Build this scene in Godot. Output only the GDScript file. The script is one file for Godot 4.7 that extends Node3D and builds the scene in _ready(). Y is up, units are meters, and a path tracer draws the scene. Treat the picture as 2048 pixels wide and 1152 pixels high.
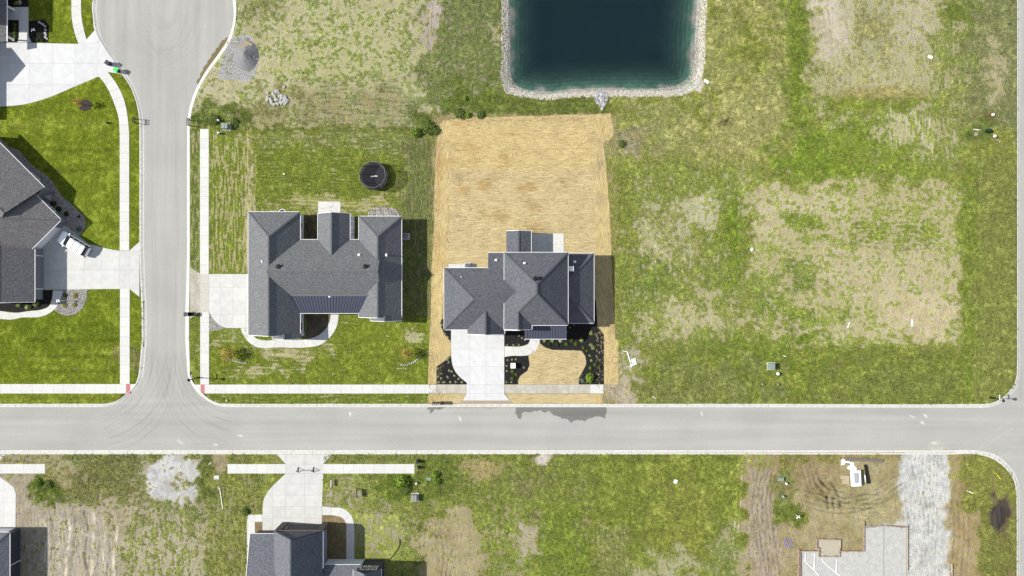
extends Node3D
# A new housing street seen from a drone that hovers 120 m up and looks straight down.
# Plan positions are read off a survey grid: one grid unit is 0.075 m, x to the east, y to the south;
# g(x, y, h) gives the place of a mark that was sighted from the drone at height h above the lots.

const S := 0.075
const EYE := 120.0
const MW := 160.0     # metres covered by the soil map, east-west
const MH := 92.0      # and north-south
const PW := 2048
const PH := 1178
const GAIN := 2.55    # what daylight times exposure makes of a level surface

var M := {}
var counts := {}
var rng := RandomNumberGenerator.new()
var veg := PackedByteArray()
var soil_map := PackedByteArray()
var road_px := PackedVector2Array()
var pond_water := PackedVector2Array()
var pond_bank := PackedVector2Array()

func _ready() -> void:
	rng.seed = 20240611
	# camera: straight down from the drone, the top of the picture to the north
	var cam := Camera3D.new()
	cam.name = "camera"
	add_child(cam)
	cam.position = Vector3(0, EYE, 0)
	cam.rotation = Vector3(-PI / 2, 0, 0)
	cam.fov = rad_to_deg(2.0 * atan(576.0 * S / EYE))
	cam.near = 0.5
	cam.far = 4000.0
	cam.current = true
	# clear afternoon sky, sun in the west
	var sky_m := ProceduralSkyMaterial.new()
	sky_m.sky_top_color = Color(0.58, 0.62, 0.69)
	sky_m.sky_horizon_color = Color(0.77, 0.785, 0.81)
	sky_m.ground_bottom_color = Color(0.25, 0.26, 0.2)
	sky_m.ground_horizon_color = Color(0.5, 0.52, 0.48)
	sky_m.sky_energy_multiplier = 0.94
	var sky := Sky.new()
	sky.sky_material = sky_m
	var env := Environment.new()
	env.background_mode = Environment.BG_SKY
	env.sky = sky
	env.tonemap_mode = Environment.TONE_MAPPER_LINEAR
	env.tonemap_exposure = 1.92
	env.sdfgi_enabled = true
	env.ssao_enabled = true
	env.ssil_enabled = true
	var we := WorldEnvironment.new()
	we.name = "environment"
	we.environment = env
	add_child(we)
	var sun := DirectionalLight3D.new()
	sun.name = "sun"
	add_child(sun)
	var e := deg_to_rad(41.5)
	sun.look_at_from_position(Vector3.ZERO, Vector3(cos(e), -sin(e), 0.07 * cos(e)), Vector3.UP)
	sun.light_energy = 1.5
	sun.light_color = Color(1.0, 0.98, 0.945)
	sun.light_angular_distance = 0.5
	sun.shadow_enabled = true
	# the place
	make_materials()
	pond_lines()
	make_roads()
	make_ground(make_soil())
	kerb(small_street_west(0), small_street_west(1))
	kerb(small_street_east(0), small_street_east(1))
	kerb(south_kerb(0), south_kerb(1))
	make_paving()
	make_straw()
	make_beds()
	make_pond()
	make_houses()
	make_things()
	make_grass()

func make_materials() -> void:
	M.white_trim = mat(Color(0.86, 0.86, 0.86), 0.55)
	M.concrete = []; M.drive = []; M.bright = []; M.dirty = []; M.kerb = []
	for i in 3:
		var t := 1.0 + 0.012 * (i - 1)
		M.concrete.append(grainy(Color(0.635 * t, 0.635 * t, 0.625 * t), Color(0.68 * t, 0.68 * t, 0.67 * t), 3.0, 0.02, 40 + i, 0.2))
		M.drive.append(grainy(Color(0.61 * t, 0.61 * t, 0.60 * t), Color(0.655 * t, 0.655 * t, 0.645 * t), 5.0, 0.014, 44 + i, 0.2))
		M.bright.append(grainy(Color(0.63 * t, 0.632 * t, 0.635 * t), Color(0.67 * t, 0.672 * t, 0.675 * t), 5.0, 0.014, 48 + i, 0.2))
		M.dirty.append(grainy(ph(206, 198, 180), ph(236, 232, 222), 6.0, 0.012, 52 + i, 0.2))
		M.kerb.append(grainy(Color(0.60 * t, 0.595 * t, 0.57 * t), Color(0.70 * t, 0.695 * t, 0.68 * t), 3.0, 0.02, 56 + i, 0.2))
	M.tan_concrete = grainy(ph(226, 220, 206), ph(244, 240, 232), 3.0, 0.02, 59, 0.2)
	M.tactile = grainy(ph(226, 140, 142), ph(238, 160, 160), 0.5, 0.05, 60, 0.5)
	M.mud = grainy(ph(188, 168, 142), ph(214, 198, 174), 2.0, 0.03, 62, 1.0)
	M.mulch = grainy(ph(28, 28, 30), ph(62, 60, 60), 1.2, 0.06, 63, 3.0)
	M.spoil = grainy(ph(52, 48, 46), ph(108, 98, 88), 1.6, 0.05, 77, 3.0)
	M.bark = grainy(ph(66, 58, 56), ph(104, 92, 86), 1.0, 0.06, 64, 3.0)
	M.gravel = grainy(ph(150, 144, 136), ph(212, 208, 200), 1.6, 0.09, 65, 3.0)
	M.gravel_heap = grainy(ph(138, 137, 140), ph(196, 195, 198), 1.4, 0.09, 66, 3.0)
	M.gravel_spread = grainy(ph(186, 184, 180), ph(216, 214, 210), 2.5, 0.06, 67, 2.0)
	M.gravel_pad = grainy(ph(210, 210, 204), ph(236, 236, 231), 5.0, 0.02, 68, 3.0)
	M.tan_gravel = grainy(ph(204, 194, 168), ph(240, 232, 212), 2.0, 0.04, 69, 3.0)
	M.white_stone = grainy(ph(196, 194, 188), ph(246, 244, 240), 0.8, 0.05, 70, 1.0)
	M.tan_stone = grainy(ph(206, 196, 140), ph(236, 228, 180), 0.8, 0.05, 71, 1.0)
	M.stone_wall = grainy(ph(112, 106, 100), ph(150, 144, 138), 0.9, 0.04, 72, 2.0)
	M.gutter = mat(Color(0.72, 0.72, 0.73), 0.55)
	M.shingle_a = shingle_material(142, 145, 149, 1)
	M.shingle_b = shingle_material(124, 127, 135, 2)
	M.shingle_c = shingle_material(150, 148, 150, 3)
	M.shingle_d = shingle_material(134, 138, 147, 4)
	M.cap_a = mat(ph(124, 127, 132), 0.9); M.cap_b = mat(ph(112, 115, 122), 0.9); M.cap_c = mat(ph(126, 124, 127), 0.9); M.cap_d = mat(ph(98, 101, 110), 0.9)
	M.metal_roof = mat(ph(102, 107, 126), 0.5, 0.2); M.metal_seam = mat(ph(70, 74, 92), 0.55, 0.2)
	M.siding_white = siding_material(Color(0.78, 0.79, 0.8), 1)
	M.siding_grey = siding_material(Color(0.44, 0.45, 0.48), 2)
	M.siding_blue = siding_material(Color(0.5, 0.53, 0.58), 3)
	M.siding_dark = siding_material(Color(0.22, 0.23, 0.27), 4)
	M.door = mat(Color(0.25, 0.16, 0.1), 0.6); M.door_grey = mat(Color(0.42, 0.43, 0.46), 0.6)
	M.glass = mat(Color(0.05, 0.06, 0.08), 0.08); M.glass.metallic_specular = 0.6
	M.car_paint = mat(Color(0.88, 0.89, 0.9), 0.3); M.car_paint.clearcoat_enabled = true; M.car_paint.clearcoat = 0.8; M.car_paint.clearcoat_roughness = 0.05
	M.car_glass = mat(Color(0.04, 0.045, 0.055), 0.06); M.car_glass.metallic_specular = 0.6
	M.car_trim = mat(Color(0.2, 0.2, 0.21), 0.4); M.rubber = mat(Color(0.06, 0.06, 0.06), 0.9)
	M.steel = mat(Color(0.6, 0.61, 0.63), 0.4, 0.7)
	M.lamp_glass = mat(Color(0.8, 0.81, 0.8), 0.15); M.red_lens = mat(Color(0.5, 0.04, 0.05), 0.2)
	M.bin_dark = mat(Color(0.16, 0.17, 0.21), 0.6); M.bin_green = mat(Color(0.2, 0.72, 0.3), 0.5); M.bin_navy = mat(Color(0.07, 0.09, 0.2), 0.6); M.bin_grey = mat(Color(0.4, 0.43, 0.5), 0.6)
	M.black_metal = mat(Color(0.07, 0.07, 0.075), 0.5); M.black_gloss = mat(Color(0.05, 0.05, 0.055), 0.35)
	M.black_soft = mat(Color(0.2, 0.2, 0.22), 0.8); M.black_mat = mat(Color(0.13, 0.13, 0.15), 0.85)
	M.grey_green = mat(Color(0.42, 0.47, 0.44), 0.6); M.grey_beige = mat(Color(0.46, 0.46, 0.43), 0.6); M.grey_paint = mat(Color(0.52, 0.53, 0.54), 0.55)
	M.dark_green = mat(Color(0.06, 0.15, 0.12), 0.5)
	M.plywood = grainy(ph(206, 186, 152), ph(232, 214, 184), 1.2, 0.03, 73)
	M.form_wood = [grainy(ph(214, 196, 172), ph(240, 228, 208), 1.0, 0.03, 74), grainy(ph(186, 156, 138), ph(222, 198, 178), 1.0, 0.03, 75)]
	M.grey_wood = grainy(ph(118, 116, 116), ph(164, 160, 158), 1.0, 0.04, 76, 1.0)
	M.white_sheet = mat(Color(0.84, 0.84, 0.86), 0.4)
	M.purple = mat(Color(0.45, 0.4, 0.62), 0.6); M.yellow = mat(Color(0.75, 0.72, 0.25), 0.7)
	M.hose_green = mat(Color(0.5, 0.55, 0.36), 0.6)
	M.bark_brown = mat(Color(0.3, 0.24, 0.18), 0.9)
	M.net = mat(Color(0.07, 0.07, 0.08, 0.45), 0.9)
	M.net.transparency = BaseMaterial3D.TRANSPARENCY_ALPHA
	M.net.cull_mode = BaseMaterial3D.CULL_DISABLED
	M.water = mat(Color(0.03, 0.115, 0.15, 0.17), 0.12)
	M.water.transparency = BaseMaterial3D.TRANSPARENCY_ALPHA
	M.water.metallic_specular = 0.2
	M.tinted = mat(Color.WHITE, 0.95); M.tinted.vertex_color_use_as_albedo = true
	M.blade = mat(Color.WHITE, 0.9); M.blade.vertex_color_use_as_albedo = true; M.blade.cull_mode = BaseMaterial3D.CULL_DISABLED
	M.blade.backlight_enabled = true; M.blade.backlight = Color(0.3, 0.3, 0.2)
	var leaves := {"leaf_green": [104, 128, 46], "leaf_gold": [176, 166, 78], "leaf_dark": [58, 74, 40], "leaf_pale": [164, 178, 110], "leaf_flower": [222, 222, 196], "leaf_bright": [138, 168, 62], "leaf_blue": [108, 132, 120], "leaf_weed": [104, 124, 56], "leaf_small": [176, 182, 140], "leaf_autumn": [178, 158, 74], "leaf_orange": [206, 168, 84], "leaf_red": [120, 62, 60]}
	for k in leaves:
		var c: Array = leaves[k]
		var m := mat(ph(minf(c[0] * 1.12, 255), minf(c[1] * 1.12, 255), minf(c[2] * 1.12, 255)), 0.85)
		m.vertex_color_use_as_albedo = true
		m.cull_mode = BaseMaterial3D.CULL_DISABLED
		m.backlight_enabled = true
		m.backlight = Color(0.25, 0.3, 0.1)
		M[k] = m
	for i in 5: stone_meshes.append(stone_mesh(100 + i))
	var st := new_st()
	var pts := [Vector3(1, 0, 0), Vector3(0.3, 0.1, 0.95), Vector3(-0.8, -0.05, 0.6), Vector3(-0.75, 0.05, -0.7), Vector3(0.35, 0, -0.9)]
	for i in 5:
		var a: Vector3 = pts[i]; var b: Vector3 = pts[(i + 1) % 5]
		face(st, [a, b, Vector3(0.05, 0.7, -0.05)], a + b + Vector3.UP)
		face(st, [a, b, Vector3(0, -0.5, 0)], a + b - Vector3.UP)
	M.pebble = st.commit()
	st = new_st()
	box(st, Vector3(0, 0.15, 0), Vector3(2.2, 0.3, 0.7), Basis(Vector3.BACK, 0.2))
	M.chip = st.commit()


# ---------------------------------------------------------------- small helpers
func g(x: float, y: float, h: float = 0.0) -> Vector3:
	var k := 1.0 - h / EYE
	return Vector3((x - 1024.0) * S * k, h, (y - 576.0) * S * k)

func g2(x: float, y: float, h: float = 0.0) -> Vector2:
	var v := g(x, y, h)
	return Vector2(v.x, v.z)

func lin_of(c: float) -> float:
	var v := c / 255.0
	return v / 12.92 if v <= 0.04045 else pow((v + 0.055) / 1.055, 2.4)

# base colour of a level surface that shows as r, g, b (0 to 255) in this daylight
func ph(r: float, gg: float, b: float) -> Color:
	return Color(lin_of(r) / GAIN, lin_of(gg) / GAIN, lin_of(b) / GAIN).linear_to_srgb()

func mat(c: Color, rough := 0.9, metal := 0.0) -> StandardMaterial3D:
	var m := StandardMaterial3D.new()
	m.albedo_color = c
	m.roughness = rough
	m.metallic = metal
	m.metallic_specular = 0.35
	return m

func noise_tex(size: int, freq: float, seed_: int, lo: Color, hi: Color, octaves := 4, kind := FastNoiseLite.TYPE_SIMPLEX_SMOOTH) -> ImageTexture:
	var n := FastNoiseLite.new()
	n.seed = seed_
	n.noise_type = kind
	n.frequency = freq
	n.fractal_octaves = octaves
	var im := n.get_seamless_image(size, size)
	im.convert(Image.FORMAT_L8)
	var d := im.get_data()
	var out := PackedByteArray()
	out.resize(size * size * 3)
	var r0 := lo.r * 255.0; var g0 := lo.g * 255.0; var b0 := lo.b * 255.0
	var r1 := (hi.r - lo.r); var g1 := (hi.g - lo.g); var b1 := (hi.b - lo.b)
	for i in size * size:
		var t := float(d[i])
		out[i * 3] = int(clampf(r0 + r1 * t, 0, 255))
		out[i * 3 + 1] = int(clampf(g0 + g1 * t, 0, 255))
		out[i * 3 + 2] = int(clampf(b0 + b1 * t, 0, 255))
	return ImageTexture.create_from_image(Image.create_from_data(size, size, false, Image.FORMAT_RGB8, out))

func grey_tex(size: int, freq: float, seed_: int, octaves := 4) -> ImageTexture:
	var n := FastNoiseLite.new()
	n.seed = seed_
	n.frequency = freq
	n.fractal_octaves = octaves
	var im := n.get_seamless_image(size, size)
	im.convert(Image.FORMAT_L8)
	return ImageTexture.create_from_image(im)

# a matt material with grain: colour noise over the surface (metres_per_tile) and a fine relief
func grainy(lo: Color, hi: Color, tile: float, freq: float, seed_: int, relief := 0.0, rough := 0.95) -> StandardMaterial3D:
	var m := mat(Color.WHITE, rough)
	m.albedo_texture = noise_tex(256, freq, seed_, lo, hi)
	m.uv1_triplanar = true
	m.uv1_world_triplanar = true
	m.uv1_scale = Vector3.ONE / tile
	if relief > 0.0:
		m.heightmap_enabled = true
		m.heightmap_texture = grey_tex(256, freq * 2.0, seed_ + 9)
		m.heightmap_scale = relief
	return m

func named(called: String, parent: Node) -> String:
	var key := str(parent.get_instance_id()) + called
	var n: int = counts.get(key, 0)
	counts[key] = n + 1
	return called if n == 0 else "%s_%03d" % [called, n]

func new_st() -> SurfaceTool:
	var st := SurfaceTool.new()
	st.begin(Mesh.PRIMITIVE_TRIANGLES)
	return st

func put_mesh(called: String, mesh: Mesh, m: Material, parent: Node = self) -> MeshInstance3D:
	var o := MeshInstance3D.new()
	o.mesh = mesh
	o.material_override = m
	o.name = named(called, parent)
	parent.add_child(o, true)
	return o

# commits shapes laid out in plan metres as one named mesh; a part keeps its place whatever its parent's origin
func obj(called: String, st: SurfaceTool, m: Material, parent: Node = self) -> MeshInstance3D:
	var o := put_mesh(called, st.commit(), m, parent)
	if parent != self and parent is Node3D:
		var at := Vector3.ZERO
		var p: Node = parent
		while p != self and p != null and p is Node3D:
			at += (p as Node3D).position
			p = p.get_parent()
		o.position = -at
	return o

func tag(o: Node, label: String, category: String, group := "") -> Node:
	o.set_meta("label", label)
	o.set_meta("category", category)
	if group != "":
		o.set_meta("group", group)
	return o

func thing(called: String, at: Vector3, label: String, category: String, group := "") -> Node3D:
	var o := Node3D.new()
	o.name = named(called, self)
	add_child(o, true)
	o.position = at
	tag(o, label, category, group)
	return o

func structure(o: Node) -> Node:
	o.set_meta("kind", "structure")
	return o

func ground_node(called: String) -> Node3D:
	var o := Node3D.new()
	o.name = named(called, self)
	add_child(o, true)
	structure(o)
	return o

func copy_of(o: Node3D, called: String, at: Vector3, turn: float, size: Vector3, label: String, group := "") -> Node3D:
	var c: Node3D = o.duplicate()
	c.name = named(called, self)
	add_child(c, true)
	c.position = at
	c.rotation = Vector3(0, turn, 0)
	c.scale = size
	c.set_meta("label", label)
	if group != "":
		c.set_meta("group", group)
	return c

# ---------------------------------------------------------------- shapes
func tri(st: SurfaceTool, a: Vector3, b: Vector3, c: Vector3, n: Vector3, ua := Vector2.ZERO, ub := Vector2.ZERO, uc := Vector2.ZERO) -> void:
	if (b - a).cross(c - a).dot(n) > 0.0:
		var t := b; b = c; c = t
		var u := ub; ub = uc; uc = u
	st.set_normal(n); st.set_uv(ua); st.add_vertex(a)
	st.set_normal(n); st.set_uv(ub); st.add_vertex(b)
	st.set_normal(n); st.set_uv(uc); st.add_vertex(c)

# a flat convex face turned towards hint; uv in metres along the face, v up its slope
func face(st: SurfaceTool, p: Array, hint: Vector3) -> void:
	var n: Vector3 = Vector3.ZERO
	for i in range(1, p.size() - 1):
		n += (p[i] - p[0]).cross(p[i + 1] - p[0])
	if n.length() < 1e-9:
		return
	n = n.normalized()
	if n.dot(hint) < 0.0:
		n = -n
	var u := Vector3.UP.cross(n)
	u = Vector3.RIGHT if u.length() < 0.02 else u.normalized()
	var v := n.cross(u)
	for i in range(1, p.size() - 1):
		var a: Vector3 = p[0]; var b: Vector3 = p[i]; var c: Vector3 = p[i + 1]
		tri(st, a, b, c, n, Vector2(a.dot(u), -a.dot(v)), Vector2(b.dot(u), -b.dot(v)), Vector2(c.dot(u), -c.dot(v)))

# a box given by its middle, size and turn, tilt about its own axes
func box(st: SurfaceTool, c: Vector3, s: Vector3, basis := Basis.IDENTITY) -> void:
	var h := s * 0.5
	for ax in 3:
		for sg in [-1.0, 1.0]:
			var n := Vector3.ZERO
			n[ax] = sg
			var u := Vector3.ZERO
			u[(ax + 1) % 3] = 1.0
			var v := Vector3.ZERO
			v[(ax + 2) % 3] = 1.0
			var pts := []
			for q in [[-1, -1], [1, -1], [1, 1], [-1, 1]]:
				pts.append(c + basis * ((n + u * q[0] + v * q[1]) * h))
			face(st, pts, basis * n)

# a box with its upper edges chamfered
func cham_box(st: SurfaceTool, c: Vector3, s: Vector3, ch: float, basis := Basis.IDENTITY) -> void:
	var h := s * 0.5
	var rings := [[-h.y, 0.0], [h.y - ch, 0.0], [h.y, ch]]
	var r := []
	for k in rings:
		var row := []
		for q in [[-1, -1], [1, -1], [1, 1], [-1, 1]]:
			row.append(c + basis * Vector3(q[0] * (h.x - k[1]), k[0], q[1] * (h.z - k[1])))
		r.append(row)
	for k in 2:
		for i in 4:
			var j := (i + 1) % 4
			var m: Vector3 = (r[k][i] + r[k][j] + r[k + 1][i] + r[k + 1][j]) * 0.25
			face(st, [r[k][i], r[k][j], r[k + 1][j], r[k + 1][i]], m - c)
	face(st, r[2], basis * Vector3.UP)
	face(st, r[0], basis * Vector3.DOWN)

# a straight tube or cone frustum
func tube(st: SurfaceTool, a: Vector3, b: Vector3, r0: float, r1: float, n := 8, caps := true) -> void:
	var d := (b - a).normalized()
	var u := d.cross(Vector3.UP if absf(d.y) < 0.9 else Vector3.RIGHT).normalized()
	var v := d.cross(u)
	for i in n:
		var t0 := TAU * i / n
		var t1 := TAU * (i + 1) / n
		var e0 := u * cos(t0) + v * sin(t0)
		var e1 := u * cos(t1) + v * sin(t1)
		face(st, [a + e0 * r0, a + e1 * r0, b + e1 * r1, b + e0 * r1], e0 + e1)
		if caps:
			if r1 > 0.001:
				face(st, [b, b + e0 * r1, b + e1 * r1], d)
			if r0 > 0.001:
				face(st, [a, a + e0 * r0, a + e1 * r0], -d)

func hose(st: SurfaceTool, pts: Array, r: float, n := 6) -> void:
	for i in range(pts.size() - 1):
		tube(st, pts[i], pts[i + 1], r, r, n, true)

# a flat polygon with thickness, from plan points in metres
func prism(st: SurfaceTool, poly: PackedVector2Array, y0: float, y1: float, bottom := false) -> void:
	var idx := Geometry2D.triangulate_polygon(poly)
	for i in range(0, idx.size(), 3):
		var a := poly[idx[i]]; var b := poly[idx[i + 1]]; var c := poly[idx[i + 2]]
		tri(st, Vector3(a.x, y1, a.y), Vector3(b.x, y1, b.y), Vector3(c.x, y1, c.y), Vector3.UP, a, b, c)
		if bottom:
			tri(st, Vector3(a.x, y0, a.y), Vector3(b.x, y0, b.y), Vector3(c.x, y0, c.y), Vector3.DOWN, a, b, c)
	if y1 - y0 < 1e-5:
		return
	var cw := 1.0 if Geometry2D.is_polygon_clockwise(poly) else -1.0
	for i in poly.size():
		var a := poly[i]
		var b := poly[(i + 1) % poly.size()]
		var d := b - a
		if d.length() < 1e-5:
			continue
		var n := Vector3(-d.y, 0, d.x) * cw
		face(st, [Vector3(a.x, y0, a.y), Vector3(b.x, y0, b.y), Vector3(b.x, y1, b.y), Vector3(a.x, y1, a.y)], n)

func px_poly(pts: Array) -> PackedVector2Array:
	var out := PackedVector2Array()
	for p in pts:
		out.append(g2(p[0], p[1]))
	return out

func rect_px(x0: float, y0: float, x1: float, y1: float) -> PackedVector2Array:
	return px_poly([[x0, y0], [x1, y0], [x1, y1], [x0, y1]])

# a smooth line through plan marks, n points per span
func smooth(pts: Array, n := 5) -> Array:
	var out := []
	for i in range(pts.size() - 1):
		var a: Vector2 = _v(pts[i]); var b: Vector2 = _v(pts[i + 1])
		var p: Vector2 = _v(pts[i - 1]) if i > 0 else a * 2.0 - b
		var q: Vector2 = _v(pts[i + 2]) if i + 2 < pts.size() else b * 2.0 - a
		var t1 := a.distance_to(b)
		for k in n:
			out.append(a.cubic_interpolate_in_time(b, p, q, float(k) / n, t1, -p.distance_to(a), t1 + b.distance_to(q)))
	out.append(_v(pts[-1]))
	return out

func _v(p) -> Vector2:
	return p if p is Vector2 else Vector2(p[0], p[1])

func line_at(pts: Array, t: float) -> Vector2:
	var total := 0.0
	for i in range(pts.size() - 1):
		total += (_v(pts[i + 1]) - _v(pts[i])).length()
	var want := t * total
	for i in range(pts.size() - 1):
		var d := (_v(pts[i + 1]) - _v(pts[i])).length()
		if want <= d or i == pts.size() - 2:
			return _v(pts[i]).lerp(_v(pts[i + 1]), clampf(want / maxf(d, 1e-6), 0, 1))
		want -= d
	return _v(pts[-1])

func line_len(pts: Array) -> float:
	var total := 0.0
	for i in range(pts.size() - 1):
		total += (_v(pts[i + 1]) - _v(pts[i])).length()
	return total

# an uneven rounded stone
func stone_mesh(seed_: int, flat := 0.7, rough := 0.22) -> ArrayMesh:
	var r := RandomNumberGenerator.new()
	r.seed = seed_
	var n := FastNoiseLite.new()
	n.seed = seed_
	n.frequency = 0.9
	var st := new_st()
	var rows := 5
	var cols := 8
	var pts := []
	for i in rows + 1:
		var row := []
		var la := PI * i / rows - PI / 2
		for j in cols:
			var lo := TAU * (j + (0.5 if i % 2 else 0.0)) / cols
			var d := Vector3(cos(la) * cos(lo), sin(la), cos(la) * sin(lo))
			var k := 1.0 + rough * n.get_noise_3d(d.x * 2.0, d.y * 2.0, d.z * 2.0) * 2.0 + r.randf_range(-0.06, 0.06) * (0.0 if i == 0 or i == rows else 1.0)
			row.append(Vector3(d.x * k, d.y * k * flat, d.z * k))
		pts.append(row)
	for i in rows:
		for j in cols:
			var k := (j + 1) % cols
			var q := [pts[i][j], pts[i][k], pts[i + 1][k], pts[i + 1][j]]
			var c: Vector3 = (q[0] + q[1] + q[2] + q[3]) * 0.25
			face(st, [q[0], q[1], q[2]], c)
			face(st, [q[0], q[2], q[3]], c)
	return st.commit()

# a clump of leaves spread through an uneven dome of radius 1, height 1
func leaf_mesh(seed_: int, leaves: int, leaf: float, hollow := 0.5, spread := 1.0) -> ArrayMesh:
	var r := RandomNumberGenerator.new()
	r.seed = seed_
	var n := FastNoiseLite.new()
	n.seed = seed_
	n.frequency = 1.1
	var st := new_st()
	for i in leaves:
		var d := Vector3(r.randfn(), absf(r.randfn()) * 0.9, r.randfn()).normalized()
		var reach := 1.0 + 0.45 * n.get_noise_3d(d.x * 1.6, d.y * 1.6, d.z * 1.6) * spread
		var p := d * reach * lerpf(hollow, 1.0, sqrt(r.randf()))
		var out := (d + Vector3(r.randfn(), r.randfn() + 0.5, r.randfn()) * 0.55).normalized()
		var side := out.cross(Vector3(r.randfn(), r.randfn(), r.randfn())).normalized()
		var up := side.cross(out)
		var w := leaf * r.randf_range(0.6, 1.2)
		var tone := r.randf_range(0.7, 1.25)
		st.set_color(Color(tone, tone, tone * r.randf_range(0.75, 1.05)))
		var a := p - side * w * 0.5
		var b := p + side * w * 0.5
		var c := p + up * w * 1.5 + out * w * 0.2
		var e := p - up * w * 0.7
		tri(st, a, b, c, out)
		tri(st, a, b, e, out)
	return st.commit()

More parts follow.
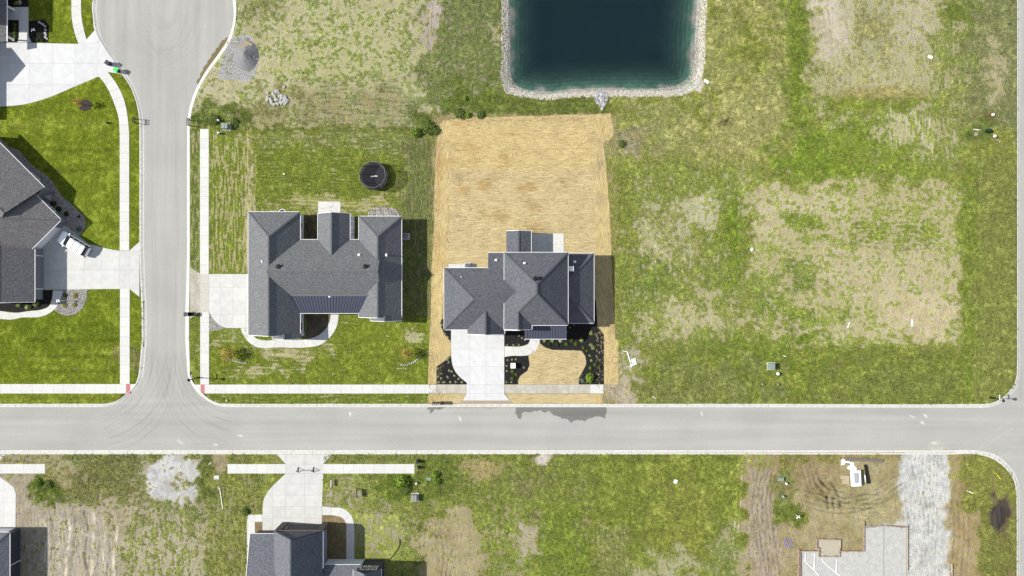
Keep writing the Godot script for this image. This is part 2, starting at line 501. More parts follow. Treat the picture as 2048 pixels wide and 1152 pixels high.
# ---------------------------------------------------------------- soil map
# each patch: [x0, y0, x1, y1, edge softness, round (1) or square (0), grass colour, cover, soil colour, streaks along y, streaks along x]
func patches() -> Array:
	var lawn := [90, 113, 27]
	var olive := [116, 124, 56]
	var tan := [200, 186, 152]
	return [
		# the lots west of the small street: closed lawn
		[-60, -30, 285, 815, 4, 0, lawn, 1.0, [165, 155, 110], 0.1, 0.0],
		[-60, 235, 240, 262, 8, 1, [104, 124, 36], 1.0, tan, 0.0, 0.3],
		[20, 330, 130, 470, 40, 1, [92, 118, 28], 1.0, tan, 0, 0],
		[150, 300, 239, 500, 30, 1, [96, 118, 30], 1.0, tan, 0.2, 0],
		[20, 640, 200, 720, 40, 1, [80, 106, 24], 1.0, tan, 0, 0.2],
		[60, 700, 235, 765, 30, 1, [100, 120, 32], 1.0, tan, 0, 0],
		[215, 700, 242, 730, 8, 1, [120, 122, 60], 0.85, [190, 175, 140], 0, 0],
		[262, 690, 281, 735, 6, 1, [95, 100, 50], 0.8, [170, 160, 140], 0.6, 0],
		[-60, 786, 240, 812, 4, 0, [106, 124, 36], 1.0, tan, 0, 0.5],
		# lot north of the dark house with the wings
		[376, -40, 1008, 266, 14, 0, [112, 130, 64], 0.44, [210, 199, 166], 0.0, 0.0],
		[385, 140, 460, 215, 25, 1, [125, 130, 70], 0.3, [205, 192, 165], 0.0, 0.0],
		[440, 60, 640, 200, 40, 1, [108, 128, 60], 0.3, [214, 202, 172], 0.0, 0.0],
		[470, -20, 560, 60, 25, 1, [112, 124, 62], 0.62, [196, 186, 156], 0.0, 0.0],
		[560, 60, 760, 170, 40, 1, [110, 132, 60], 0.5, [212, 202, 164], 0.0, 0.0],
		[590, 170, 840, 262, 18, 0, [116, 126, 72], 0.54, [188, 174, 142], 0.0, 0.7],
		[640, 200, 760, 250, 22, 1, [118, 124, 72], 0.5, [184, 168, 134], 0.0, 0.5],
		[480, 180, 600, 265, 25, 1, [116, 118, 66], 0.6, [186, 176, 140], 0.0, 0.0],
		[838, -20, 1004, 235, 22, 0, [102, 118, 60], 0.76, [188, 180, 154], 0.0, 0.0],
		[880, -20, 1004, 60, 20, 1, [102, 118, 62], 0.82, [172, 164, 136], 0.3, 0.0],
		[855, -20, 882, 60, 6, 1, [120, 120, 70], 0.15, [198, 188, 176], 0.5, 0.0],
		[838, 30, 866, 100, 8, 1, [120, 120, 70], 0.3, [196, 186, 170], 0.5, 0.0],
		[900, 170, 1010, 240, 20, 1, [84, 110, 40], 0.95, [150, 140, 110], 0.0, 0.0],
		[840, 215, 890, 275, 12, 1, [74, 100, 36], 0.97, [150, 140, 110], 0.0, 0.0],
		[395, 212, 480, 262, 16, 1, [76, 104, 36], 0.9, [170, 155, 125], 0.0, 0.0],
		[1005, 190, 1225, 240, 10, 1, [92, 114, 46], 0.97, [150, 140, 110], 0.0, 0.0],
		# lot of the dark house with the wings
		[376, 255, 872, 812, 8, 0, [94, 114, 40], 0.87, [202, 190, 142], 0.0, 0.25],
		[420, 258, 500, 548, 8, 0, [94, 114, 38], 0.66, [204, 192, 148], 0.9, 0.0],
		[378, 258, 400, 540, 3, 0, [92, 108, 46], 0.74, [198, 186, 146], 0.9, 0.0],
		[490, 270, 512, 548, 5, 0, [116, 120, 60], 0.4, [208, 196, 160], 0.9, 0.0],
		[510, 262, 840, 300, 10, 0, [100, 114, 52], 0.78, [198, 188, 150], 0.0, 0.6],
		[512, 300, 720, 392, 14, 0, [92, 114, 38], 0.92, [200, 190, 140], 0.0, 0.8],
		[540, 392, 780, 425, 9, 1, [112, 122, 54], 0.55, [204, 194, 154], 0.0, 0.7],
		[800, 330, 850, 440, 14, 1, [112, 120, 56], 0.6, [204, 192, 150], 0.8, 0.0],
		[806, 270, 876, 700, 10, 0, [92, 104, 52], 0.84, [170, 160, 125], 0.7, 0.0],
		[418, 640, 870, 770, 8, 0, [94, 116, 34], 0.93, [200, 192, 150], 0.0, 0.5],
		[425, 655, 500, 700, 12, 1, [100, 118, 42], 0.72, [200, 192, 160], 0.0, 0.4],
		[500, 694, 690, 720, 8, 1, [104, 114, 54], 0.42, [200, 188, 152], 0.0, 0.7],
		[440, 730, 600, 750, 6, 1, [104, 116, 50], 0.5, [206, 196, 160], 0.0, 0.9],
		[805, 655, 856, 690, 7, 1, [104, 116, 50], 0.4, [206, 196, 164], 0.0, 0.6],
		[700, 640, 800, 740, 30, 1, [102, 120, 36], 0.97, [206, 196, 164], 0.0, 0.3],
		[612, 626, 664, 680, 3, 0, [98, 92, 66], 0.25, [122, 112, 92], 0.0, 0.0],
		[606, 478, 640, 430, 4, 0, [90, 90, 50], 0.4, [120, 108, 84], 0.0, 0.0],
		[420, 786, 860, 812, 3, 0, [92, 116, 38], 0.9, [196, 186, 140], 0.0, 0.9],
		# the straw lot's soil
		[868, 232, 1240, 812, 6, 0, [120, 120, 70], 0.3, [186, 168, 130], 0.4, 0.0],
		# the open field to the east
		[1218, -40, 2060, 812, 10, 0, [116, 130, 52], 0.84, [208, 194, 162], 0.0, 0.0],
		[1410, -40, 1605, 330, 40, 0, [146, 152, 84], 0.93, [196, 184, 132], 0.0, 0.0],
		[1460, 30, 1540, 160, 30, 1, [118, 132, 54], 0.95, [170, 160, 110], 0.0, 0.0],
		[1225, 200, 1430, 320, 35, 1, [138, 146, 78], 0.9, [198, 186, 134], 0.0, 0.0],
		[1390, 210, 1560, 350, 40, 1, [150, 154, 86], 0.9, [200, 188, 134], 0.0, 0.0],
		[1575, -40, 1625, 260, 14, 0, [96, 126, 42], 0.98, [170, 160, 110], 0.3, 0.0],
		[1618, -40, 1900, 205, 18, 0, [138, 142, 84], 0.56, [206, 198, 168], 0.25, 0.0],
		[1628, -20, 1712, 130, 18, 1, [136, 140, 84], 0.16, [214, 204, 180], 0.2, 0.0],
		[1712, 20, 1800, 100, 26, 1, [132, 136, 78], 0.72, [196, 188, 156], 0.2, 0.0],
		[1790, 0, 1880, 110, 26, 1, [138, 142, 84], 0.42, [210, 202, 174], 0.2, 0.0],
		[1660, 120, 1860, 185, 22, 1, [140, 142, 82], 0.46, [206, 196, 164], 0.0, 0.2],
		[1670, 180, 1870, 202, 8, 0, [146, 142, 82], 0.6, [190, 176, 124], 0.3, 0.0],
		[1620, 198, 1880, 222, 8, 0, [106, 132, 44], 0.96, [190, 178, 140], 0.0, 0.2],
		[1630, 215, 1930, 335, 20, 0, [108, 132, 52], 0.6, [214, 202, 170], 0.25, 0.0],
		[1770, 225, 1880, 310, 18, 1, [112, 132, 56], 0.42, [216, 204, 172], 0.7, 0.0],
		[1540, 268, 1780, 392, 30, 1, [100, 134, 42], 0.99, [200, 190, 150], 0.0, 0.0],
		[1700, 300, 1880, 380, 24, 1, [104, 134, 46], 0.84, [210, 198, 164], 0.0, 0.0],
		[1900, -40, 2060, 260, 16, 0, [114, 124, 70], 0.84, [196, 182, 146], 0.2, 0.0],
		[1970, 90, 2010, 190, 16, 1, [120, 126, 78], 0.45, [204, 188, 156], 0.4, 0.0],
		[1884, 0, 1945, 90, 20, 1, [92, 118, 44], 0.9, [200, 190, 150], 0.0, 0.0],
		[1860, 60, 1940, 300, 24, 1, [112, 128, 58], 0.66, [206, 194, 160], 0.4, 0.0],
		[1944, 226, 1990, 246, 5, 0, [112, 116, 58], 0.6, [140, 110, 80], 0.0, 0.0],
		[1925, 240, 1985, 285, 14, 1, [90, 112, 48], 0.95, [150, 130, 90], 0.0, 0.0],
		[1225, 260, 1300, 330, 22, 1, [128, 130, 80], 0.66, [196, 186, 160], 0.0, 0.0],
		[1212, 320, 1262, 700, 10, 0, [112, 130, 50], 0.92, [204, 192, 140], 0.8, 0.0],
		[1256, 330, 1500, 700, 26, 0, [112, 130, 54], 0.74, [206, 196, 162], 0.3, 0.0],
		[1265, 470, 1340, 600, 24, 1, [96, 124, 48], 0.86, [206, 196, 162], 0.6, 0.0],
		[1350, 392, 1440, 462, 14, 1, [116, 130, 60], 0.36, [214, 204, 176], 0.0, 0.0],
		[1270, 420, 1390, 520, 30, 1, [126, 132, 72], 0.54, [206, 198, 166], 0.3, 0.0],
		[1440, 400, 1500, 560, 16, 1, [98, 132, 42], 0.93, [206, 196, 162], 0.2, 0.0],
		[1290, 600, 1470, 690, 26, 1, [118, 130, 62], 0.42, [210, 196, 162], 0.0, 0.0],
		[1495, 366, 1940, 695, 20, 0, [118, 136, 60], 0.5, [214, 198, 164], 0.0, 0.1],
		[1505, 385, 1700, 470, 20, 1, [118, 136, 60], 0.36, [216, 202, 170], 0.0, 0.1],
		[1575, 420, 1660, 470, 16, 1, [104, 132, 48], 0.82, [212, 198, 164], 0.0, 0.0],
		[1700, 440, 1870, 505, 16, 1, [108, 132, 48], 0.66, [212, 198, 164], 0.0, 0.5],
		[1560, 530, 1660, 590, 22, 1, [104, 128, 54], 0.74, [212, 198, 164], 0.0, 0.2],
		[1500, 560, 1560, 620, 18, 1, [104, 130, 50], 0.72, [212, 198, 164], 0.0, 0.1],
		[1660, 500, 1940, 600, 26, 1, [122, 136, 66], 0.38, [216, 198, 168], 0.0, 0.2],
		[1760, 590, 1930, 682, 16, 1, [124, 136, 68], 0.22, [220, 200, 170], 0.0, 0.0],
		[1520, 620, 1680, 676, 18, 1, [104, 132, 46], 0.8, [212, 198, 164], 0.5, 0.0],
		[1470, 650, 1800, 700, 12, 1, [112, 134, 54], 0.44, [216, 202, 168], 0.0, 0.2],
		[1250, 700, 2060, 812, 14, 0, [110, 128, 48], 0.95, [200, 186, 144], 0.0, 0.2],
		[1380, 680, 1640, 760, 28, 1, [98, 130, 42], 0.98, [200, 186, 144], 0.0, 0.0],
		[1260, 720, 1540, 812, 30, 1, [112, 124, 60], 0.88, [196, 182, 140], 0.0, 0.0],
		[1640, 720, 1980, 806, 24, 1, [108, 122, 52], 0.92, [196, 182, 140], 0.0, 0.4],
		[1212, 730, 1264, 812, 9, 0, [138, 134, 88], 0.22, [200, 188, 164], 0.3, 0.0],
		[1240, 690, 1290, 760, 12, 1, [116, 126, 60], 0.5, [206, 198, 176], 0.0, 0.0],
		[1925, 330, 1965, 800, 12, 0, [100, 126, 44], 0.95, [196, 182, 130], 0.5, 0.0],
		[1950, 320, 2060, 812, 12, 0, [114, 126, 56], 0.93, [196, 182, 130], 0.6, 0.0],
		# pond shore and bed
		[1012, -140, 1404, 186, 3, 0, [120, 124, 70], 0.0, [222, 217, 206], 0, 0],
		[1030, 170, 1340, 194, 3, 0, [120, 124, 70], 0.0, [222, 217, 206], 0, 0],
		[1026, -160, 1388, 174, 7, 0, [90, 110, 80], 0.0, [122, 172, 148], 0, 0],
		# south side, west to east
		[-60, 905, 425, 1190, 10, 0, [104, 118, 58], 0.54, [192, 182, 156], 0.0, 0.0],
		[-60, 905, 110, 935, 5, 0, [126, 124, 72], 0.5, [178, 168, 140], 0.0, 0.5],
		[-60, 945, 112, 1190, 14, 0, [110, 110, 60], 0.07, [186, 174, 154], 0.7, 0.0],
		[62, 945, 132, 1018, 10, 1, [80, 106, 36], 0.98, [170, 156, 132], 0.0, 0.0],
		[112, 908, 290, 1012, 20, 1, [108, 114, 58], 0.8, [186, 172, 140], 0.0, 0.0],
		[90, 905, 150, 970, 12, 1, [120, 120, 66], 0.45, [190, 178, 150], 0.0, 0.0],
		[60, 1018, 250, 1190, 18, 0, [116, 118, 66], 0.12, [196, 186, 168], 0.9, 0.0],
		[200, 1000, 290, 1060, 16, 1, [116, 118, 66], 0.36, [192, 180, 156], 0.0, 0.0],
		[240, 1030, 430, 1190, 24, 1, [118, 130, 62], 0.5, [206, 198, 172], 0.5, 0.0],
		[284, 908, 418, 1006, 10, 1, [120, 124, 76], 0.16, [222, 221, 219], 0.0, 0.0],
		[330, 955, 395, 985, 8, 1, [120, 124, 76], 0.4, [214, 212, 206], 0.0, 0.0],
		[395, 905, 470, 1035, 12, 1, [88, 108, 44], 0.88, [176, 160, 130], 0.0, 0.0],
		[428, 908, 456, 955, 4, 0, [110, 112, 60], 0.14, [176, 160, 132], 0.5, 0.0],
		[400, 1010, 480, 1110, 24, 1, [126, 130, 66], 0.3, [198, 184, 156], 0.8, 0.0],
		# lot of the two storey house at the south edge
		[454, 905, 838, 930, 4, 0, [112, 124, 56], 0.88, [190, 176, 136], 0.0, 0.3],
		[418, 944, 535, 1190, 14, 0, [116, 128, 56], 0.78, [190, 178, 146], 0.6, 0.0],
		[646, 944, 838, 1190, 10, 0, [118, 134, 58], 0.82, [196, 186, 156], 0.3, 0.0],
		[668, 960, 720, 1010, 16, 1, [120, 130, 66], 0.5, [196, 188, 166], 0.0, 0.0],
		[700, 1020, 800, 1100, 26, 1, [126, 138, 70], 0.66, [198, 190, 164], 0.4, 0.0],
		[760, 940, 834, 1006, 12, 1, [86, 116, 38], 0.97, [180, 170, 140], 0.0, 0.0],
		[646, 1026, 696, 1120, 3, 0, [100, 96, 60], 0.1, [160, 138, 108], 0.0, 0.0],
		[508, 1040, 528, 1075, 3, 0, [100, 96, 60], 0.1, [160, 138, 108], 0.0, 0.0],
		# open lots on the south side
		[834, 905, 1200, 1190, 10, 0, [108, 126, 50], 0.82, [190, 174, 140], 0.0, 0.0],
		[836, 905, 920, 1010, 14, 1, [90, 116, 44], 0.95, [184, 170, 140], 0.0, 0.0],
		[926, 916, 1004, 958, 8, 1, [116, 118, 62], 0.34, [186, 164, 122], 0.0, 0.3],
		[836, 1020, 976, 1190, 20, 1, [118, 122, 64], 0.2, [190, 172, 142], 0.4, 0.0],
		[970, 1005, 1100, 1190, 24, 1, [108, 130, 50], 0.66, [190, 176, 146], 0.2, 0.0],
		[1060, 1020, 1190, 1190, 24, 1, [96, 126, 42], 0.86, [196, 184, 150], 0.0, 0.0],
		[1185, 905, 1505, 1190, 16, 0, [110, 130, 48], 0.96, [190, 174, 130], 0.0, 0.0],
		[1300, 950, 1440, 1190, 40, 1, [120, 132, 52], 0.95, [190, 174, 130], 0.3, 0.0],
		[1420, 1040, 1500, 1190, 20, 1, [104, 124, 56], 0.6, [196, 184, 150], 0.0, 0.0],
		[1068, 906, 1102, 930, 4, 1, [120, 124, 76], 0.02, [214, 206, 196], 0, 0],
		[1036, 1040, 1072, 1110, 14, 1, [116, 124, 66], 0.3, [200, 190, 164], 0.2, 0.0],
		[1195, 1050, 1262, 1190, 10, 0, [118, 128, 62], 0.85, [196, 184, 140], 0.7, 0.0],
		[1262, 1100, 1400, 1190, 20, 1, [112, 128, 60], 0.5, [200, 190, 160], 0.4, 0.0],
		[1000, 940, 1080, 985, 16, 1, [114, 122, 62], 0.85, [186, 174, 130], 0, 0],
		# the building site
		[1490, 905, 1930, 1190, 12, 0, [120, 122, 60], 0.05, [184, 166, 132], 0.35, 0.3],
		[1494, 930, 1560, 1190, 14, 0, [116, 120, 62], 0.1, [188, 174, 152], 0.7, 0.0],
		[1480, 905, 1560, 935, 8, 0, [116, 124, 54], 0.4, [178, 160, 122], 0.0, 0.0],
		[1545, 1000, 1618, 1050, 9, 1, [92, 116, 44], 0.96, [180, 160, 124], 0.0, 0.0],
		[1536, 935, 1600, 1000, 9, 1, [104, 118, 56], 0.7, [180, 160, 124], 0.0, 0.0],
		[1560, 905, 1680, 935, 9, 0, [118, 120, 56], 0.72, [180, 160, 124], 0.0, 0.0],
		[1680, 905, 1795, 922, 6, 0, [128, 124, 66], 0.4, [176, 154, 114], 0.0, 0.0],
		[1600, 925, 1680, 985, 14, 1, [120, 120, 60], 0.02, [172, 150, 118], 0.0, 0.0],
		[1660, 970, 1790, 1060, 24, 1, [120, 120, 60], 0.02, [188, 172, 138], 0.0, 0.6],
		[1600, 1106, 1910, 1190, 6, 0, [120, 122, 60], 0.0, [222, 222, 217], 0.1, 0.0],
		[1735, 1052, 1910, 1190, 6, 0, [120, 122, 60], 0.0, [222, 222, 217], 0.1, 0.0],
		[1796, 903, 1902, 1010, 5, 0, [120, 122, 76], 0.0, [224, 224, 220], 0.6, 0.0],
		[1800, 1000, 1898, 1190, 10, 0, [120, 122, 76], 0.0, [222, 222, 217], 0.6, 0.0],
		[1898, 1015, 1970, 1190, 14, 0, [120, 122, 60], 0.1, [188, 164, 130], 0.2, 0.0],
		[1906, 905, 2060, 1020, 10, 0, [118, 128, 54], 0.8, [180, 158, 118], 0.0, 0.0],
		[1905, 905, 1925, 1010, 6, 0, [118, 128, 54], 0.25, [186, 164, 128], 0.3, 0.0],
		[1958, 1010, 2060, 1190, 10, 0, [112, 122, 54], 0.86, [172, 150, 114], 0.5, 0.0],
		[1976, 1000, 2020, 1068, 7, 1, [60, 60, 40], 0.04, [92, 84, 74], 0.8, 0.0],
		[1980, 985, 1995, 1010, 5, 1, [60, 60, 40], 0.1, [92, 86, 76], 0.6, 0.0],
	]

func noise_bytes(w: int, h: int, freq: float, seed_: int, octaves: int, kind: int, to_w := PW, to_h := PH) -> PackedByteArray:
	var n := FastNoiseLite.new()
	n.seed = seed_
	n.noise_type = kind
	n.frequency = freq
	n.fractal_octaves = octaves
	var im := n.get_image(w, h, false, false, true)
	im.convert(Image.FORMAT_L8)
	if w != to_w or h != to_h:
		im.resize(to_w, to_h, Image.INTERPOLATE_CUBIC)
	return im.get_data()

# ruts, wheel tracks and mowing lines: [marks, width in map pixels, darker (+) or paler (-), how broken, how many side by side, spacing]
func soil_tracks() -> void:
	tone.resize(PW * PH)
	tone.fill(1.0)
	var lines := []
	for k in 13:
		var x := 92.0 + k * 11.5 + rng.randf_range(-3, 3)
		lines.append([[[x + rng.randf_range(-6, 6), 1015 + rng.randf_range(0, 30)], [x + 3, 1060], [x + rng.randf_range(-5, 5), 1105], [x + rng.randf_range(-8, 8), 1165]], rng.randf_range(2.0, 5.0), rng.randf_range(0.05, 0.1) * (1 if k % 2 else -1), 0.3, 1, 0])
	for q in [
		[[[1655, 452], [1648, 490], [1655, 530], [1674, 562]], 2.0, -0.07, 0.3, 3, 7], [[[1628, 440], [1624, 480], [1634, 520]], 1.8, -0.06, 0.3, 2, 8],
		[[[1270, 450], [1330, 495], [1372, 535], [1400, 570]], 3.0, -0.08, 0.3, 2, 20], [[[1262, 470], [1320, 520], [1360, 600]], 2.5, -0.06, 0.3, 2, 18],
		[[[1958, 300], [1950, 450], [1962, 600], [1956, 790]], 3.0, -0.06, 0.4, 2, 18], [[[1915, 160], [1880, 200], [1864, 250], [1862, 320]], 2.2, -0.1, 0.2, 2, 9],
		[[[1240, 296], [1272, 335], [1296, 380]], 3.0, -0.1, 0.2, 2, 8], [[[1350, 330], [1400, 380], [1470, 385], [1520, 340]], 2.2, -0.07, 0.3, 4, 9], [[[1300, 260], [1380, 300], [1440, 350]], 2.2, -0.05, 0.3, 4, 9],
		[[[1392, 1040], [1440, 985], [1496, 916]], 3.0, -0.08, 0.2, 2, 12], [[[1480, 930], [1478, 1000], [1470, 1090]], 3.0, -0.1, 0.2, 2, 8], [[[1198, 1000], [1197, 1060], [1200, 1160]], 3.0, -0.12, 0.5, 1, 0], [[[1262, 1020], [1262, 1160]], 3.0, 0.08, 0.4, 1, 0],
		[[[1300, 945], [1380, 952], [1450, 948]], 2.0, -0.06, 0.4, 4, 9], [[[1540, 930], [1524, 1000], [1530, 1070], [1545, 1160]], 3.2, 0.06, 0.3, 5, 9],
		[[[1604, 996], [1680, 1012], [1760, 992], [1806, 960]], 3.0, 0.07, 0.3, 4, 10], [[[1616, 930], [1632, 975], [1690, 1000], [1760, 1004]], 3.0, 0.07, 0.3, 4, 9], [[[1640, 960], [1664, 990], [1668, 1020]], 4.0, 0.1, 0.3, 3, 12], [[[1660, 1030], [1720, 1024], [1790, 1030]], 2.4, -0.06, 0.4, 4, 7],
		[[[1920, 1000], [1924, 1060], [1916, 1160]], 3.0, 0.05, 0.3, 4, 10], [[[1820, 912], [1830, 960], [1822, 1010], [1840, 1060]], 2.0, 0.04, 0.3, 7, 10], [[[1836, 930], [1850, 980], [1862, 1050], [1856, 1130]], 1.8, 0.07, 0.4, 4, 8],
		[[[600, 168], [700, 172], [800, 160]], 1.6, 0.06, 0.3, 6, 4], [[[440, 196], [480, 206], [520, 240]], 2.4, -0.06, 0.3, 3, 8], [[[520, 30], [560, 60], [640, 70], [720, 60]], 2.5, -0.05, 0.4, 3, 14], [[[650, 40], [652, 80], [656, 120]], 2.0, -0.07, 0.4, 3, 12],
		[[[1640, 20], [1650, 120], [1650, 200]], 2.5, 0.04, 0.4, 6, 34], [[[1640, 172], [1760, 186], [1860, 184]], 2.0, 0.05, 0.4, 4, 7], [[[1560, 640], [1590, 655], [1606, 684]], 3.5, 0.08, 0.2, 3, 12], [[[1700, 478], [1800, 492], [1870, 486]], 3.0, 0.06, 0.3, 3, 9],
		[[[840, 1040], [880, 1060], [892, 1110], [886, 1160]], 3.0, 0.06, 0.3, 4, 9], [[[940, 1010], [1000, 1030], [1010, 1090]], 2.5, -0.06, 0.4, 3, 12]]:
		lines.append(q)
	for y in [282.0, 308.0, 334.0, 361.0, 388.0]:
		lines.append([[[520, y], [600, y + 1], [700, y], [812, y - 1]], 1.3, -0.16, 0.62, 1, 0])
	for y in [300.0, 340.0, 680.0, 712.0, 742.0, 796.0]:
		lines.append([[[60, y], [150, y + 1], [236, y]], 6.0, 0.035, 0.2, 1, 0])
	for y in [708.0, 736.0, 752.0]:
		lines.append([[[430, y], [600, y + 1], [850, y]], 1.4, -0.12, 0.6, 1, 0])
	var br := FastNoiseLite.new()
	br.seed = 19
	br.frequency = 0.06
	for q in lines:
		var pts := smooth(q[0], 8)
		var n := int(line_len(pts) / 1.0)
		for c in q[4]:
			for k in n:
				var t := float(k) / n
				var p := line_at(pts, t)
				var d := (line_at(pts, minf(1.0, t + 0.02)) - line_at(pts, maxf(0.0, t - 0.02))).normalized()
				var gap := br.get_noise_2d(p.x + c * 91.0, p.y)
				if gap < q[3] * 1.2 - 0.62:
					continue
				p += Vector2(-d.y, d.x) * ((c - (q[4] - 1) * 0.5) * q[5]) + Vector2(br.get_noise_2d(p.y, c * 50.0), br.get_noise_2d(p.x + 300.0, c * 50.0)) * 3.0
				stamp(p, q[1], q[2] * (0.5 + gap * 0.8))

func make_soil() -> StandardMaterial3D:
	var cw := 512
	var ch := 295
	var n := cw * ch
	# control values: grass rgb, cover; soil rgb; streaks
	var ctl := [PackedFloat32Array(), PackedFloat32Array(), PackedFloat32Array(), PackedFloat32Array(), PackedFloat32Array(), PackedFloat32Array(), PackedFloat32Array(), PackedFloat32Array(), PackedFloat32Array()]
	var start := [116.0, 124.0, 56.0, 0.8, 196.0, 184.0, 150.0, 0.0, 0.0]
	for k in 9:
		ctl[k].resize(n)
		ctl[k].fill(start[k])
	var warp := FastNoiseLite.new()
	warp.seed = 77
	warp.frequency = 0.035
	warp.fractal_octaves = 4
	var c0: PackedFloat32Array = ctl[0]; var c1: PackedFloat32Array = ctl[1]; var c2: PackedFloat32Array = ctl[2]
	var c3: PackedFloat32Array = ctl[3]; var c4: PackedFloat32Array = ctl[4]; var c5: PackedFloat32Array = ctl[5]
	var c6: PackedFloat32Array = ctl[6]; var c7: PackedFloat32Array = ctl[7]; var c8: PackedFloat32Array = ctl[8]
	var k_x := cw / MW * S
	var k_y := ch / MH * S
	for p in patches():
		var x0 := minf(p[0], p[2]); var x1 := maxf(p[0], p[2]); var y0 := minf(p[1], p[3]); var y1 := maxf(p[1], p[3])
		var soft: float = p[4]
		var a0 := maxi(0, int((x0 - soft - 1024.0) * k_x + cw * 0.5))
		var a1 := mini(cw - 1, int((x1 + soft - 1024.0) * k_x + cw * 0.5) + 1)
		var b0 := maxi(0, int((y0 - soft - 576.0) * k_y + ch * 0.5))
		var b1 := mini(ch - 1, int((y1 + soft - 576.0) * k_y + ch * 0.5) + 1)
		var mx := (x0 + x1) * 0.5; var my := (y0 + y1) * 0.5; var hx := (x1 - x0) * 0.5; var hy := (y1 - y0) * 0.5
		var rr := minf(hx, hy)
		var rnd: bool = p[5] == 1
		var gr: Array = p[6]; var so: Array = p[8]
		var g0: float = gr[0] * 1.1 + 10.0 + maxf(0.0, gr[1] - gr[0] - 8.0) * 0.45; var g1: float = gr[1] * 1.06 + 10.0; var g2_: float = gr[2] * 1.18 + 9.0; var cov := float(p[7])
		if cov > 0.3 and cov < 0.9 and x0 > 370.0:
			cov -= 0.04
		var tinge := 1.0 if so[0] - so[2] > 36 else 0.0
		var s0: float = so[0] * (1.0 - 0.012 * tinge); var s1: float = so[1] * (1.0 + 0.018 * tinge); var s2: float = so[2] * (1.0 - 0.025 * tinge); var sv := float(p[9]); var sh := float(p[10])
		for b in range(b0, b1 + 1):
			var py := (b - ch * 0.5 + 0.5) / k_y + 576.0
			for a in range(a0, a1 + 1):
				var px := (a - cw * 0.5 + 0.5) / k_x + 1024.0
				var d: float
				if rnd:
					var q := Vector2((px - mx) / hx, (py - my) / hy).length()
					d = (1.0 - q) * rr
				else:
					d = minf(hx - absf(px - mx), hy - absf(py - my))
				var t := (d + warp.get_noise_2d(px * 0.6, py * 0.6) * soft * 2.6) / soft * 0.5 + 0.5
				if t <= 0.0:
					continue
				t = 1.0 if t >= 1.0 else t * t * (3.0 - 2.0 * t)
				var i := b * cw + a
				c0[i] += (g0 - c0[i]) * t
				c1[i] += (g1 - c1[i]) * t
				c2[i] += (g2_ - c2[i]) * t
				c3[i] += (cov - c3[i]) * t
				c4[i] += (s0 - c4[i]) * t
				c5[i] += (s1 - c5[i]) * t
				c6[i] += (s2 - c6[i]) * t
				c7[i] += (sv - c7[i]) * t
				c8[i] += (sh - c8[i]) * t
	var A := PackedByteArray(); A.resize(n * 4)
	var B := PackedByteArray(); B.resize(n * 4)
	var C := PackedByteArray(); C.resize(n * 4)
	for i in n:
		A[i * 4] = int(c0[i]); A[i * 4 + 1] = int(c1[i]); A[i * 4 + 2] = int(c2[i]); A[i * 4 + 3] = int(c3[i] * 255.0)
		B[i * 4] = int(c4[i]); B[i * 4 + 1] = int(c5[i]); B[i * 4 + 2] = int(c6[i]); B[i * 4 + 3] = int(c7[i] * 255.0)
		C[i * 4] = int(c8[i] * 255.0); C[i * 4 + 3] = 255
	var up := func(d: PackedByteArray) -> PackedByteArray:
		var im := Image.create_from_data(cw, ch, false, Image.FORMAT_RGBA8, d)
		im.resize(PW, PH, Image.INTERPOLATE_BILINEAR)
		return im.get_data()
	A = up.call(A); B = up.call(B); C = up.call(C)
	var n_big := noise_bytes(PW, PH, 0.022, 3, 4, FastNoiseLite.TYPE_SIMPLEX_SMOOTH)
	var n_fine := noise_bytes(PW, PH, 0.22, 4, 3, FastNoiseLite.TYPE_SIMPLEX)
	var n_mid := noise_bytes(PW, PH, 0.055, 8, 3, FastNoiseLite.TYPE_SIMPLEX)
	var n_clump := noise_bytes(PW, PH, 0.13, 5, 3, FastNoiseLite.TYPE_PERLIN)
	var n_v := noise_bytes(PW, PH / 9, 0.16, 6, 3, FastNoiseLite.TYPE_SIMPLEX)
	var n_h := noise_bytes(PW / 11, PH, 0.16, 7, 3, FastNoiseLite.TYPE_SIMPLEX)
	soil_tracks()
	# shown value -> base colour, through one table
	var tab := PackedByteArray(); tab.resize(256)
	for i in 256:
		tab[i] = int(clampf(Color(lin_of(i) / GAIN, 0, 0).linear_to_srgb().r * 255.0 + 0.5, 0, 255))
	var total := PW * PH
	soil_map.resize(total * 3)
	veg.resize(total)
	var relief := PackedByteArray(); relief.resize(total)
	for i in total:
		var j := i * 4
		var big := n_big[i] * 0.0039216 - 0.5
		var fine := n_fine[i] * 0.0039216 - 0.5
		var clump := n_clump[i] * 0.0039216 - 0.5
		var sv := B[j + 3] * 0.0039216
		var sh := C[j] * 0.0039216
		var cover := A[j + 3] * 0.0039216
		var mid := n_mid[i] * 0.0039216 - 0.5
		var t := big * 0.56 + mid * 0.42 + clump * 0.62 + fine * 0.36
		if sv > 0.02:
			t += (n_v[i] * 0.0039216 - 0.5) * sv * 0.9
		if sh > 0.02:
			t += (n_h[i] * 0.0039216 - 0.5) * sh * 0.9
		var w := (t + (cover - 0.5) * 0.78) * 10.5 + 0.5
		w = 0.0 if w < 0.0 else (1.0 if w > 1.0 else w)
		# tone of the blades and of the crumbs
		var wear := tone[i]
		var gt := (1.07 + fine * 0.5 + clump * 0.3 + mid * 0.18 + big * 0.2) * wear
		var st := (1.01 + fine * 0.22 + clump * 0.12 + mid * 0.16 + big * 0.22) * wear + (n_v[i] * 0.0039216 - 0.5) * sv * 0.22
		var dry := clump * 0.45 + mid * 1.1 + big * 1.5
		dry = 0.0 if dry < 0.0 else dry
		var u := 1.0 - w
		var r := (A[j] + dry * 23.0) * gt * w + B[j] * st * u
		var gg := (A[j + 1] + dry * 20.0) * gt * w + B[j + 1] * st * u
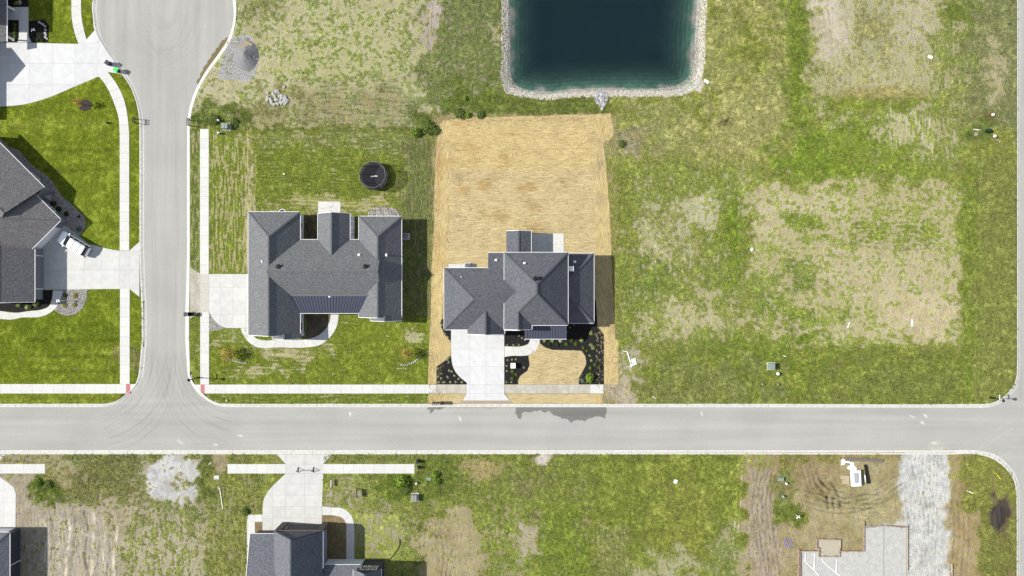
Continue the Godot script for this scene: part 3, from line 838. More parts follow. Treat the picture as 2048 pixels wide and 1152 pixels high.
		var b := (A[j + 2] + dry * 16.0) * gt * w + B[j + 2] * st * u * (1.0 + (big * 0.16 - mid * 0.1) * clampf((B[j] - B[j + 2] - 8) * 0.04, 0.0, 1.0))
		var q := i * 3
		soil_map[q] = tab[255 if r > 255.0 else int(r)]
		soil_map[q + 1] = tab[255 if gg > 255.0 else int(gg)]
		soil_map[q + 2] = tab[255 if b > 255.0 else int(b)]
		veg[i] = int(w * 255.0)
		var hh := 96.0 + w * 60.0 * (0.6 + fine * 0.8) + fine * 70.0 + clump * 60.0 + (n_v[i] * 0.0039216 - 0.5) * sv * 90.0 + (wear - 1.0) * 420.0
		relief[i] = int(clampf(hh, 0.0, 255.0))
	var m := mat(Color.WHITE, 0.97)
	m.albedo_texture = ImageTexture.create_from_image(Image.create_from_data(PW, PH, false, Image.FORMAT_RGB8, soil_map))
	m.heightmap_enabled = true
	m.heightmap_texture = ImageTexture.create_from_image(Image.create_from_data(PW, PH, false, Image.FORMAT_L8, relief))
	m.heightmap_scale = 14.0
	m.metallic_specular = 0.1
	m.texture_repeat = false
	return m

func map_index(x: float, z: float) -> int:
	var a := int((x / MW + 0.5) * PW)
	var b := int((z / MH + 0.5) * PH)
	if a < 0 or b < 0 or a >= PW or b >= PH:
		return -1
	return b * PW + a

# ---------------------------------------------------------------- terrain
func near_edge(p: Vector2, poly: PackedVector2Array) -> float:
	var best := 1e9
	for i in poly.size():
		var q := Geometry2D.get_closest_point_to_segment(p, poly[i], poly[(i + 1) % poly.size()])
		best = minf(best, p.distance_squared_to(q))
	return sqrt(best)

func land_height(p: Vector2) -> float:
	if p.x > pond_lo.x - 1.0 and p.x < pond_hi.x + 1.0 and p.y < pond_hi.y + 1.0:
		if Geometry2D.is_point_in_polygon(p, pond_bank) or Geometry2D.is_point_in_polygon(p + Vector2(0.011, 0.007), pond_bank):
			var d := near_edge(p, pond_bank)
			return -0.42 * d if d < 1.0 else (-0.42 - (d - 1.0) * 0.4 if d < 7.4 else -3.0)
	if Geometry2D.is_point_in_polygon(p, road_mid) or Geometry2D.is_point_in_polygon(p + Vector2(0.011, 0.007), road_mid):
		return -0.35
	return 0.0

var pond_lo := Vector2.ZERO
var pond_hi := Vector2.ZERO
var road_mid := PackedVector2Array()

func make_ground(m: StandardMaterial3D) -> void:
	var nx := 420
	var nz := 242
	var mesh := ArrayMesh.new()
	var v := PackedVector3Array(); var nn := PackedVector3Array(); var uv := PackedVector2Array(); var ix := PackedInt32Array()
	v.resize((nx + 1) * (nz + 1)); nn.resize(v.size()); uv.resize(v.size())
	for j in nz + 1:
		for i in nx + 1:
			var x := (float(i) / nx - 0.5) * MW
			var z := (float(j) / nz - 0.5) * MH
			var k := j * (nx + 1) + i
			v[k] = Vector3(x, land_height(Vector2(x, z)), z)
			uv[k] = Vector2(float(i) / nx, float(j) / nz)
	for j in nz + 1:
		for i in nx + 1:
			var k := j * (nx + 1) + i
			var l := v[k - 1] if i > 0 else v[k]
			var r := v[k + 1] if i < nx else v[k]
			var u := v[k - nx - 1] if j > 0 else v[k]
			var d := v[k + nx + 1] if j < nz else v[k]
			nn[k] = (d - u).cross(r - l).normalized()
			if i < nx and j < nz:
				var c := k + nx + 1
				ix.append_array(PackedInt32Array([k, k + 1, c, k + 1, c + 1, c]))
	var arr := []
	arr.resize(Mesh.ARRAY_MAX)
	arr[Mesh.ARRAY_VERTEX] = v; arr[Mesh.ARRAY_NORMAL] = nn; arr[Mesh.ARRAY_TEX_UV] = uv; arr[Mesh.ARRAY_INDEX] = ix
	mesh.add_surface_from_arrays(Mesh.PRIMITIVE_TRIANGLES, arr)
	structure(put_mesh("ground", mesh, m))
	# the fields beyond, out to the horizon
	var far := grainy(ph(96, 112, 44), ph(150, 142, 84), 40.0, 0.02, 61, 3.0)
	var st := new_st()
	var o := 1500.0
	for q in [[-o, -o, o, -MH / 2], [-o, MH / 2, o, o], [-o, -MH / 2, -MW / 2, MH / 2], [MW / 2, -MH / 2, o, MH / 2]]:
		face(st, [Vector3(q[0], -0.02, q[1]), Vector3(q[2], -0.02, q[1]), Vector3(q[2], -0.02, q[3]), Vector3(q[0], -0.02, q[3])], Vector3.UP)
	structure(obj("terrain", st, far))

# ---------------------------------------------------------------- roads
func small_street_west(edge: int) -> Array:
	# kerb lines of the small street's west side, from the turning circle down and round into the main street; 0 back of kerb, 1 edge of asphalt
	if edge == 0:
		return smooth([[240, -96], [205, -50], [188, -10], [184, 12], [185.5, 32], [189, 60], [206, 92], [226, 122], [244, 149], [259, 171], [271, 200], [277, 227], [279, 256]], 4) + smooth([[279, 300], [279, 500], [279, 735], [276, 754], [268.5, 771.5], [251.5, 788.5], [232, 802], [211, 807], [190, 807.5]], 4) + smooth([[120, 807.5], [-60, 807.5]], 2)
	return smooth([[246, -90], [213, -47], [197, -10], [193, 12], [194, 37], [200, 68], [215, 98], [234, 122], [254, 151], [271, 181], [281, 212], [286, 240], [288, 262]], 4) + smooth([[288, 300], [288, 500], [288, 735], [284.5, 754], [275, 773], [256, 791], [237, 805], [216, 812.5], [190.6, 814.5]], 4) + smooth([[120, 814.5], [-60, 814.5]], 2)

func small_street_east(edge: int) -> Array:
	if edge == 0:
		return smooth([[418, -96], [453, -50], [470, -10], [473, 12], [472, 40], [461, 83], [442, 112], [415, 149], [395.5, 185.5], [384.5, 220], [380, 250]], 4) + smooth([[380, 300], [380, 500], [380, 735], [381, 754], [388, 766.6], [400.4, 781], [412.6, 793.5], [425, 801.5], [439, 806.5], [456, 807.6]], 4) + smooth([[600, 807.6], [1000, 807.6], [1500, 807.6], [1950, 807.8], [1971, 807.5], [1990, 803.5], [2006.7, 794], [2021, 779.6], [2030.6, 763], [2034, 746]], 4) + smooth([[2034.4, 700], [2034.4, 300], [2034.4, -60]], 3)
	return smooth([[412, -90], [445, -47], [462, -10], [466, 12], [466, 40], [454.5, 79], [436, 107.5], [409, 145], [389, 182.5], [377, 220], [373.5, 250]], 4) + smooth([[373.5, 300], [373.5, 500], [373.5, 735], [376, 754], [383, 769], [395.5, 786], [408.5, 797.5], [422, 806], [436, 812], [454, 814.5]], 4) + smooth([[600, 814.5], [1000, 814.5], [1500, 814.8], [1950, 815.5], [1971, 815.5], [1987, 812.5], [2006.7, 803.5], [2023, 789], [2035, 773], [2040, 753]], 4) + smooth([[2040.5, 700], [2040.5, 300], [2040.5, -60]], 3)

func south_kerb(edge: int) -> Array:
	if edge == 0:
		return smooth([[-60, 908.5], [500, 908.5], [1000, 908.5], [1900, 909], [1954, 909], [1985.4, 918], [2010.8, 937], [2028, 962], [2033, 987.6]], 4) + smooth([[2033.5, 1040], [2033.5, 1190]], 2)
	return smooth([[-60, 900.5], [500, 900.5], [1000, 900.5], [1900, 901], [1954, 901], [1988.6, 908.5], [2017, 929], [2036, 959], [2040, 987.6]], 4) + smooth([[2040.5, 1040], [2040.5, 1190]], 2)

func to_m(pts: Array) -> Array:
	var out := []
	for p in pts:
		out.append(g2(p.x, p.y))
	return out

func kerb(outer: Array, inner: Array) -> void:
	var o := to_m(outer)
	var i_ := to_m(inner)
	var node := ground_node("kerb")
	# stations follow the given marks, each span cut into lengths of about three metres
	var lo := []; var li := []
	for k in range(o.size() - 1):
		var n := maxi(1, int(round((o[k + 1] - o[k]).length() / 3.0)))
		for q in n:
			lo.append(o[k].lerp(o[k + 1], float(q) / n)); li.append(i_[k].lerp(i_[k + 1], float(q) / n))
	lo.append(o[-1]); li.append(i_[-1])
	# short spans in the bends are joined to one length
	var k := 0
	while k < lo.size() - 1:
		var e := k + 1
		while e < lo.size() - 1 and (lo[e] - lo[k]).length() < 2.4:
			e += 1
		var st := new_st()
		for q in range(k, e):
			var o0: Vector2 = lo[q]; var o1: Vector2 = lo[q + 1]; var i0: Vector2 = li[q]; var i1: Vector2 = li[q + 1]
			if q == k: o0 = o0.lerp(o1, minf(0.4, 0.012 / maxf(0.02, (o1 - o0).length()))); i0 = i0.lerp(i1, minf(0.4, 0.012 / maxf(0.02, (i1 - i0).length())))
			if q == e - 1: o1 = o1.lerp(o0, minf(0.4, 0.012 / maxf(0.02, (o1 - o0).length()))); i1 = i1.lerp(i0, minf(0.4, 0.012 / maxf(0.02, (i1 - i0).length())))
			var prof := [[0.0, -0.3], [0.0, 0.02], [0.06, 0.032], [0.26, 0.03], [0.72, -0.09], [1.0, -0.112], [1.0, -0.3]]
			for r in prof.size() - 1:
				var p0 := o0.lerp(i0, prof[r][0]); var p1 := o1.lerp(i1, prof[r][0]); var p2 := o1.lerp(i1, prof[r + 1][0]); var p3 := o0.lerp(i0, prof[r + 1][0])
				var hint := Vector3(i0.x - o0.x, 0.3, i0.y - o0.y)
				if r == 0: hint = Vector3(o0.x - i0.x, 0, o0.y - i0.y)
				face(st, [Vector3(p0.x, prof[r][1], p0.y), Vector3(p1.x, prof[r][1], p1.y), Vector3(p2.x, prof[r + 1][1], p2.y), Vector3(p3.x, prof[r + 1][1], p3.y)], hint)
		obj("kerb_stone", st, M.kerb[rng.randi() % M.kerb.size()], node)
		k = e

func px_to_map(x: float, y: float) -> Vector2:
	return Vector2(((x - 1024.0) * S / MW + 0.5) * PW, ((y - 576.0) * S / MH + 0.5) * PH)

func make_roads() -> void:
	# one sheet: main street, small street with its turning circle, street at the east edge
	var west := small_street_west(1); var east := small_street_east(1); var south := south_kerb(1)
	var poly := PackedVector2Array()
	for p in west: poly.append(g2(p.x, p.y))
	for p in south: poly.append(g2(p.x, p.y))
	poly.append(g2(2140, 1190)); poly.append(g2(2140, -60))
	for q in range(east.size() - 1, -1, -1): poly.append(g2(east[q].x, east[q].y))
	for q in 9:
		var a := -PI * (0.17 + 0.66 * q / 8.0)
		poly.append(g2(329 + cos(a) * 136, 12 + sin(a) * 136))
	road_px = poly
	var grown := Geometry2D.offset_polygon(poly, 0.05, Geometry2D.JOIN_MITER)
	road_mid = Geometry2D.offset_polygon(poly, 0.32, Geometry2D.JOIN_MITER)[0]
	var wide: PackedVector2Array = grown[0]
	var st := new_st()
	var idx := Geometry2D.triangulate_polygon(wide)
	for i in range(0, idx.size(), 3):
		var t := []
		var u := []
		for k in 3:
			var p := wide[idx[i + k]]
			t.append(Vector3(p.x, -0.12, p.y))
			u.append(Vector2(p.x / MW + 0.5, p.y / MH + 0.5))
		tri(st, t[0], t[1], t[2], Vector3.UP, u[0], u[1], u[2])
	structure(obj("road", st, road_material()))

var tone := PackedFloat32Array()

func stamp(p: Vector2, wd: float, dk: float) -> void:
	var c := px_to_map(p.x, p.y)
	for b in range(int(c.y - wd), int(c.y + wd) + 1):
		for a in range(int(c.x - wd), int(c.x + wd) + 1):
			if a < 0 or b < 0 or a >= PW or b >= PH:
				continue
			var d := Vector2(a + 0.5, b + 0.5).distance_to(c) / wd
			if d < 1.0:
				tone[b * PW + a] -= dk * (1.0 - d)

func road_material() -> StandardMaterial3D:
	# asphalt: aggregate grain, paving lanes, rubber left by turning wheels, pale scrapes, mud and wet runoff with their own outlines
	var total := PW * PH
	var out := PackedByteArray(); out.resize(total * 3)
	var fine := noise_bytes(PW, PH, 0.35, 21, 2, FastNoiseLite.TYPE_SIMPLEX)
	var big := noise_bytes(PW, PH, 0.008, 22, 4, FastNoiseLite.TYPE_SIMPLEX_SMOOTH)
	var nh := noise_bytes(PW / 32, PH, 0.05, 23, 4, FastNoiseLite.TYPE_SIMPLEX_SMOOTH)
	var nv := noise_bytes(PW, PH / 24, 0.05, 24, 4, FastNoiseLite.TYPE_SIMPLEX_SMOOTH)
	tone.resize(total); tone.fill(1.0)
	var brown := PackedFloat32Array(); brown.resize(total)
	# wheel marks: arcs in plan units
	var arcs := []
	for k in 30:
		var r := rng.randf_range(18, 88)
		arcs.append([330 + rng.randf_range(-12, 12), 6 + rng.randf_range(-14, 14), r, rng.randf_range(-0.9, 0.4), rng.randf_range(1.3, 4.0), rng.randf_range(0.012, 0.03), rng.randf_range(1.4, 2.4)])
	for k in 14:
		arcs.append([190 - rng.randf_range(0, 16), 706 + rng.randf_range(-8, 8), 108 + k * 5.0 + rng.randf_range(-3, 3), 0.02, 1.35, rng.randf_range(0.02, 0.05)])
		arcs.append([474 + rng.randf_range(0, 16), 706 + rng.randf_range(-8, 8), 108 + k * 5.0 + rng.randf_range(-3, 3), PI - 1.4, PI - 0.02, rng.randf_range(0.02, 0.05)])
	for k in 8:
		arcs.append([2030 + rng.randf_range(0, 40), 1020 + rng.randf_range(-12, 12), 100 + k * 9.0, PI * 1.02, PI * 1.42, -rng.randf_range(0.015, 0.04)])
	for k in 5:
		arcs.append([1120, 950, 950 + k * 8, -0.3, -0.06, 0.02])
	for q in arcs:
		var steps := int(absf(q[4] - q[3]) * q[2] / 1.2)
		for s in steps:
			var t: float = lerpf(q[3], q[4], float(s) / steps)
			var wob := 1.0 + 0.04 * sin(t * 3.0 + q[2])
			stamp(Vector2(q[0] + cos(t) * q[2] * wob, q[1] + sin(t) * q[2] * (q[6] if q.size() > 6 else 1.15) * wob), 1.5, q[5])
	# straight lanes in the small street
	for x in [305.0, 312.0, 342.0, 349.0]:
		for s in 500:
			stamp(Vector2(x + 2.0 * sin(s * 0.02), 220 + s), 2.2, 0.012)
	# pale scrapes
	for q in [[360, 885, 14, 0.6], [430, 890, 10, 0.2], [1826, 834, 12, 0.3], [1852, 832, 9, 0.8], [1846, 846, 8, 0.5], [920, 838, 8, 1.2], [700, 828, 7, 1.4], [1404, 828, 9, 1.2], [1870, 886, 10, 0.2], [480, 872, 10, 0.1]]:
		for s in 14:
			stamp(Vector2(q[0] + (s / 14.0 - 0.5) * q[2] * cos(q[3]), q[1] + (s / 14.0 - 0.5) * q[2] * sin(q[3]) + rng.randf_range(-1, 1)), 2.0 + rng.randf() * 2.0, -0.05)
	# polygons: [outline, darker, browner]
	var wet := [
		[[[1031, 812], [1212, 812], [1213, 832], [1209, 839], [1202, 833], [1192, 833], [1168, 842], [1154, 839], [1143, 845], [1134, 838], [1112, 832], [1098, 822], [1089, 826], [1078, 821], [1062, 824], [1045, 826], [1041, 838], [1034, 836], [1031, 824]], 0.28, 0.0],
		[[[856, 813], [888, 813], [885, 819], [878, 818], [869, 820], [862, 829], [859, 826], [860, 819], [854, 821]], 0.3, 0.0],
		[[[458, 72], [454, 80], [436, 108], [410, 145], [396, 170], [393, 164], [404, 140], [422, 112], [444, 80]], 0.22, 0.8],
		[[[860, 812], [1030, 812], [1030, 816], [940, 817], [880, 816]], 0.03, 0.5],
		[[[1790, 896], [1900, 896], [1900, 902], [1880, 903], [1790, 903]], -0.05, 0.15],
		[[[1860, 884], [1878, 881], [1890, 890], [1884, 903], [1862, 903], [1856, 893]], -0.06, 0.1],
	]
	var edge := FastNoiseLite.new()
	edge.seed = 5
	edge.frequency = 0.08
	for w in wet:
		var pl := PackedVector2Array()
		for p in w[0]: pl.append(px_to_map(p[0], p[1]))
		var lo := pl[0]; var hi := pl[0]
		for p in pl:
			lo = lo.min(p); hi = hi.max(p)
		for b in range(int(lo.y) - 2, int(hi.y) + 3):
			for a in range(int(lo.x) - 2, int(hi.x) + 3):
				if a < 0 or b < 0 or a >= PW or b >= PH: continue
				var p := Vector2(a + 0.5, b + 0.5) + Vector2(edge.get_noise_2d(a, b), edge.get_noise_2d(b + 90, a)) * 3.0
				if Geometry2D.is_point_in_polygon(p, pl):
					tone[b * PW + a] -= w[1]
					brown[b * PW + a] = w[2]
	# the drips at the mailboxes along the gutter are mud
	var tab := PackedByteArray(); tab.resize(256)
	for i in 256:
		tab[i] = int(clampf(Color(lin_of(i) / GAIN, 0, 0).linear_to_srgb().r * 255.0 + 0.5, 0, 255))
	var y_main := int(px_to_map(0, 795).y)
	var y_end := int(px_to_map(0, 925).y)
	var x_a := int(px_to_map(170, 0).x)
	var x_b := int(px_to_map(490, 0).x)
	var x_r := int(px_to_map(1930, 0).x)
	for b in PH:
		var main := b >= y_main and b < y_end
		for a in PW:
			if not main and not (a >= x_a and a < x_b and b < y_main) and a < x_r:
				continue
			var i := b * PW + a
			var lane := (nh[i] if main else nv[i]) * 0.0039216 - 0.5
			var t := (tone[i] + (fine[i] * 0.0039216 - 0.5) * 0.09 + (big[i] * 0.0039216 - 0.5) * 0.06 + lane * 0.08) * 206.0
			var br := brown[i]
			var q := i * 3
			out[q] = tab[int(clampf(t * (1.0 - 0.10 * br), 0, 255))]
			out[q + 1] = tab[int(clampf(t * (0.997 - 0.2 * br), 0, 255))]
			out[q + 2] = tab[int(clampf(t * (0.968 - 0.42 * br), 0, 255))]
	var m := mat(Color.WHITE, 0.93)
	m.metallic_specular = 0.2
	m.albedo_texture = ImageTexture.create_from_image(Image.create_from_data(PW, PH, false, Image.FORMAT_RGB8, out))
	m.texture_repeat = false
	return m

# ---------------------------------------------------------------- paving
# an outline in plan metres cut along grid lines (plan units) into separate slabs
func slabs(node: Node, poly: PackedVector2Array, xs: Array, ys: Array, mats: Array, top := 0.03, gap := 0.015, called := "slab") -> void:
	for i in range(xs.size() - 1):
		for j in range(ys.size() - 1):
			var a := g2(xs[i], ys[j]) + Vector2(gap, gap) * 0.5
			var b := g2(xs[i + 1], ys[j + 1]) - Vector2(gap, gap) * 0.5
			var cell := PackedVector2Array([a, Vector2(b.x, a.y), b, Vector2(a.x, b.y)])
			for piece in Geometry2D.intersect_polygons(poly, cell):
				if piece.size() < 3 or absf(area_of(piece)) < 0.02:
					continue
				var st := new_st()
				prism(st, piece, -0.08, top + rng.randf_range(-0.003, 0.003))
				obj(called, st, mats[rng.randi() % mats.size()], node)

func area_of(p: PackedVector2Array) -> float:
	var s := 0.0
	for i in p.size():
		s += p[i].cross(p[(i + 1) % p.size()])
	return s * 0.5

# a walk between two plan lines, cut across into slabs about `step` metres long
func walk(node: Node, left: Array, right: Array, step: float, mats: Array, top := 0.03) -> void:
	var n := maxi(1, int(round(maxf(line_len(left), line_len(right)) * S / step)))
	for k in n:
		var poly := PackedVector2Array()
		var sub := 4
		for q in sub + 1:
			var t := (k + lerpf(0.008, 0.992, float(q) / sub)) / n
			var p := line_at(left, t)
			poly.append(g2(p.x, p.y))
		for q in range(sub, -1, -1):
			var t := (k + lerpf(0.008, 0.992, float(q) / sub)) / n
			var p := line_at(right, t)
			poly.append(g2(p.x, p.y))
		var st := new_st()
		prism(st, poly, -0.08, top + rng.randf_range(-0.003, 0.003))
		obj("slab", st, mats[rng.randi() % mats.size()], node)

func span(a: float, b: float, n: int) -> Array:
	var out := []
	for i in n + 1:
		out.append(lerpf(a, b, float(i) / n))
	return out

func make_paving() -> void:
	var C: Array = M.concrete
	var D: Array = M.dirty
	# pavements
	var w := ground_node("pavement")
	walk(w, smooth([[150, -60], [143.5, -30], [143, 0], [144, 37], [151, 71], [157.5, 88]]), smooth([[168, -60], [162.5, -30], [162, 0], [163.5, 37], [168, 60], [173, 79]]), 1.5, C)
	walk(w, smooth([[199, 154], [212, 171], [227, 203], [237, 234], [239.5, 268]]), smooth([[216, 144], [232, 166], [246.6, 195], [255, 232], [258.5, 268]]), 1.5, C)
	slabs(w, rect_px(239.5, 268, 258.5, 501), [239.5, 258.5], span(268, 501, 12), C)
	slabs(w, rect_px(240, 577, 259.5, 768), [240, 259.5], span(577, 768, 10), C)
	slabs(w, rect_px(-60, 768, 252.5, 787), span(-60, 252.5, 15), [768, 787], C)
	slabs(w, px_poly([[252.5, 768], [273, 768], [262, 780], [254, 787], [252.5, 787]]), [260.4, 275], [768, 787], C)
	slabs(w, rect_px(252.5, 768, 260.4, 787), [252.5, 260.4], [768, 787], [M.tactile], 0.034, 0.03, "tactile_pad")
	var e := ground_node("pavement")
	slabs(e, rect_px(400, 258, 417.7, 548), [400, 417.7], span(258, 548, 15), C)
	slabs(e, rect_px(400.5, 624, 418.2, 769), [400.5, 418.2], span(624, 769, 7), C)
	slabs(e, px_poly([[389, 769], [401.6, 769], [401.6, 783.5]]), [380, 401.6], [769, 787], C)
	slabs(e, rect_px(401.6, 769, 409.2, 786.5), [401.6, 409.2], [769, 786.5], [M.tactile], 0.034, 0.03, "tactile_pad")
	slabs(e, rect_px(409.2, 769, 872, 787), span(409.2, 872, 22), [769, 787], C)
	slabs(e, rect_px(872, 769, 934, 787), span(872, 934, 3), [769, 787], D)
	slabs(e, rect_px(1008.6, 769, 1180, 787), span(1008.6, 1180, 8), [769, 787], D)
	slabs(e, rect_px(1180, 769, 1207, 787), [1180, 1207], [769, 787], C)
	var s := ground_node("pavement")
	slabs(s, rect_px(-60, 928, 90, 947), span(-60, 90, 7), [928, 947], C)
	slabs(s, rect_px(455, 928, 571.4, 947), span(455, 571.4, 6), [928, 947], C)
	slabs(s, rect_px(646.4, 928, 829, 947), span(646.4, 829, 9), [928, 947], C)
	# drive of the dark house with the wings
	var a := ground_node("driveway")
	slabs(a, px_poly([[380, 533.5], [400, 547.5], [400, 624], [380, 638]]), [380, 400], [533, 585, 638.5], [C[0], D[0]])
	slabs(a, rect_px(400, 547.5, 418, 624), [400, 418], [547.5, 567, 586, 605, 624], [M.tan_concrete])
	slabs(a, poly_of([[418, 548], [520, 548], [520, 656], [456, 656]] + _arr(smooth([[451, 655.5], [438, 650], [427, 640], [421, 630], [418, 622]], 4))), [418, 441, 466, 491, 520], [548, 575, 602, 629, 657], M.drive)
	walk(a, smooth([[520, 657], [506, 668], [511, 676], [520, 679.4], [560, 679.4], [604.4, 679.4], [629, 674.6], [651, 658.7], [659, 644], [662, 627]]), smooth([[481, 656.5], [487, 670], [495, 682], [510, 692.5], [560, 694.6], [614, 694.6], [638.6, 690.4], [663, 671], [674, 651], [677.6, 627]]), 1.6, C)
	slabs(ground_node("patio"), rect_px(636, 403, 681, 470), [636, 658.5, 681], [403, 425, 447, 470], C)
	# drive of the house on the straw lot
	var b := ground_node("driveway")
	var bp := [[902, 645], [1008.4, 645], [1008.4, 788], [1020, 801], [925, 801], [934, 787]] + _arr(smooth([[933.6, 765], [921, 755], [910, 742], [904.5, 728], [902.5, 712]], 4))
	slabs(b, poly_of(bp), [902, 939, 972, 1021], [645, 660, 698, 733, 769, 787, 802], M.bright, 0.06)
	walk(b, smooth([[1008.8, 692.7], [1043, 692.7], [1056.6, 687.7], [1060.4, 676], [1060.4, 664]]), smooth([[1008.8, 713.6], [1022, 711.5], [1052, 711], [1068, 705.7], [1077, 694.5], [1079.6, 676], [1079.6, 664]]), 1.5, C)
	slabs(ground_node("patio"), rect_px(1062.7, 467, 1127.7, 512), [1062.7, 1095, 1127.7], [467, 489, 512], C, 0.08)
	slabs(ground_node("equipment_pad"), rect_px(897, 528, 953, 541), [897, 922, 953], [528, 541], C, 0.08)
	# drive of the angled house
	var c := ground_node("driveway")
	var cp := [[60, 500], [80, 497], [126, 449], [130, 450], [159.7, 474.5]] + _arr(smooth([[161, 475], [174, 485], [198, 493], [220, 498.5], [239, 501.5]], 4)) + [[259, 501.2], [279, 483.5], [279, 594], [259, 577.5], [127, 579.5], [60, 580]]
	slabs(c, poly_of(cp), [60, 98, 136, 168, 204, 239.3, 259.2, 280], [440, 475, 502, 540, 578, 600], M.drive)
	walk(c, smooth([[106, 581], [105, 593], [97.7, 613], [80.6, 620], [58, 622], [36.6, 625.5], [0, 622], [-40, 615]]), smooth([[127, 581], [122, 595.7], [110, 617.7], [92, 630], [78, 634], [44, 635], [24, 639], [0, 637.7], [-40, 632]]), 1.6, C)
	# drive and walk of the house in the north-west corner
	var f := ground_node("driveway")
	var fp := [[-60, 84], [0, 85], [68, 86], [157.5, 88], [173, 79], [189.5, 61], [206, 92], [226, 122], [243, 148], [216, 144], [199, 154]] + _arr(smooth([[195, 154], [146.5, 174.5], [97.7, 195], [49, 208.7], [0, 213], [-60, 214]], 4))
	slabs(f, poly_of(fp), [-60, -20, 18, 59, 105, 150, 196, 250], [55, 86, 127, 169, 216], M.bright)
	slabs(f, px_poly([[38, 40], [57, 40], [57.5, 72], [63, 85], [35, 85], [38, 75]]), [34, 64], [40, 56, 70, 86], C)
	slabs(f, rect_px(15, 14, 57, 40), [15, 37, 57], [14, 40], C)
	# drive and walks of the house at the south edge
	var d := ground_node("driveway")
	var dp := [[554, 908.8], [664, 908.8], [646.4, 928], [646.4, 950], [644, 1013.6], [644, 1062], [525, 1062]] + _arr(smooth([[525, 1020], [528, 998], [540, 978], [560.6, 957.4], [571.4, 947]], 4)) + [[571.4, 928]]
	slabs(d, poly_of(dp), [520, 545, 571.4, 609, 646.5, 670], [908, 928, 947, 968, 990, 1013, 1036, 1064], M.drive)
	walk(d, smooth([[644.4, 1012.6], [662.7, 1015], [683, 1016], [700, 1027], [707, 1042.5], [708.7, 1058]]) + smooth([[708.7, 1075], [708.7, 1122]], 3), smooth([[644.4, 1030], [669.5, 1031], [686.5, 1037], [692.7, 1049], [692.7, 1062]]) + smooth([[692.7, 1078], [692.7, 1122]], 3), 1.5, C)
	slabs(d, px_poly([[494, 1029], [524.6, 1029], [524.6, 1043.5], [510, 1043.5], [510, 1160], [494, 1160]]), [494, 510, 525], [1029, 1043.5, 1068, 1092, 1116, 1140, 1160], C)
	# drive of the house in the south-west corner
	var h := ground_node("driveway")
	slabs(h, poly_of([[-60, 953.6], [0, 953.6], [19.7, 968], [28, 975], [31.7, 987.5], [31, 1085], [-60, 1085]]), [-60, -15, 8, 32], [950, 980, 1005, 1030, 1055, 1085], C)
	slabs(h, px_poly([[-60, 908.8], [11, 908.8], [0, 921.5], [-8, 928], [-60, 928]]), [-60, 12], [908, 928], C)

func poly_of(pts: Array) -> PackedVector2Array:
	return px_poly(pts)

func _arr(pts: Array) -> Array:
	var out := []
	for p in pts:
		out.append([p.x, p.y])
	return out

# ---------------------------------------------------------------- beds, straw, pond
func sheet(called: String, poly: PackedVector2Array, m: Material, top := 0.02, parent: Node = self) -> MeshInstance3D:
	var st := new_st()
	prism(st, poly, -0.06, top)
	var o := obj(called, st, m, parent)
	if parent == self:
		structure(o)
	return o

# stones or chips strewn over an outline, as one mass
func strew(called: String, poly: PackedVector2Array, count: int, r0: float, r1: float, tones: Array, mesh: Mesh, y := 0.02, skip := PackedVector2Array(), slope := false) -> void:
	var lo := poly[0]; var hi := poly[0]
	for p in poly:
		lo = lo.min(p); hi = hi.max(p)
	var buf := PackedFloat32Array()
	var made := 0
	var tries := 0
	while made < count and tries < count * 12:
		tries += 1
		var p := Vector2(rng.randf_range(lo.x, hi.x), rng.randf_range(lo.y, hi.y))
		if not Geometry2D.is_point_in_polygon(p, poly):
			continue
		if skip.size() and Geometry2D.is_point_in_polygon(p, skip):
			continue
		var r := rng.randf_range(r0, r1)
		var b := Basis(Vector3.UP, rng.randf() * TAU).scaled(Vector3(r * rng.randf_range(0.8, 1.3), r * rng.randf_range(0.6, 1.0), r))
		var tn: Color = tones[rng.randi() % tones.size()]
		var k := rng.randf_range(0.85, 1.12)
		var yy := land_height(p) if slope else y
		buf.append_array(PackedFloat32Array([b.x.x, b.y.x, b.z.x, p.x, b.x.y, b.y.y, b.z.y, yy + r * 0.2, b.x.z, b.y.z, b.z.z, p.y, tn.r * k, tn.g * k, tn.b * k, 1.0]))
		made += 1
	multi(called, mesh, buf, made, M.tinted)

func multi(called: String, mesh: Mesh, buf: PackedFloat32Array, n: int, m: Material) -> MultiMeshInstance3D:
	var mm := MultiMesh.new()
	mm.transform_format = MultiMesh.TRANSFORM_3D
	mm.use_colors = true
	mm.mesh = mesh
	mm.instance_count = n
	mm.buffer = buf
	var o := MultiMeshInstance3D.new()
	o.multimesh = mm
	o.material_override = m
	o.name = named(called, self)
	add_child(o, true)
	o.set_meta("kind", "stuff")
	return o

func lin(r: float, gg: float, b: float) -> Color:
	return Color(lin_of(r) / GAIN, lin_of(gg) / GAIN, lin_of(b) / GAIN)

const STRAW_ROWS := [238.0, 266.0, 296.0, 328.0, 354.0, 372.0, 398.0, 428.0, 456.0, 486.0, 512.0, 540.0]

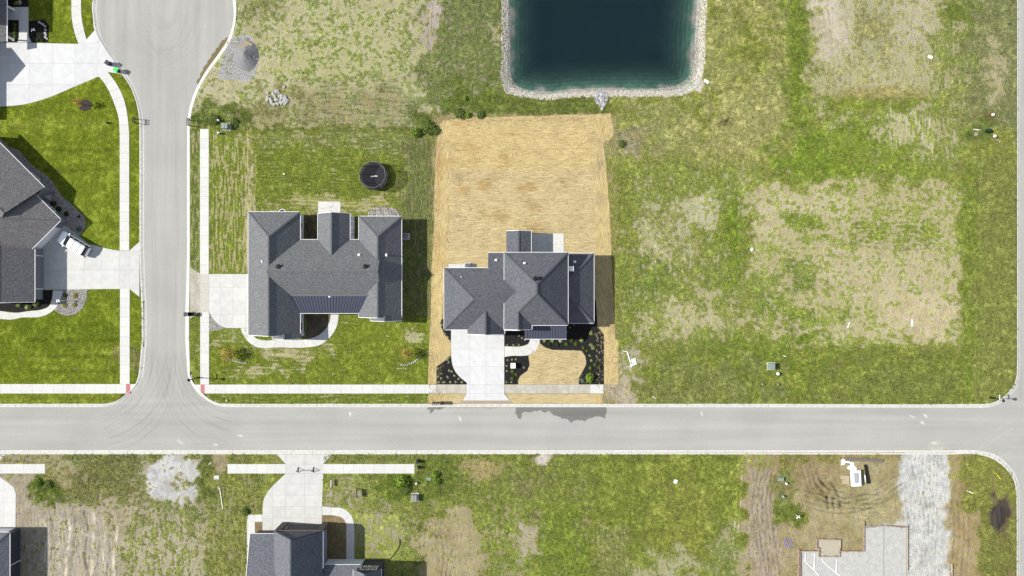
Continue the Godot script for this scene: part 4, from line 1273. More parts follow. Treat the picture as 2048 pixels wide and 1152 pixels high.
func straw_material() -> StandardMaterial3D:
	var w := 640
	var h := 1024
	var fib_h := noise_bytes(w / 16, h, 0.42, 31, 2, FastNoiseLite.TYPE_SIMPLEX, w, h)
	var fib_v := noise_bytes(w, h / 16, 0.42, 32, 2, FastNoiseLite.TYPE_SIMPLEX, w, h)
	var fine := noise_bytes(w, h, 0.4, 33, 2, FastNoiseLite.TYPE_SIMPLEX, w, h)
	var big := noise_bytes(w, h, 0.012, 34, 4, FastNoiseLite.TYPE_SIMPLEX_SMOOTH, w, h)
	var out := PackedByteArray(); out.resize(w * h * 3)
	# stains where the straw is thin or wet: [x, y, rx, ry, r, g, b]
	var stains := [[912, 246, 22, 8, 206, 160, 92], [880, 340, 10, 70, 208, 168, 106], [925, 375, 18, 14, 208, 160, 92], [966, 371, 14, 9, 208, 160, 92], [925, 322, 36, 14, 212, 176, 112], [995, 430, 26, 16, 196, 166, 108], [1064, 418, 12, 20, 196, 168, 114], [1070, 452, 16, 12, 194, 160, 108], [1000, 350, 26, 12, 196, 174, 128], [915, 355, 30, 12, 196, 178, 138], [1060, 376, 50, 10, 206, 172, 110], [1000, 330, 14, 24, 208, 172, 108], [930, 300, 30, 12, 214, 178, 116], [1012, 268, 26, 7, 200, 170, 116], [1197, 360, 9, 70, 190, 172, 140], [1205, 258, 5, 10, 190, 150, 96], [920, 440, 8, 30, 192, 178, 148], [1140, 360, 50, 8, 204, 180, 132], [875, 520, 10, 40, 214, 176, 106], [1220, 620, 8, 60, 186, 160, 122]]
	var tab := PackedByteArray(); tab.resize(256)
	for i in 256:
		tab[i] = int(clampf(Color(lin_of(i) / GAIN, 0, 0).linear_to_srgb().r * 255.0 + 0.5, 0, 255))
	for j in h:
		var py := 220.0 + 600.0 * j / h
		for i in w:
			var px := 840.0 + 410.0 * i / w
			var k := j * w + i
			var upright := px < 898 or px > 1190
			var f := (fib_v[k] if upright else fib_h[k]) * 0.0039216 - 0.5
			var t := 1.0 + f * 0.34 + (fine[k] * 0.0039216 - 0.5) * 0.26 + (big[k] * 0.0039216 - 0.5) * 0.1
			var r := 232.0; var gg := 208.0; var b := 151.0
			if py > 340 and not upright:
				r = 229.0; gg = 208.0; b = 158.0
			if not upright and py < 545.0:
				for q in STRAW_ROWS:
					var off: float = py - (q + 2.0 - 5.0 * (px - 880.0) / 315.0)
					if absf(off) < 0.8 and q > 240.0:
						t += 0.05
					elif off > 0.0 and off < 5.0:
						t -= 0.03
			for s in stains:
				var d := Vector2((px - s[0]) / s[2], (py - s[1]) / s[3]).length() + (big[k] * 0.0039216 - 0.5) * 2.0 + (fine[k] * 0.0039216 - 0.5) * 1.6 + f * 0.8
				if d < 1.0:
					var m := minf(1.0, (1.0 - d) * 1.2) * 0.55
					r += (s[4] - r) * m; gg += (s[5] - gg) * m; b += (s[6] - b) * m
			out[k * 3] = tab[int(clampf(r * t, 0, 255))]
			out[k * 3 + 1] = tab[int(clampf(gg * t, 0, 255))]
			out[k * 3 + 2] = tab[int(clampf(b * t, 0, 255))]
	var m := mat(Color.WHITE, 0.95)
	m.metallic_specular = 0.15
	m.albedo_texture = ImageTexture.create_from_image(Image.create_from_data(w, h, false, Image.FORMAT_RGB8, out))
	m.heightmap_enabled = true
	m.heightmap_texture = ImageTexture.create_from_image(Image.create_from_data(w, h, false, Image.FORMAT_L8, fine))
	m.heightmap_scale = 3.0
	# uv of the sheets is in plan metres; the map spans 410 by 600 grid units from (840, 220)
	var o := g2(840, 220)
	m.uv1_scale = Vector3(1.0 / (410 * S), 1.0 / (600 * S), 1)
	m.uv1_offset = Vector3(-o.x / (410 * S), -o.y / (600 * S), 0)
	return m

func make_straw() -> void:
	var m := straw_material()
	var node := ground_node("straw_blanket")
	# cross strips over the back of the lot, each a roll 2.4 m wide with a slightly ragged edge
	var left := smooth([[881, 246], [877, 268], [872, 320], [868, 420], [864, 540]], 6)
	var right := smooth([[1221, 226], [1221, 278], [1212, 282], [1213, 330], [1218, 400], [1222, 470], [1223, 540]], 6)
	var tops := STRAW_ROWS
	for k in tops.size() - 1:
		var poly := PackedVector2Array()
		var y0: float = tops[k]; var y1: float = tops[k + 1] + 1.5
		var n := 12
		for q in n + 1:
			var x := lerpf(885.0 - k * 1.0, 1195, float(q) / n)
			var y := y0 + 2.0 - 5.0 * q / n + rng.randf_range(-0.5, 0.5)
			if k == 0: y = 241.5 - 13.0 * sqrt(float(q) / n) + rng.randf_range(-1, 1)
			poly.append(g2(x, y))
		for q in range(n, -1, -1):
			poly.append(g2(lerpf(885.0 - k * 1.0, 1195, float(q) / n), y1 + 2.0 - 5.0 * q / n + rng.randf_range(-0.5, 0.5)))
		sheet("straw_strip", poly, m, 0.03 + 0.004 * (k % 2), node)
	# long strips down both sides, laid over the ends
	var wpoly := []
	for q in left: wpoly.append([q.x + rng.randf_range(-1.4, 1.2), q.y])
	wpoly += [[862, 620], [858, 700], [856, 768]] + [[873, 768], [873, 735], [900, 712], [903, 690], [890, 655], [884, 640], [889, 540], [895, 420], [897, 320], [903, 262], [905, 243]]
	sheet("straw_strip", px_poly(wpoly), m, 0.042, node)
	var epoly := []
	for q in right: epoly.append([q.x + rng.randf_range(-1.2, 1.4), q.y])
	epoly += [[1227, 600], [1229, 648], [1231, 678], [1237, 680], [1237, 768], [1208, 768], [1208, 668], [1192, 645], [1188, 520], [1189, 420], [1190, 330], [1192, 228]]
	sheet("straw_strip", px_poly(epoly), m, 0.042, node)
	# the small front lawn and the strips along the kerb
	var front := smooth([[1079, 686], [1090, 695], [1105, 700], [1162, 702], [1170, 713], [1172, 728], [1165, 742], [1158, 755], [1157, 768.5]], 4)
	var fr := []
	for q in front: fr.append([q.x, q.y])
	fr += [[1038, 768.5], [1036, 762], [1040, 752], [1054, 742], [1059, 730], [1057, 712], [1070, 705]]
	sheet("straw_strip", px_poly(fr), m, 0.034, node)
	sheet("straw_strip", px_poly([[857, 788], [933, 788], [921, 806], [857, 806]]), m, 0.034, node)
	sheet("straw_strip", px_poly([[1011, 788], [1205, 788], [1205, 806.8], [1026, 806.8]]), m, 0.034, node)
	straw_wisps()
	# mud washed over the foot of the drive
	sheet("mud", px_poly([[921, 801.5], [1022, 801.5], [1026, 807], [918, 807]]), M.mud, 0.02)

# loose stalks on the straw and blown past its edges, one mass
func straw_wisps() -> void:
	var st := new_st()
	box(st, Vector3.ZERO, Vector3(1.0, 0.05, 0.09))
	var mesh := st.commit()
	var buf := PackedFloat32Array()
	var n := 0
	while n < 9000:
		var x := rng.randf_range(858, 1240)
		var y := rng.randf_range(224, 808)
		var edge := minf(minf(absf(x - lerpf(880, 862, clampf((y - 245) / 300.0, 0, 1))), absf(x - 1224)), absf(y - 236)) < 7.0
		if not edge and rng.randf() < 0.55:
			continue
		if x > 886 and x < 1192 and y > 500 and not (y > 700 and x > 1062 and x < 1165 and y < 766):
			continue
		var p := g2(x, y)
		var a := rng.randfn() * 0.5 + (PI / 2 if x < 898 or x > 1190 else 0.0)
		var ln := rng.randf_range(0.12, 0.4)
		var b := Basis(Vector3.UP, a).scaled_local(Vector3(ln, 0.25, 0.35))
		var k := rng.randf_range(0.7, 1.15)
		var c := lin(228 * k if k < 1.1 else 250.0, 204 * minf(k, 1.2), 148 * k)
		buf.append_array(PackedFloat32Array([b.x.x, b.y.x, b.z.x, p.x, b.x.y, b.y.y, b.z.y, 0.05, b.x.z, b.y.z, b.z.z, p.y, c.r, c.g, c.b, 1.0]))
		n += 1
	multi("loose_straw", mesh, buf, n, M.tinted)

func make_beds() -> void:
	var mulch := [
		[[[902, 640], [902, 680], [899, 680], [890, 670], [883, 655], [881, 645], [884, 638]]],
		[[[902.5, 713], [904.5, 728], [910, 742], [921, 755], [933.6, 765], [934, 768.6], [873, 768.6], [873, 733], [890, 722]]],
		[[[1008.8, 655], [1062, 655], [1060, 678], [1056, 687], [1043, 692.2], [1008.8, 692.2]]],
		[[[1008.8, 714.2], [1022, 712], [1056, 711.4], [1059, 730], [1054, 742], [1040, 752], [1035, 762], [1035, 768.6], [1008.8, 768.6]]],
		[[[1080, 640], [1192, 600], [1195, 655], [1207, 670], [1208, 768.6], [1158, 768.6], [1159, 755], [1166, 742], [1173, 728], [1171, 712], [1163, 701.4], [1105, 699.4], [1090, 694.4], [1080, 686]]],
		[[[-20, 600], [72, 581], [105.4, 581], [104.4, 593], [97, 612.4], [80, 619.4], [58, 621.4], [36, 624.8], [0, 621.4], [-20, 618]]],
		[[[16, 41], [37.5, 41], [37.5, 75], [34.5, 84], [16, 84]]],
		[[[58, 42], [90, 40], [98, 52], [96, 84.5], [64, 84.5], [58, 72]]],
		[[[15, -20], [56.5, -20], [56.5, 13.5], [15, 13.5]]],
	]
	for q in mulch:
		sheet("mulch_bed", px_poly(q[0]), M.mulch, 0.05)
		strew("bark_chips", px_poly(q[0]), 500, 0.03, 0.075, [lin(30, 29, 30), lin(52, 49, 47), lin(44, 43, 44), lin(78, 72, 66)], M.chip, 0.05)
	# gravel beds round the angled house, the corner of the drive, the stone bed behind the winged house
	var g1 := smooth([[-10, 306], [4, 303], [9.5, 298.6], [24, 296], [36, 300.5], [50.6, 316], [61, 328], [82, 343.5], [95.5, 354], [107, 366], [114.6, 379], [124, 392], [142, 408], [160, 425], [167.6, 432], [171, 443], [169, 458], [161.5, 470], [159.7, 473.6]], 3)
	var b1 := _arr(g1) + [[130, 449.5], [126, 448], [80, 400], [20, 345], [-10, 320]]
	var b2 := [[127.5, 580.2], [174.5, 580]] + _arr(smooth([[174.5, 588], [171, 604], [163, 619], [150, 628.5], [136, 631], [122, 628], [109, 620]], 3)) + [[122.6, 596]]
	var b3 := [[419, 626], [424, 636], [436, 650], [451, 656.5], [436, 660], [419, 662.5]]
	var b4 := [[736, 440], [737, 424], [748, 416], [765, 413], [785, 416], [797, 421], [801, 440]]
	var pale := [lin(214, 212, 204), lin(196, 192, 182), lin(172, 166, 158), lin(230, 228, 222), lin(150, 142, 134)]
	for q in [[b1, 5200], [b2, 2600], [b3, 900]]:
		sheet("gravel_bed", px_poly(q[0]), M.gravel, 0.025)
		strew("gravel", px_poly(q[0]), q[1], 0.04, 0.085, pale, M.pebble, 0.025)
	sheet("gravel_bed", px_poly(b4), M.gravel, 0.02)
	strew("gravel", px_poly(b4), 700, 0.06, 0.16, pale, M.pebble, 0.02)
	sheet("mulch_bed", ellipse(170, 210.5, 13, 11.5), M.bark, 0.05)
	# bare soil inside the loop of the front walk is part of the ground map

func ellipse(x: float, y: float, rx: float, ry: float, n := 24) -> PackedVector2Array:
	var out := []
	for i in n:
		out.append([x + cos(TAU * i / n) * rx, y + sin(TAU * i / n) * ry])
	return px_poly(out)

func pond_lines() -> void:
	var outer := smooth([[1001, -110], [1003, 0], [1003.5, 120], [1005, 172], [1012, 186], [1030, 190], [1059, 195.5], [1094, 200], [1128, 196.5], [1175, 194], [1215, 192.5], [1290, 192.5], [1350, 192], [1378, 186], [1398, 168], [1407, 142], [1411, 62], [1415, 0], [1418, -110]], 4)
	for p in outer: pond_bank.append(g2(p.x, p.y))
	var inner := smooth([[1014, -110], [1015.6, 0], [1019, 94], [1022, 155], [1036, 173], [1081, 184], [1112.5, 186.5], [1175, 182], [1237.5, 180], [1312.5, 178], [1356, 170], [1381, 153], [1390.6, 131], [1395, 78], [1401.5, 0], [1404, -110]], 4)
	for p in inner: pond_water.append(g2(p.x, p.y))
	pond_lo = pond_bank[0]; pond_hi = pond_bank[0]
	for p in pond_bank:
		pond_lo = pond_lo.min(p); pond_hi = pond_hi.max(p)

func make_pond() -> void:
	# the water is a stack of thin clear layers, so that it darkens with its depth
	var st := new_st()
	var full := Geometry2D.offset_polygon(pond_water, 0.5)[0]
	for k in 10:
		var y := -0.34 - 0.25 * k
		var idx := Geometry2D.triangulate_polygon(full)
		for i in range(0, idx.size(), 3):
			var a := full[idx[i]]; var b := full[idx[i + 1]]; var c := full[idx[i + 2]]
			tri(st, Vector3(a.x, y, a.y), Vector3(b.x, y, b.y), Vector3(c.x, y, c.y), Vector3.UP, a, b, c)
	structure(obj("water", st, M.water))
	var pale := [lin(254, 250, 238), lin(240, 234, 218), lin(255, 253, 246), lin(222, 214, 196), lin(204, 194, 174)]
	strew("shore_gravel", pond_bank, 8000, 0.05, 0.13, pale, M.pebble, 0.0, Geometry2D.offset_polygon(pond_water, -0.15)[0], true)

func make_grass() -> void:
	# tufts of grass and weeds over the rough lots, one mass
	var blades := []
	for k in 3:
		var r := RandomNumberGenerator.new()
		r.seed = 90 + k
		var st := new_st()
		for i in 9:
			var an := r.randf() * TAU
			var d := Vector3(cos(an), 0, sin(an))
			var sd := Vector3(-d.z, 0, d.x)
			var root := d * r.randf_range(0.0, 0.35)
			var ln := r.randf_range(0.5, 1.1)
			var mid := root + d * ln * 0.45 + Vector3.UP * ln * 0.6
			var tip := root + d * ln * 1.0 + Vector3.UP * ln * 0.75
			var w := r.randf_range(0.09, 0.17)
			var t := r.randf_range(0.8, 1.2)
			st.set_color(Color(t, t, t))
			var n := (Vector3.UP + d * -0.3).normalized()
			tri(st, root - sd * w * 0.5, root + sd * w * 0.5, mid - sd * w * 0.5, n)
			tri(st, root + sd * w * 0.5, mid + sd * w * 0.5, mid - sd * w * 0.5, n)
			tri(st, mid - sd * w * 0.5, mid + sd * w * 0.5, tip, n)
		blades.append(st.commit())
	var keep_off := no_grass()
	for k in 3:
		var buf := PackedFloat32Array()
		var n := 0
		var want := 42000
		buf.resize(want * 16)
		var tries := 0
		while n < want and tries < want * 5:
			tries += 1
			var x := rng.randf_range(-MW / 2, MW / 2)
			var z := rng.randf_range(-MH / 2, MH / 2)
			var i := map_index(x, z)
			if i < 0 or veg[i] < 90 + rng.randi() % 120:
				continue
			var gx := x / S + 1024.0
			var gy := z / S + 576.0
			var tidy := gx < 282.0 and gy < 806.0
			if tidy and rng.randf() < 0.55:
				continue
			var p := Vector2(x, z)
			var blocked := false
			for q in keep_off:
				if q[0].has_point(p) and (Geometry2D.is_point_in_polygon(p, q[1]) or Geometry2D.is_point_in_polygon(p + Vector2(0.013, 0.0071), q[1])):
					blocked = true
					break
			if blocked:
				continue
			var lot := gx > 376.0 and gx < 870.0 and gy > 262.0 and gy < 806.0
			var sz := rng.randf_range(0.04, 0.09) if tidy else (rng.randf_range(0.05, 0.13) if lot else rng.randf_range(0.09, 0.3) * rng.randf_range(0.7, 1.15))
			var a := rng.randf() * TAU
			var c := cos(a) * sz
			var s := sin(a) * sz
			var q3 := i * 3
			var tn := rng.randf_range(0.8, 1.55)
			var cr := lin_of(soil_map[q3]) * tn
			var cg := lin_of(soil_map[q3 + 1]) * tn
			var cb := lin_of(soil_map[q3 + 2]) * tn
			var o := n * 16
			buf[o] = c; buf[o + 2] = s; buf[o + 3] = x
			buf[o + 5] = sz * rng.randf_range(0.6, 1.0); buf[o + 7] = 0.0
			buf[o + 8] = -s; buf[o + 10] = c; buf[o + 11] = z
			buf[o + 12] = cr; buf[o + 13] = cg; buf[o + 14] = cb; buf[o + 15] = 1.0
			n += 1
		multi("wild_grass", blades[k], buf.slice(0, n * 16), n, M.blade)

func no_grass() -> Array:
	var out := []
	var add := func(poly: PackedVector2Array) -> void:
		var r := Rect2(poly[0], Vector2.ZERO)
		for p in poly: r = r.expand(p)
		out.append([r, poly])
	add.call(Geometry2D.offset_polygon(road_px, 0.6, Geometry2D.JOIN_MITER)[0])
	add.call(pond_bank)
	for q in [[860, 228, 1232, 808], [396, 256, 420, 770], [237, 60, 261, 790], [-60, 766, 275, 789], [386, 767, 860, 789], [400, 546, 520, 658], [-60, 84, 200, 214], [-60, 926, 92, 949], [453, 926, 831, 949], [524, 908, 648, 1062], [60, 497, 280, 580], [-60, 300, 132, 640], [-60, 950, 33, 1160], [494, 1028, 800, 1160], [496, 423, 806, 680], [1596, 1045, 1912, 1160], [640, 1010, 712, 1120], [498, 652, 680, 698], [-60, -60, 100, 86], [120, 390, 175, 475], [105, 575, 176, 634]]:
		add.call(rect_px(q[0], q[1], q[2], q[3]))
	return out

# ---------------------------------------------------------------- houses
func shingle_material(r: float, gg: float, b: float, seed_: int) -> StandardMaterial3D:
	# laminated shingles: courses 0.14 m deep with tabs of uneven width and tone, 512 px to 4.48 m
	var im := Image.create(512, 512, false, Image.FORMAT_RGB8)
	var rr := RandomNumberGenerator.new()
	rr.seed = seed_
	for row in 32:
		var x := -rr.randi_range(0, 20)
		var y := row * 16
		while x < 512:
			var w := rr.randi_range(10, 24)
			var t := rr.randf_range(0.87, 1.13)
			im.fill_rect(Rect2i(x, y, w, 16), ph(clampf(r * t, 0, 255), clampf(gg * t, 0, 255), clampf(b * t * rr.randf_range(0.97, 1.03), 0, 255)))
			x += w
		im.fill_rect(Rect2i(0, y + 14, 512, 2), ph(r * 0.8, gg * 0.8, b * 0.8))
	var n := noise_bytes(512, 512, 0.5, seed_, 2, FastNoiseLite.TYPE_SIMPLEX, 512, 512)
	var m := mat(Color.WHITE, 0.92)
	m.albedo_texture = ImageTexture.create_from_image(im)
	m.uv1_scale = Vector3(1 / 4.48, 1 / 4.48, 1)
	m.heightmap_enabled = true
	m.heightmap_texture = ImageTexture.create_from_image(Image.create_from_data(512, 512, false, Image.FORMAT_L8, n))
	m.heightmap_scale = 1.2
	m.metallic_specular = 0.2
	return m

func siding_material(c: Color, seed_: int) -> StandardMaterial3D:
	var im := Image.create(64, 128, false, Image.FORMAT_RGB8)
	im.fill(c)
	for k in 8:
		im.fill_rect(Rect2i(0, k * 16 + 14, 64, 2), c.darkened(0.25))
	var m := mat(Color.WHITE, 0.7)
	m.albedo_texture = ImageTexture.create_from_image(im)
	m.uv1_scale = Vector3(1.0, 1 / 1.2, 1)
	return m

# one roof plane as a slab
func roof_plane(house: Node, pts: Array, m: Material, called := "roof_slope") -> MeshInstance3D:
	var st := new_st()
	var dn := Vector3(0, -0.15, 0)
	face(st, pts, Vector3.UP)
	var low := []
	var mid := Vector3.ZERO
	for p in pts:
		low.append(p + dn)
		mid += p / pts.size()
	face(st, low, Vector3.DOWN)
	for i in pts.size():
		var j := (i + 1) % pts.size()
		var e: Vector3 = (pts[i] + pts[j]) * 0.5 - mid
		face(st, [pts[i], pts[j], low[j], low[i]], Vector3(e.x, 0, e.z))
	return obj(called, st, m, house)

func bar(house: Node, called: String, a: Vector3, b: Vector3, w: float, h: float, m: Material) -> void:
	var d := b - a
	if d.length() < 0.05:
		return
	var z := d.normalized()
	var x := Vector3.UP.cross(z).normalized()
	var y := z.cross(x)
	var st := new_st()
	box(st, (a + b) * 0.5, Vector3(w, h, d.length()), Basis(x, y, z))
	obj(called, st, m, house)

# a roof over the eave rectangle (plan units sighted at eave height), ridge along "x" or "z"; ends: "hip", "gable" or "open"
func roof(house: Node, x0p: float, x1p: float, y0p: float, y1p: float, he: float, pitch: float, axis: String, end0: String, end1: String, k: Dictionary, T := Transform3D.IDENTITY) -> float:
	var k_ := 1.0 - he / EYE
	var a0 := (x0p - 1024.0) * S * k_; var a1 := (x1p - 1024.0) * S * k_
	var b0 := (y0p - 576.0) * S * k_; var b1 := (y1p - 576.0) * S * k_
	return roof_m(house, a0, a1, b0, b1, he, pitch, axis, end0, end1, k, T)

func roof_m(house: Node, a0: float, a1: float, b0: float, b1: float, he: float, pitch: float, axis: String, end0: String, end1: String, k: Dictionary, T := Transform3D.IDENTITY) -> float:
	var along := axis == "x"
	# u runs along the ridge, v across
	var u0 := a0 if along else b0; var u1 := a1 if along else b1
	var v0 := b0 if along else a0; var v1 := b1 if along else a1
	var vm := (v0 + v1) * 0.5
	var half := (v1 - v0) * 0.5
	var top := he + half * pitch
	var P := func(u: float, v: float, y: float) -> Vector3:
		return T * (Vector3(u, y, v) if along else Vector3(v, y, u))
	var r0 := u0 + (half if end0 == "hip" else 0.0)
	var r1 := u1 - (half if end1 == "hip" else 0.0)
	var sh: Material = k.roof
	roof_plane(house, [P.call(u0, v0, he), P.call(u1, v0, he), P.call(r1, vm, top), P.call(r0, vm, top)], sh)
	roof_plane(house, [P.call(u0, v1, he), P.call(u1, v1, he), P.call(r1, vm, top), P.call(r0, vm, top)], sh)
	if end0 == "hip": roof_plane(house, [P.call(u0, v0, he), P.call(u0, v1, he), P.call(r0, vm, top)], sh)
	if end1 == "hip": roof_plane(house, [P.call(u1, v0, he), P.call(u1, v1, he), P.call(r1, vm, top)], sh)
	bar(house, "ridge_cap", P.call(r0, vm, top + 0.01), P.call(r1, vm, top + 0.01), 0.22, 0.05, k.cap)
	for q in [[end0, u0, r0], [end1, u1, r1]]:
		if q[0] == "hip":
			for v in [v0, v1]:
				bar(house, "hip_cap", P.call(q[1], v, he + 0.02), P.call(q[2], vm, top + 0.02), 0.2, 0.04, k.cap)
	# gutters on the eaves, boards on the rakes
	for v in [v0, v1]:
		var o := -0.06 if v == v0 else 0.06
		var skip: Array = k.get("no_gutter", [])
		if not (("v0" if v == v0 else "v1") in skip):
			bar(house, "gutter", P.call(u0, v + o, he - 0.06), P.call(u1, v + o, he - 0.06), 0.075, 0.11, M.gutter)
	for q in [[end0, u0, -0.03], [end1, u1, 0.03]]:
		if q[0] == "hip":
			bar(house, "gutter", P.call(q[1] + q[2] * 2, v0, he - 0.06), P.call(q[1] + q[2] * 2, v1, he - 0.06), 0.075, 0.11, M.gutter)
		elif q[0] == "gable" and k.get("rakes", true):
			for v in [v0, v1]:
				bar(house, "rake_board", P.call(q[1] + q[2], v, he - 0.07), P.call(q[1] + q[2], vm, top - 0.07), 0.05, 0.16, k.trim)
	# walls under it, set in from the eaves
	var ov: float = k.get("over", 0.4)
	if k.get("walls", true):
		var st := new_st()
		var yt := he + ov * pitch - 0.17
		var w0 := u0 + (ov if end0 != "open" else 0.0); var w1 := u1 - (ov if end1 != "open" else 0.0)
		var z0 := v0 + ov; var z1 := v1 - ov
		var c := [P.call(w0, z0, -0.1), P.call(w1, z0, -0.1), P.call(w1, z1, -0.1), P.call(w0, z1, -0.1)]
		var t := [P.call(w0, z0, yt), P.call(w1, z0, yt), P.call(w1, z1, yt), P.call(w0, z1, yt)]
		var mid: Vector3 = (c[0] + c[2]) * 0.5
		for i in 4:
			var j := (i + 1) % 4
			face(st, [c[i], c[j], t[j], t[i]], (c[i] + c[j]) * 0.5 - mid)
		for q in [[end0, w0], [end1, w1]]:
			if q[0] == "gable":
				face(st, [P.call(q[1], z0, yt), P.call(q[1], z1, yt), P.call(q[1], vm, yt + (half - ov) * pitch)], P.call(q[1], vm, yt) - (mid + Vector3(0, yt, 0)))
		obj("wall", st, k.wall, house)
	return top

# a window set proud of a wall: middle, the wall's outward direction, size
func window(house: Node, at: Vector3, out: Vector3, w: float, h: float, k: Dictionary) -> void:
	var b := Basis(Vector3.UP.cross(out).normalized(), Vector3.UP, out)
	var st := new_st()
	for q in [[0, h * 0.5, w + 0.16, 0.09], [0, -h * 0.5, w + 0.2, 0.1], [-w * 0.5, 0, 0.09, h], [w * 0.5, 0, 0.09, h], [0, 0, 0.05, h]]:
		box(st, at + b * Vector3(q[0], q[1], 0.03), Vector3(q[2], q[3], 0.08), b)
	var f := obj("window", st, k.trim, house)
	st = new_st()
	box(st, at + b * Vector3(0, 0, 0.012), Vector3(w, h, 0.02), b)
	obj("pane", st, M.glass, f)

func garage_door(house: Node, at: Vector3, out: Vector3, w: float, h: float, m: Material) -> void:
	var b := Basis(Vector3.UP.cross(out).normalized(), Vector3.UP, out)
	var st := new_st()
	box(st, at + b * Vector3(0, h * 0.5, 0.0), Vector3(w + 0.24, h + 0.12, 0.06), b)
	var d := obj("garage_door", st, M.white_trim, house)
	for r in 4:
		st = new_st()
		box(st, at + b * Vector3(0, h * (r + 0.5) / 4.0, 0.035), Vector3(w, h / 4.0 - 0.02, 0.05), b)
		obj("panel", st, m, d)

func vent(house: Node, at: Vector3, dark := false, size := 0.12, tall := 0.35) -> void:
	var st := new_st()
	if dark:
		tube(st, at + Vector3(0, -0.1, 0), at + Vector3(0, tall, 0), size * 1.1, size * 1.1, 10)
		tube(st, at + Vector3(0, tall, 0), at + Vector3(0, tall + 0.12, 0), size * 1.9, size * 1.1, 10)
		obj("roof_turbine", st, M.black_metal, house)
	else:
		tube(st, at + Vector3(0, -0.15, 0), at + Vector3(0, tall, 0), size * 0.6, size * 0.6, 8)
		cham_box(st, at + Vector3(0, 0.03, 0), Vector3(size * 3, 0.05, size * 3), 0.01)
		obj("vent_pipe", st, M.white_trim, house)

# a standing seam roof between an upper and a lower edge
func metal_roof(house: Node, a0: Vector3, a1: Vector3, b0: Vector3, b1: Vector3, n: int) -> void:
	roof_plane(house, [a0, a1, b1, b0], M.metal_roof, "metal_sheet")
	for i in n + 1:
		var t := float(i) / n
		bar(house, "roof_seam", a0.lerp(a1, t) + Vector3(0, 0.02, 0), b0.lerp(b1, t) + Vector3(0, 0.02, 0), 0.035, 0.05, M.metal_seam)
	bar(house, "gutter", b0 + Vector3(0, -0.06, 0.06), b1 + Vector3(0, -0.06, 0.06), 0.075, 0.11, M.gutter)

func post(house: Node, at: Vector3, h: float, w := 0.22, m: Material = null) -> void:
	var st := new_st()
	box(st, at + Vector3(0, h * 0.5, 0), Vector3(w, h, w))
	box(st, at + Vector3(0, 0.1, 0), Vector3(w + 0.08, 0.2, w + 0.08))
	obj("post", st, M.white_trim if m == null else m, house)

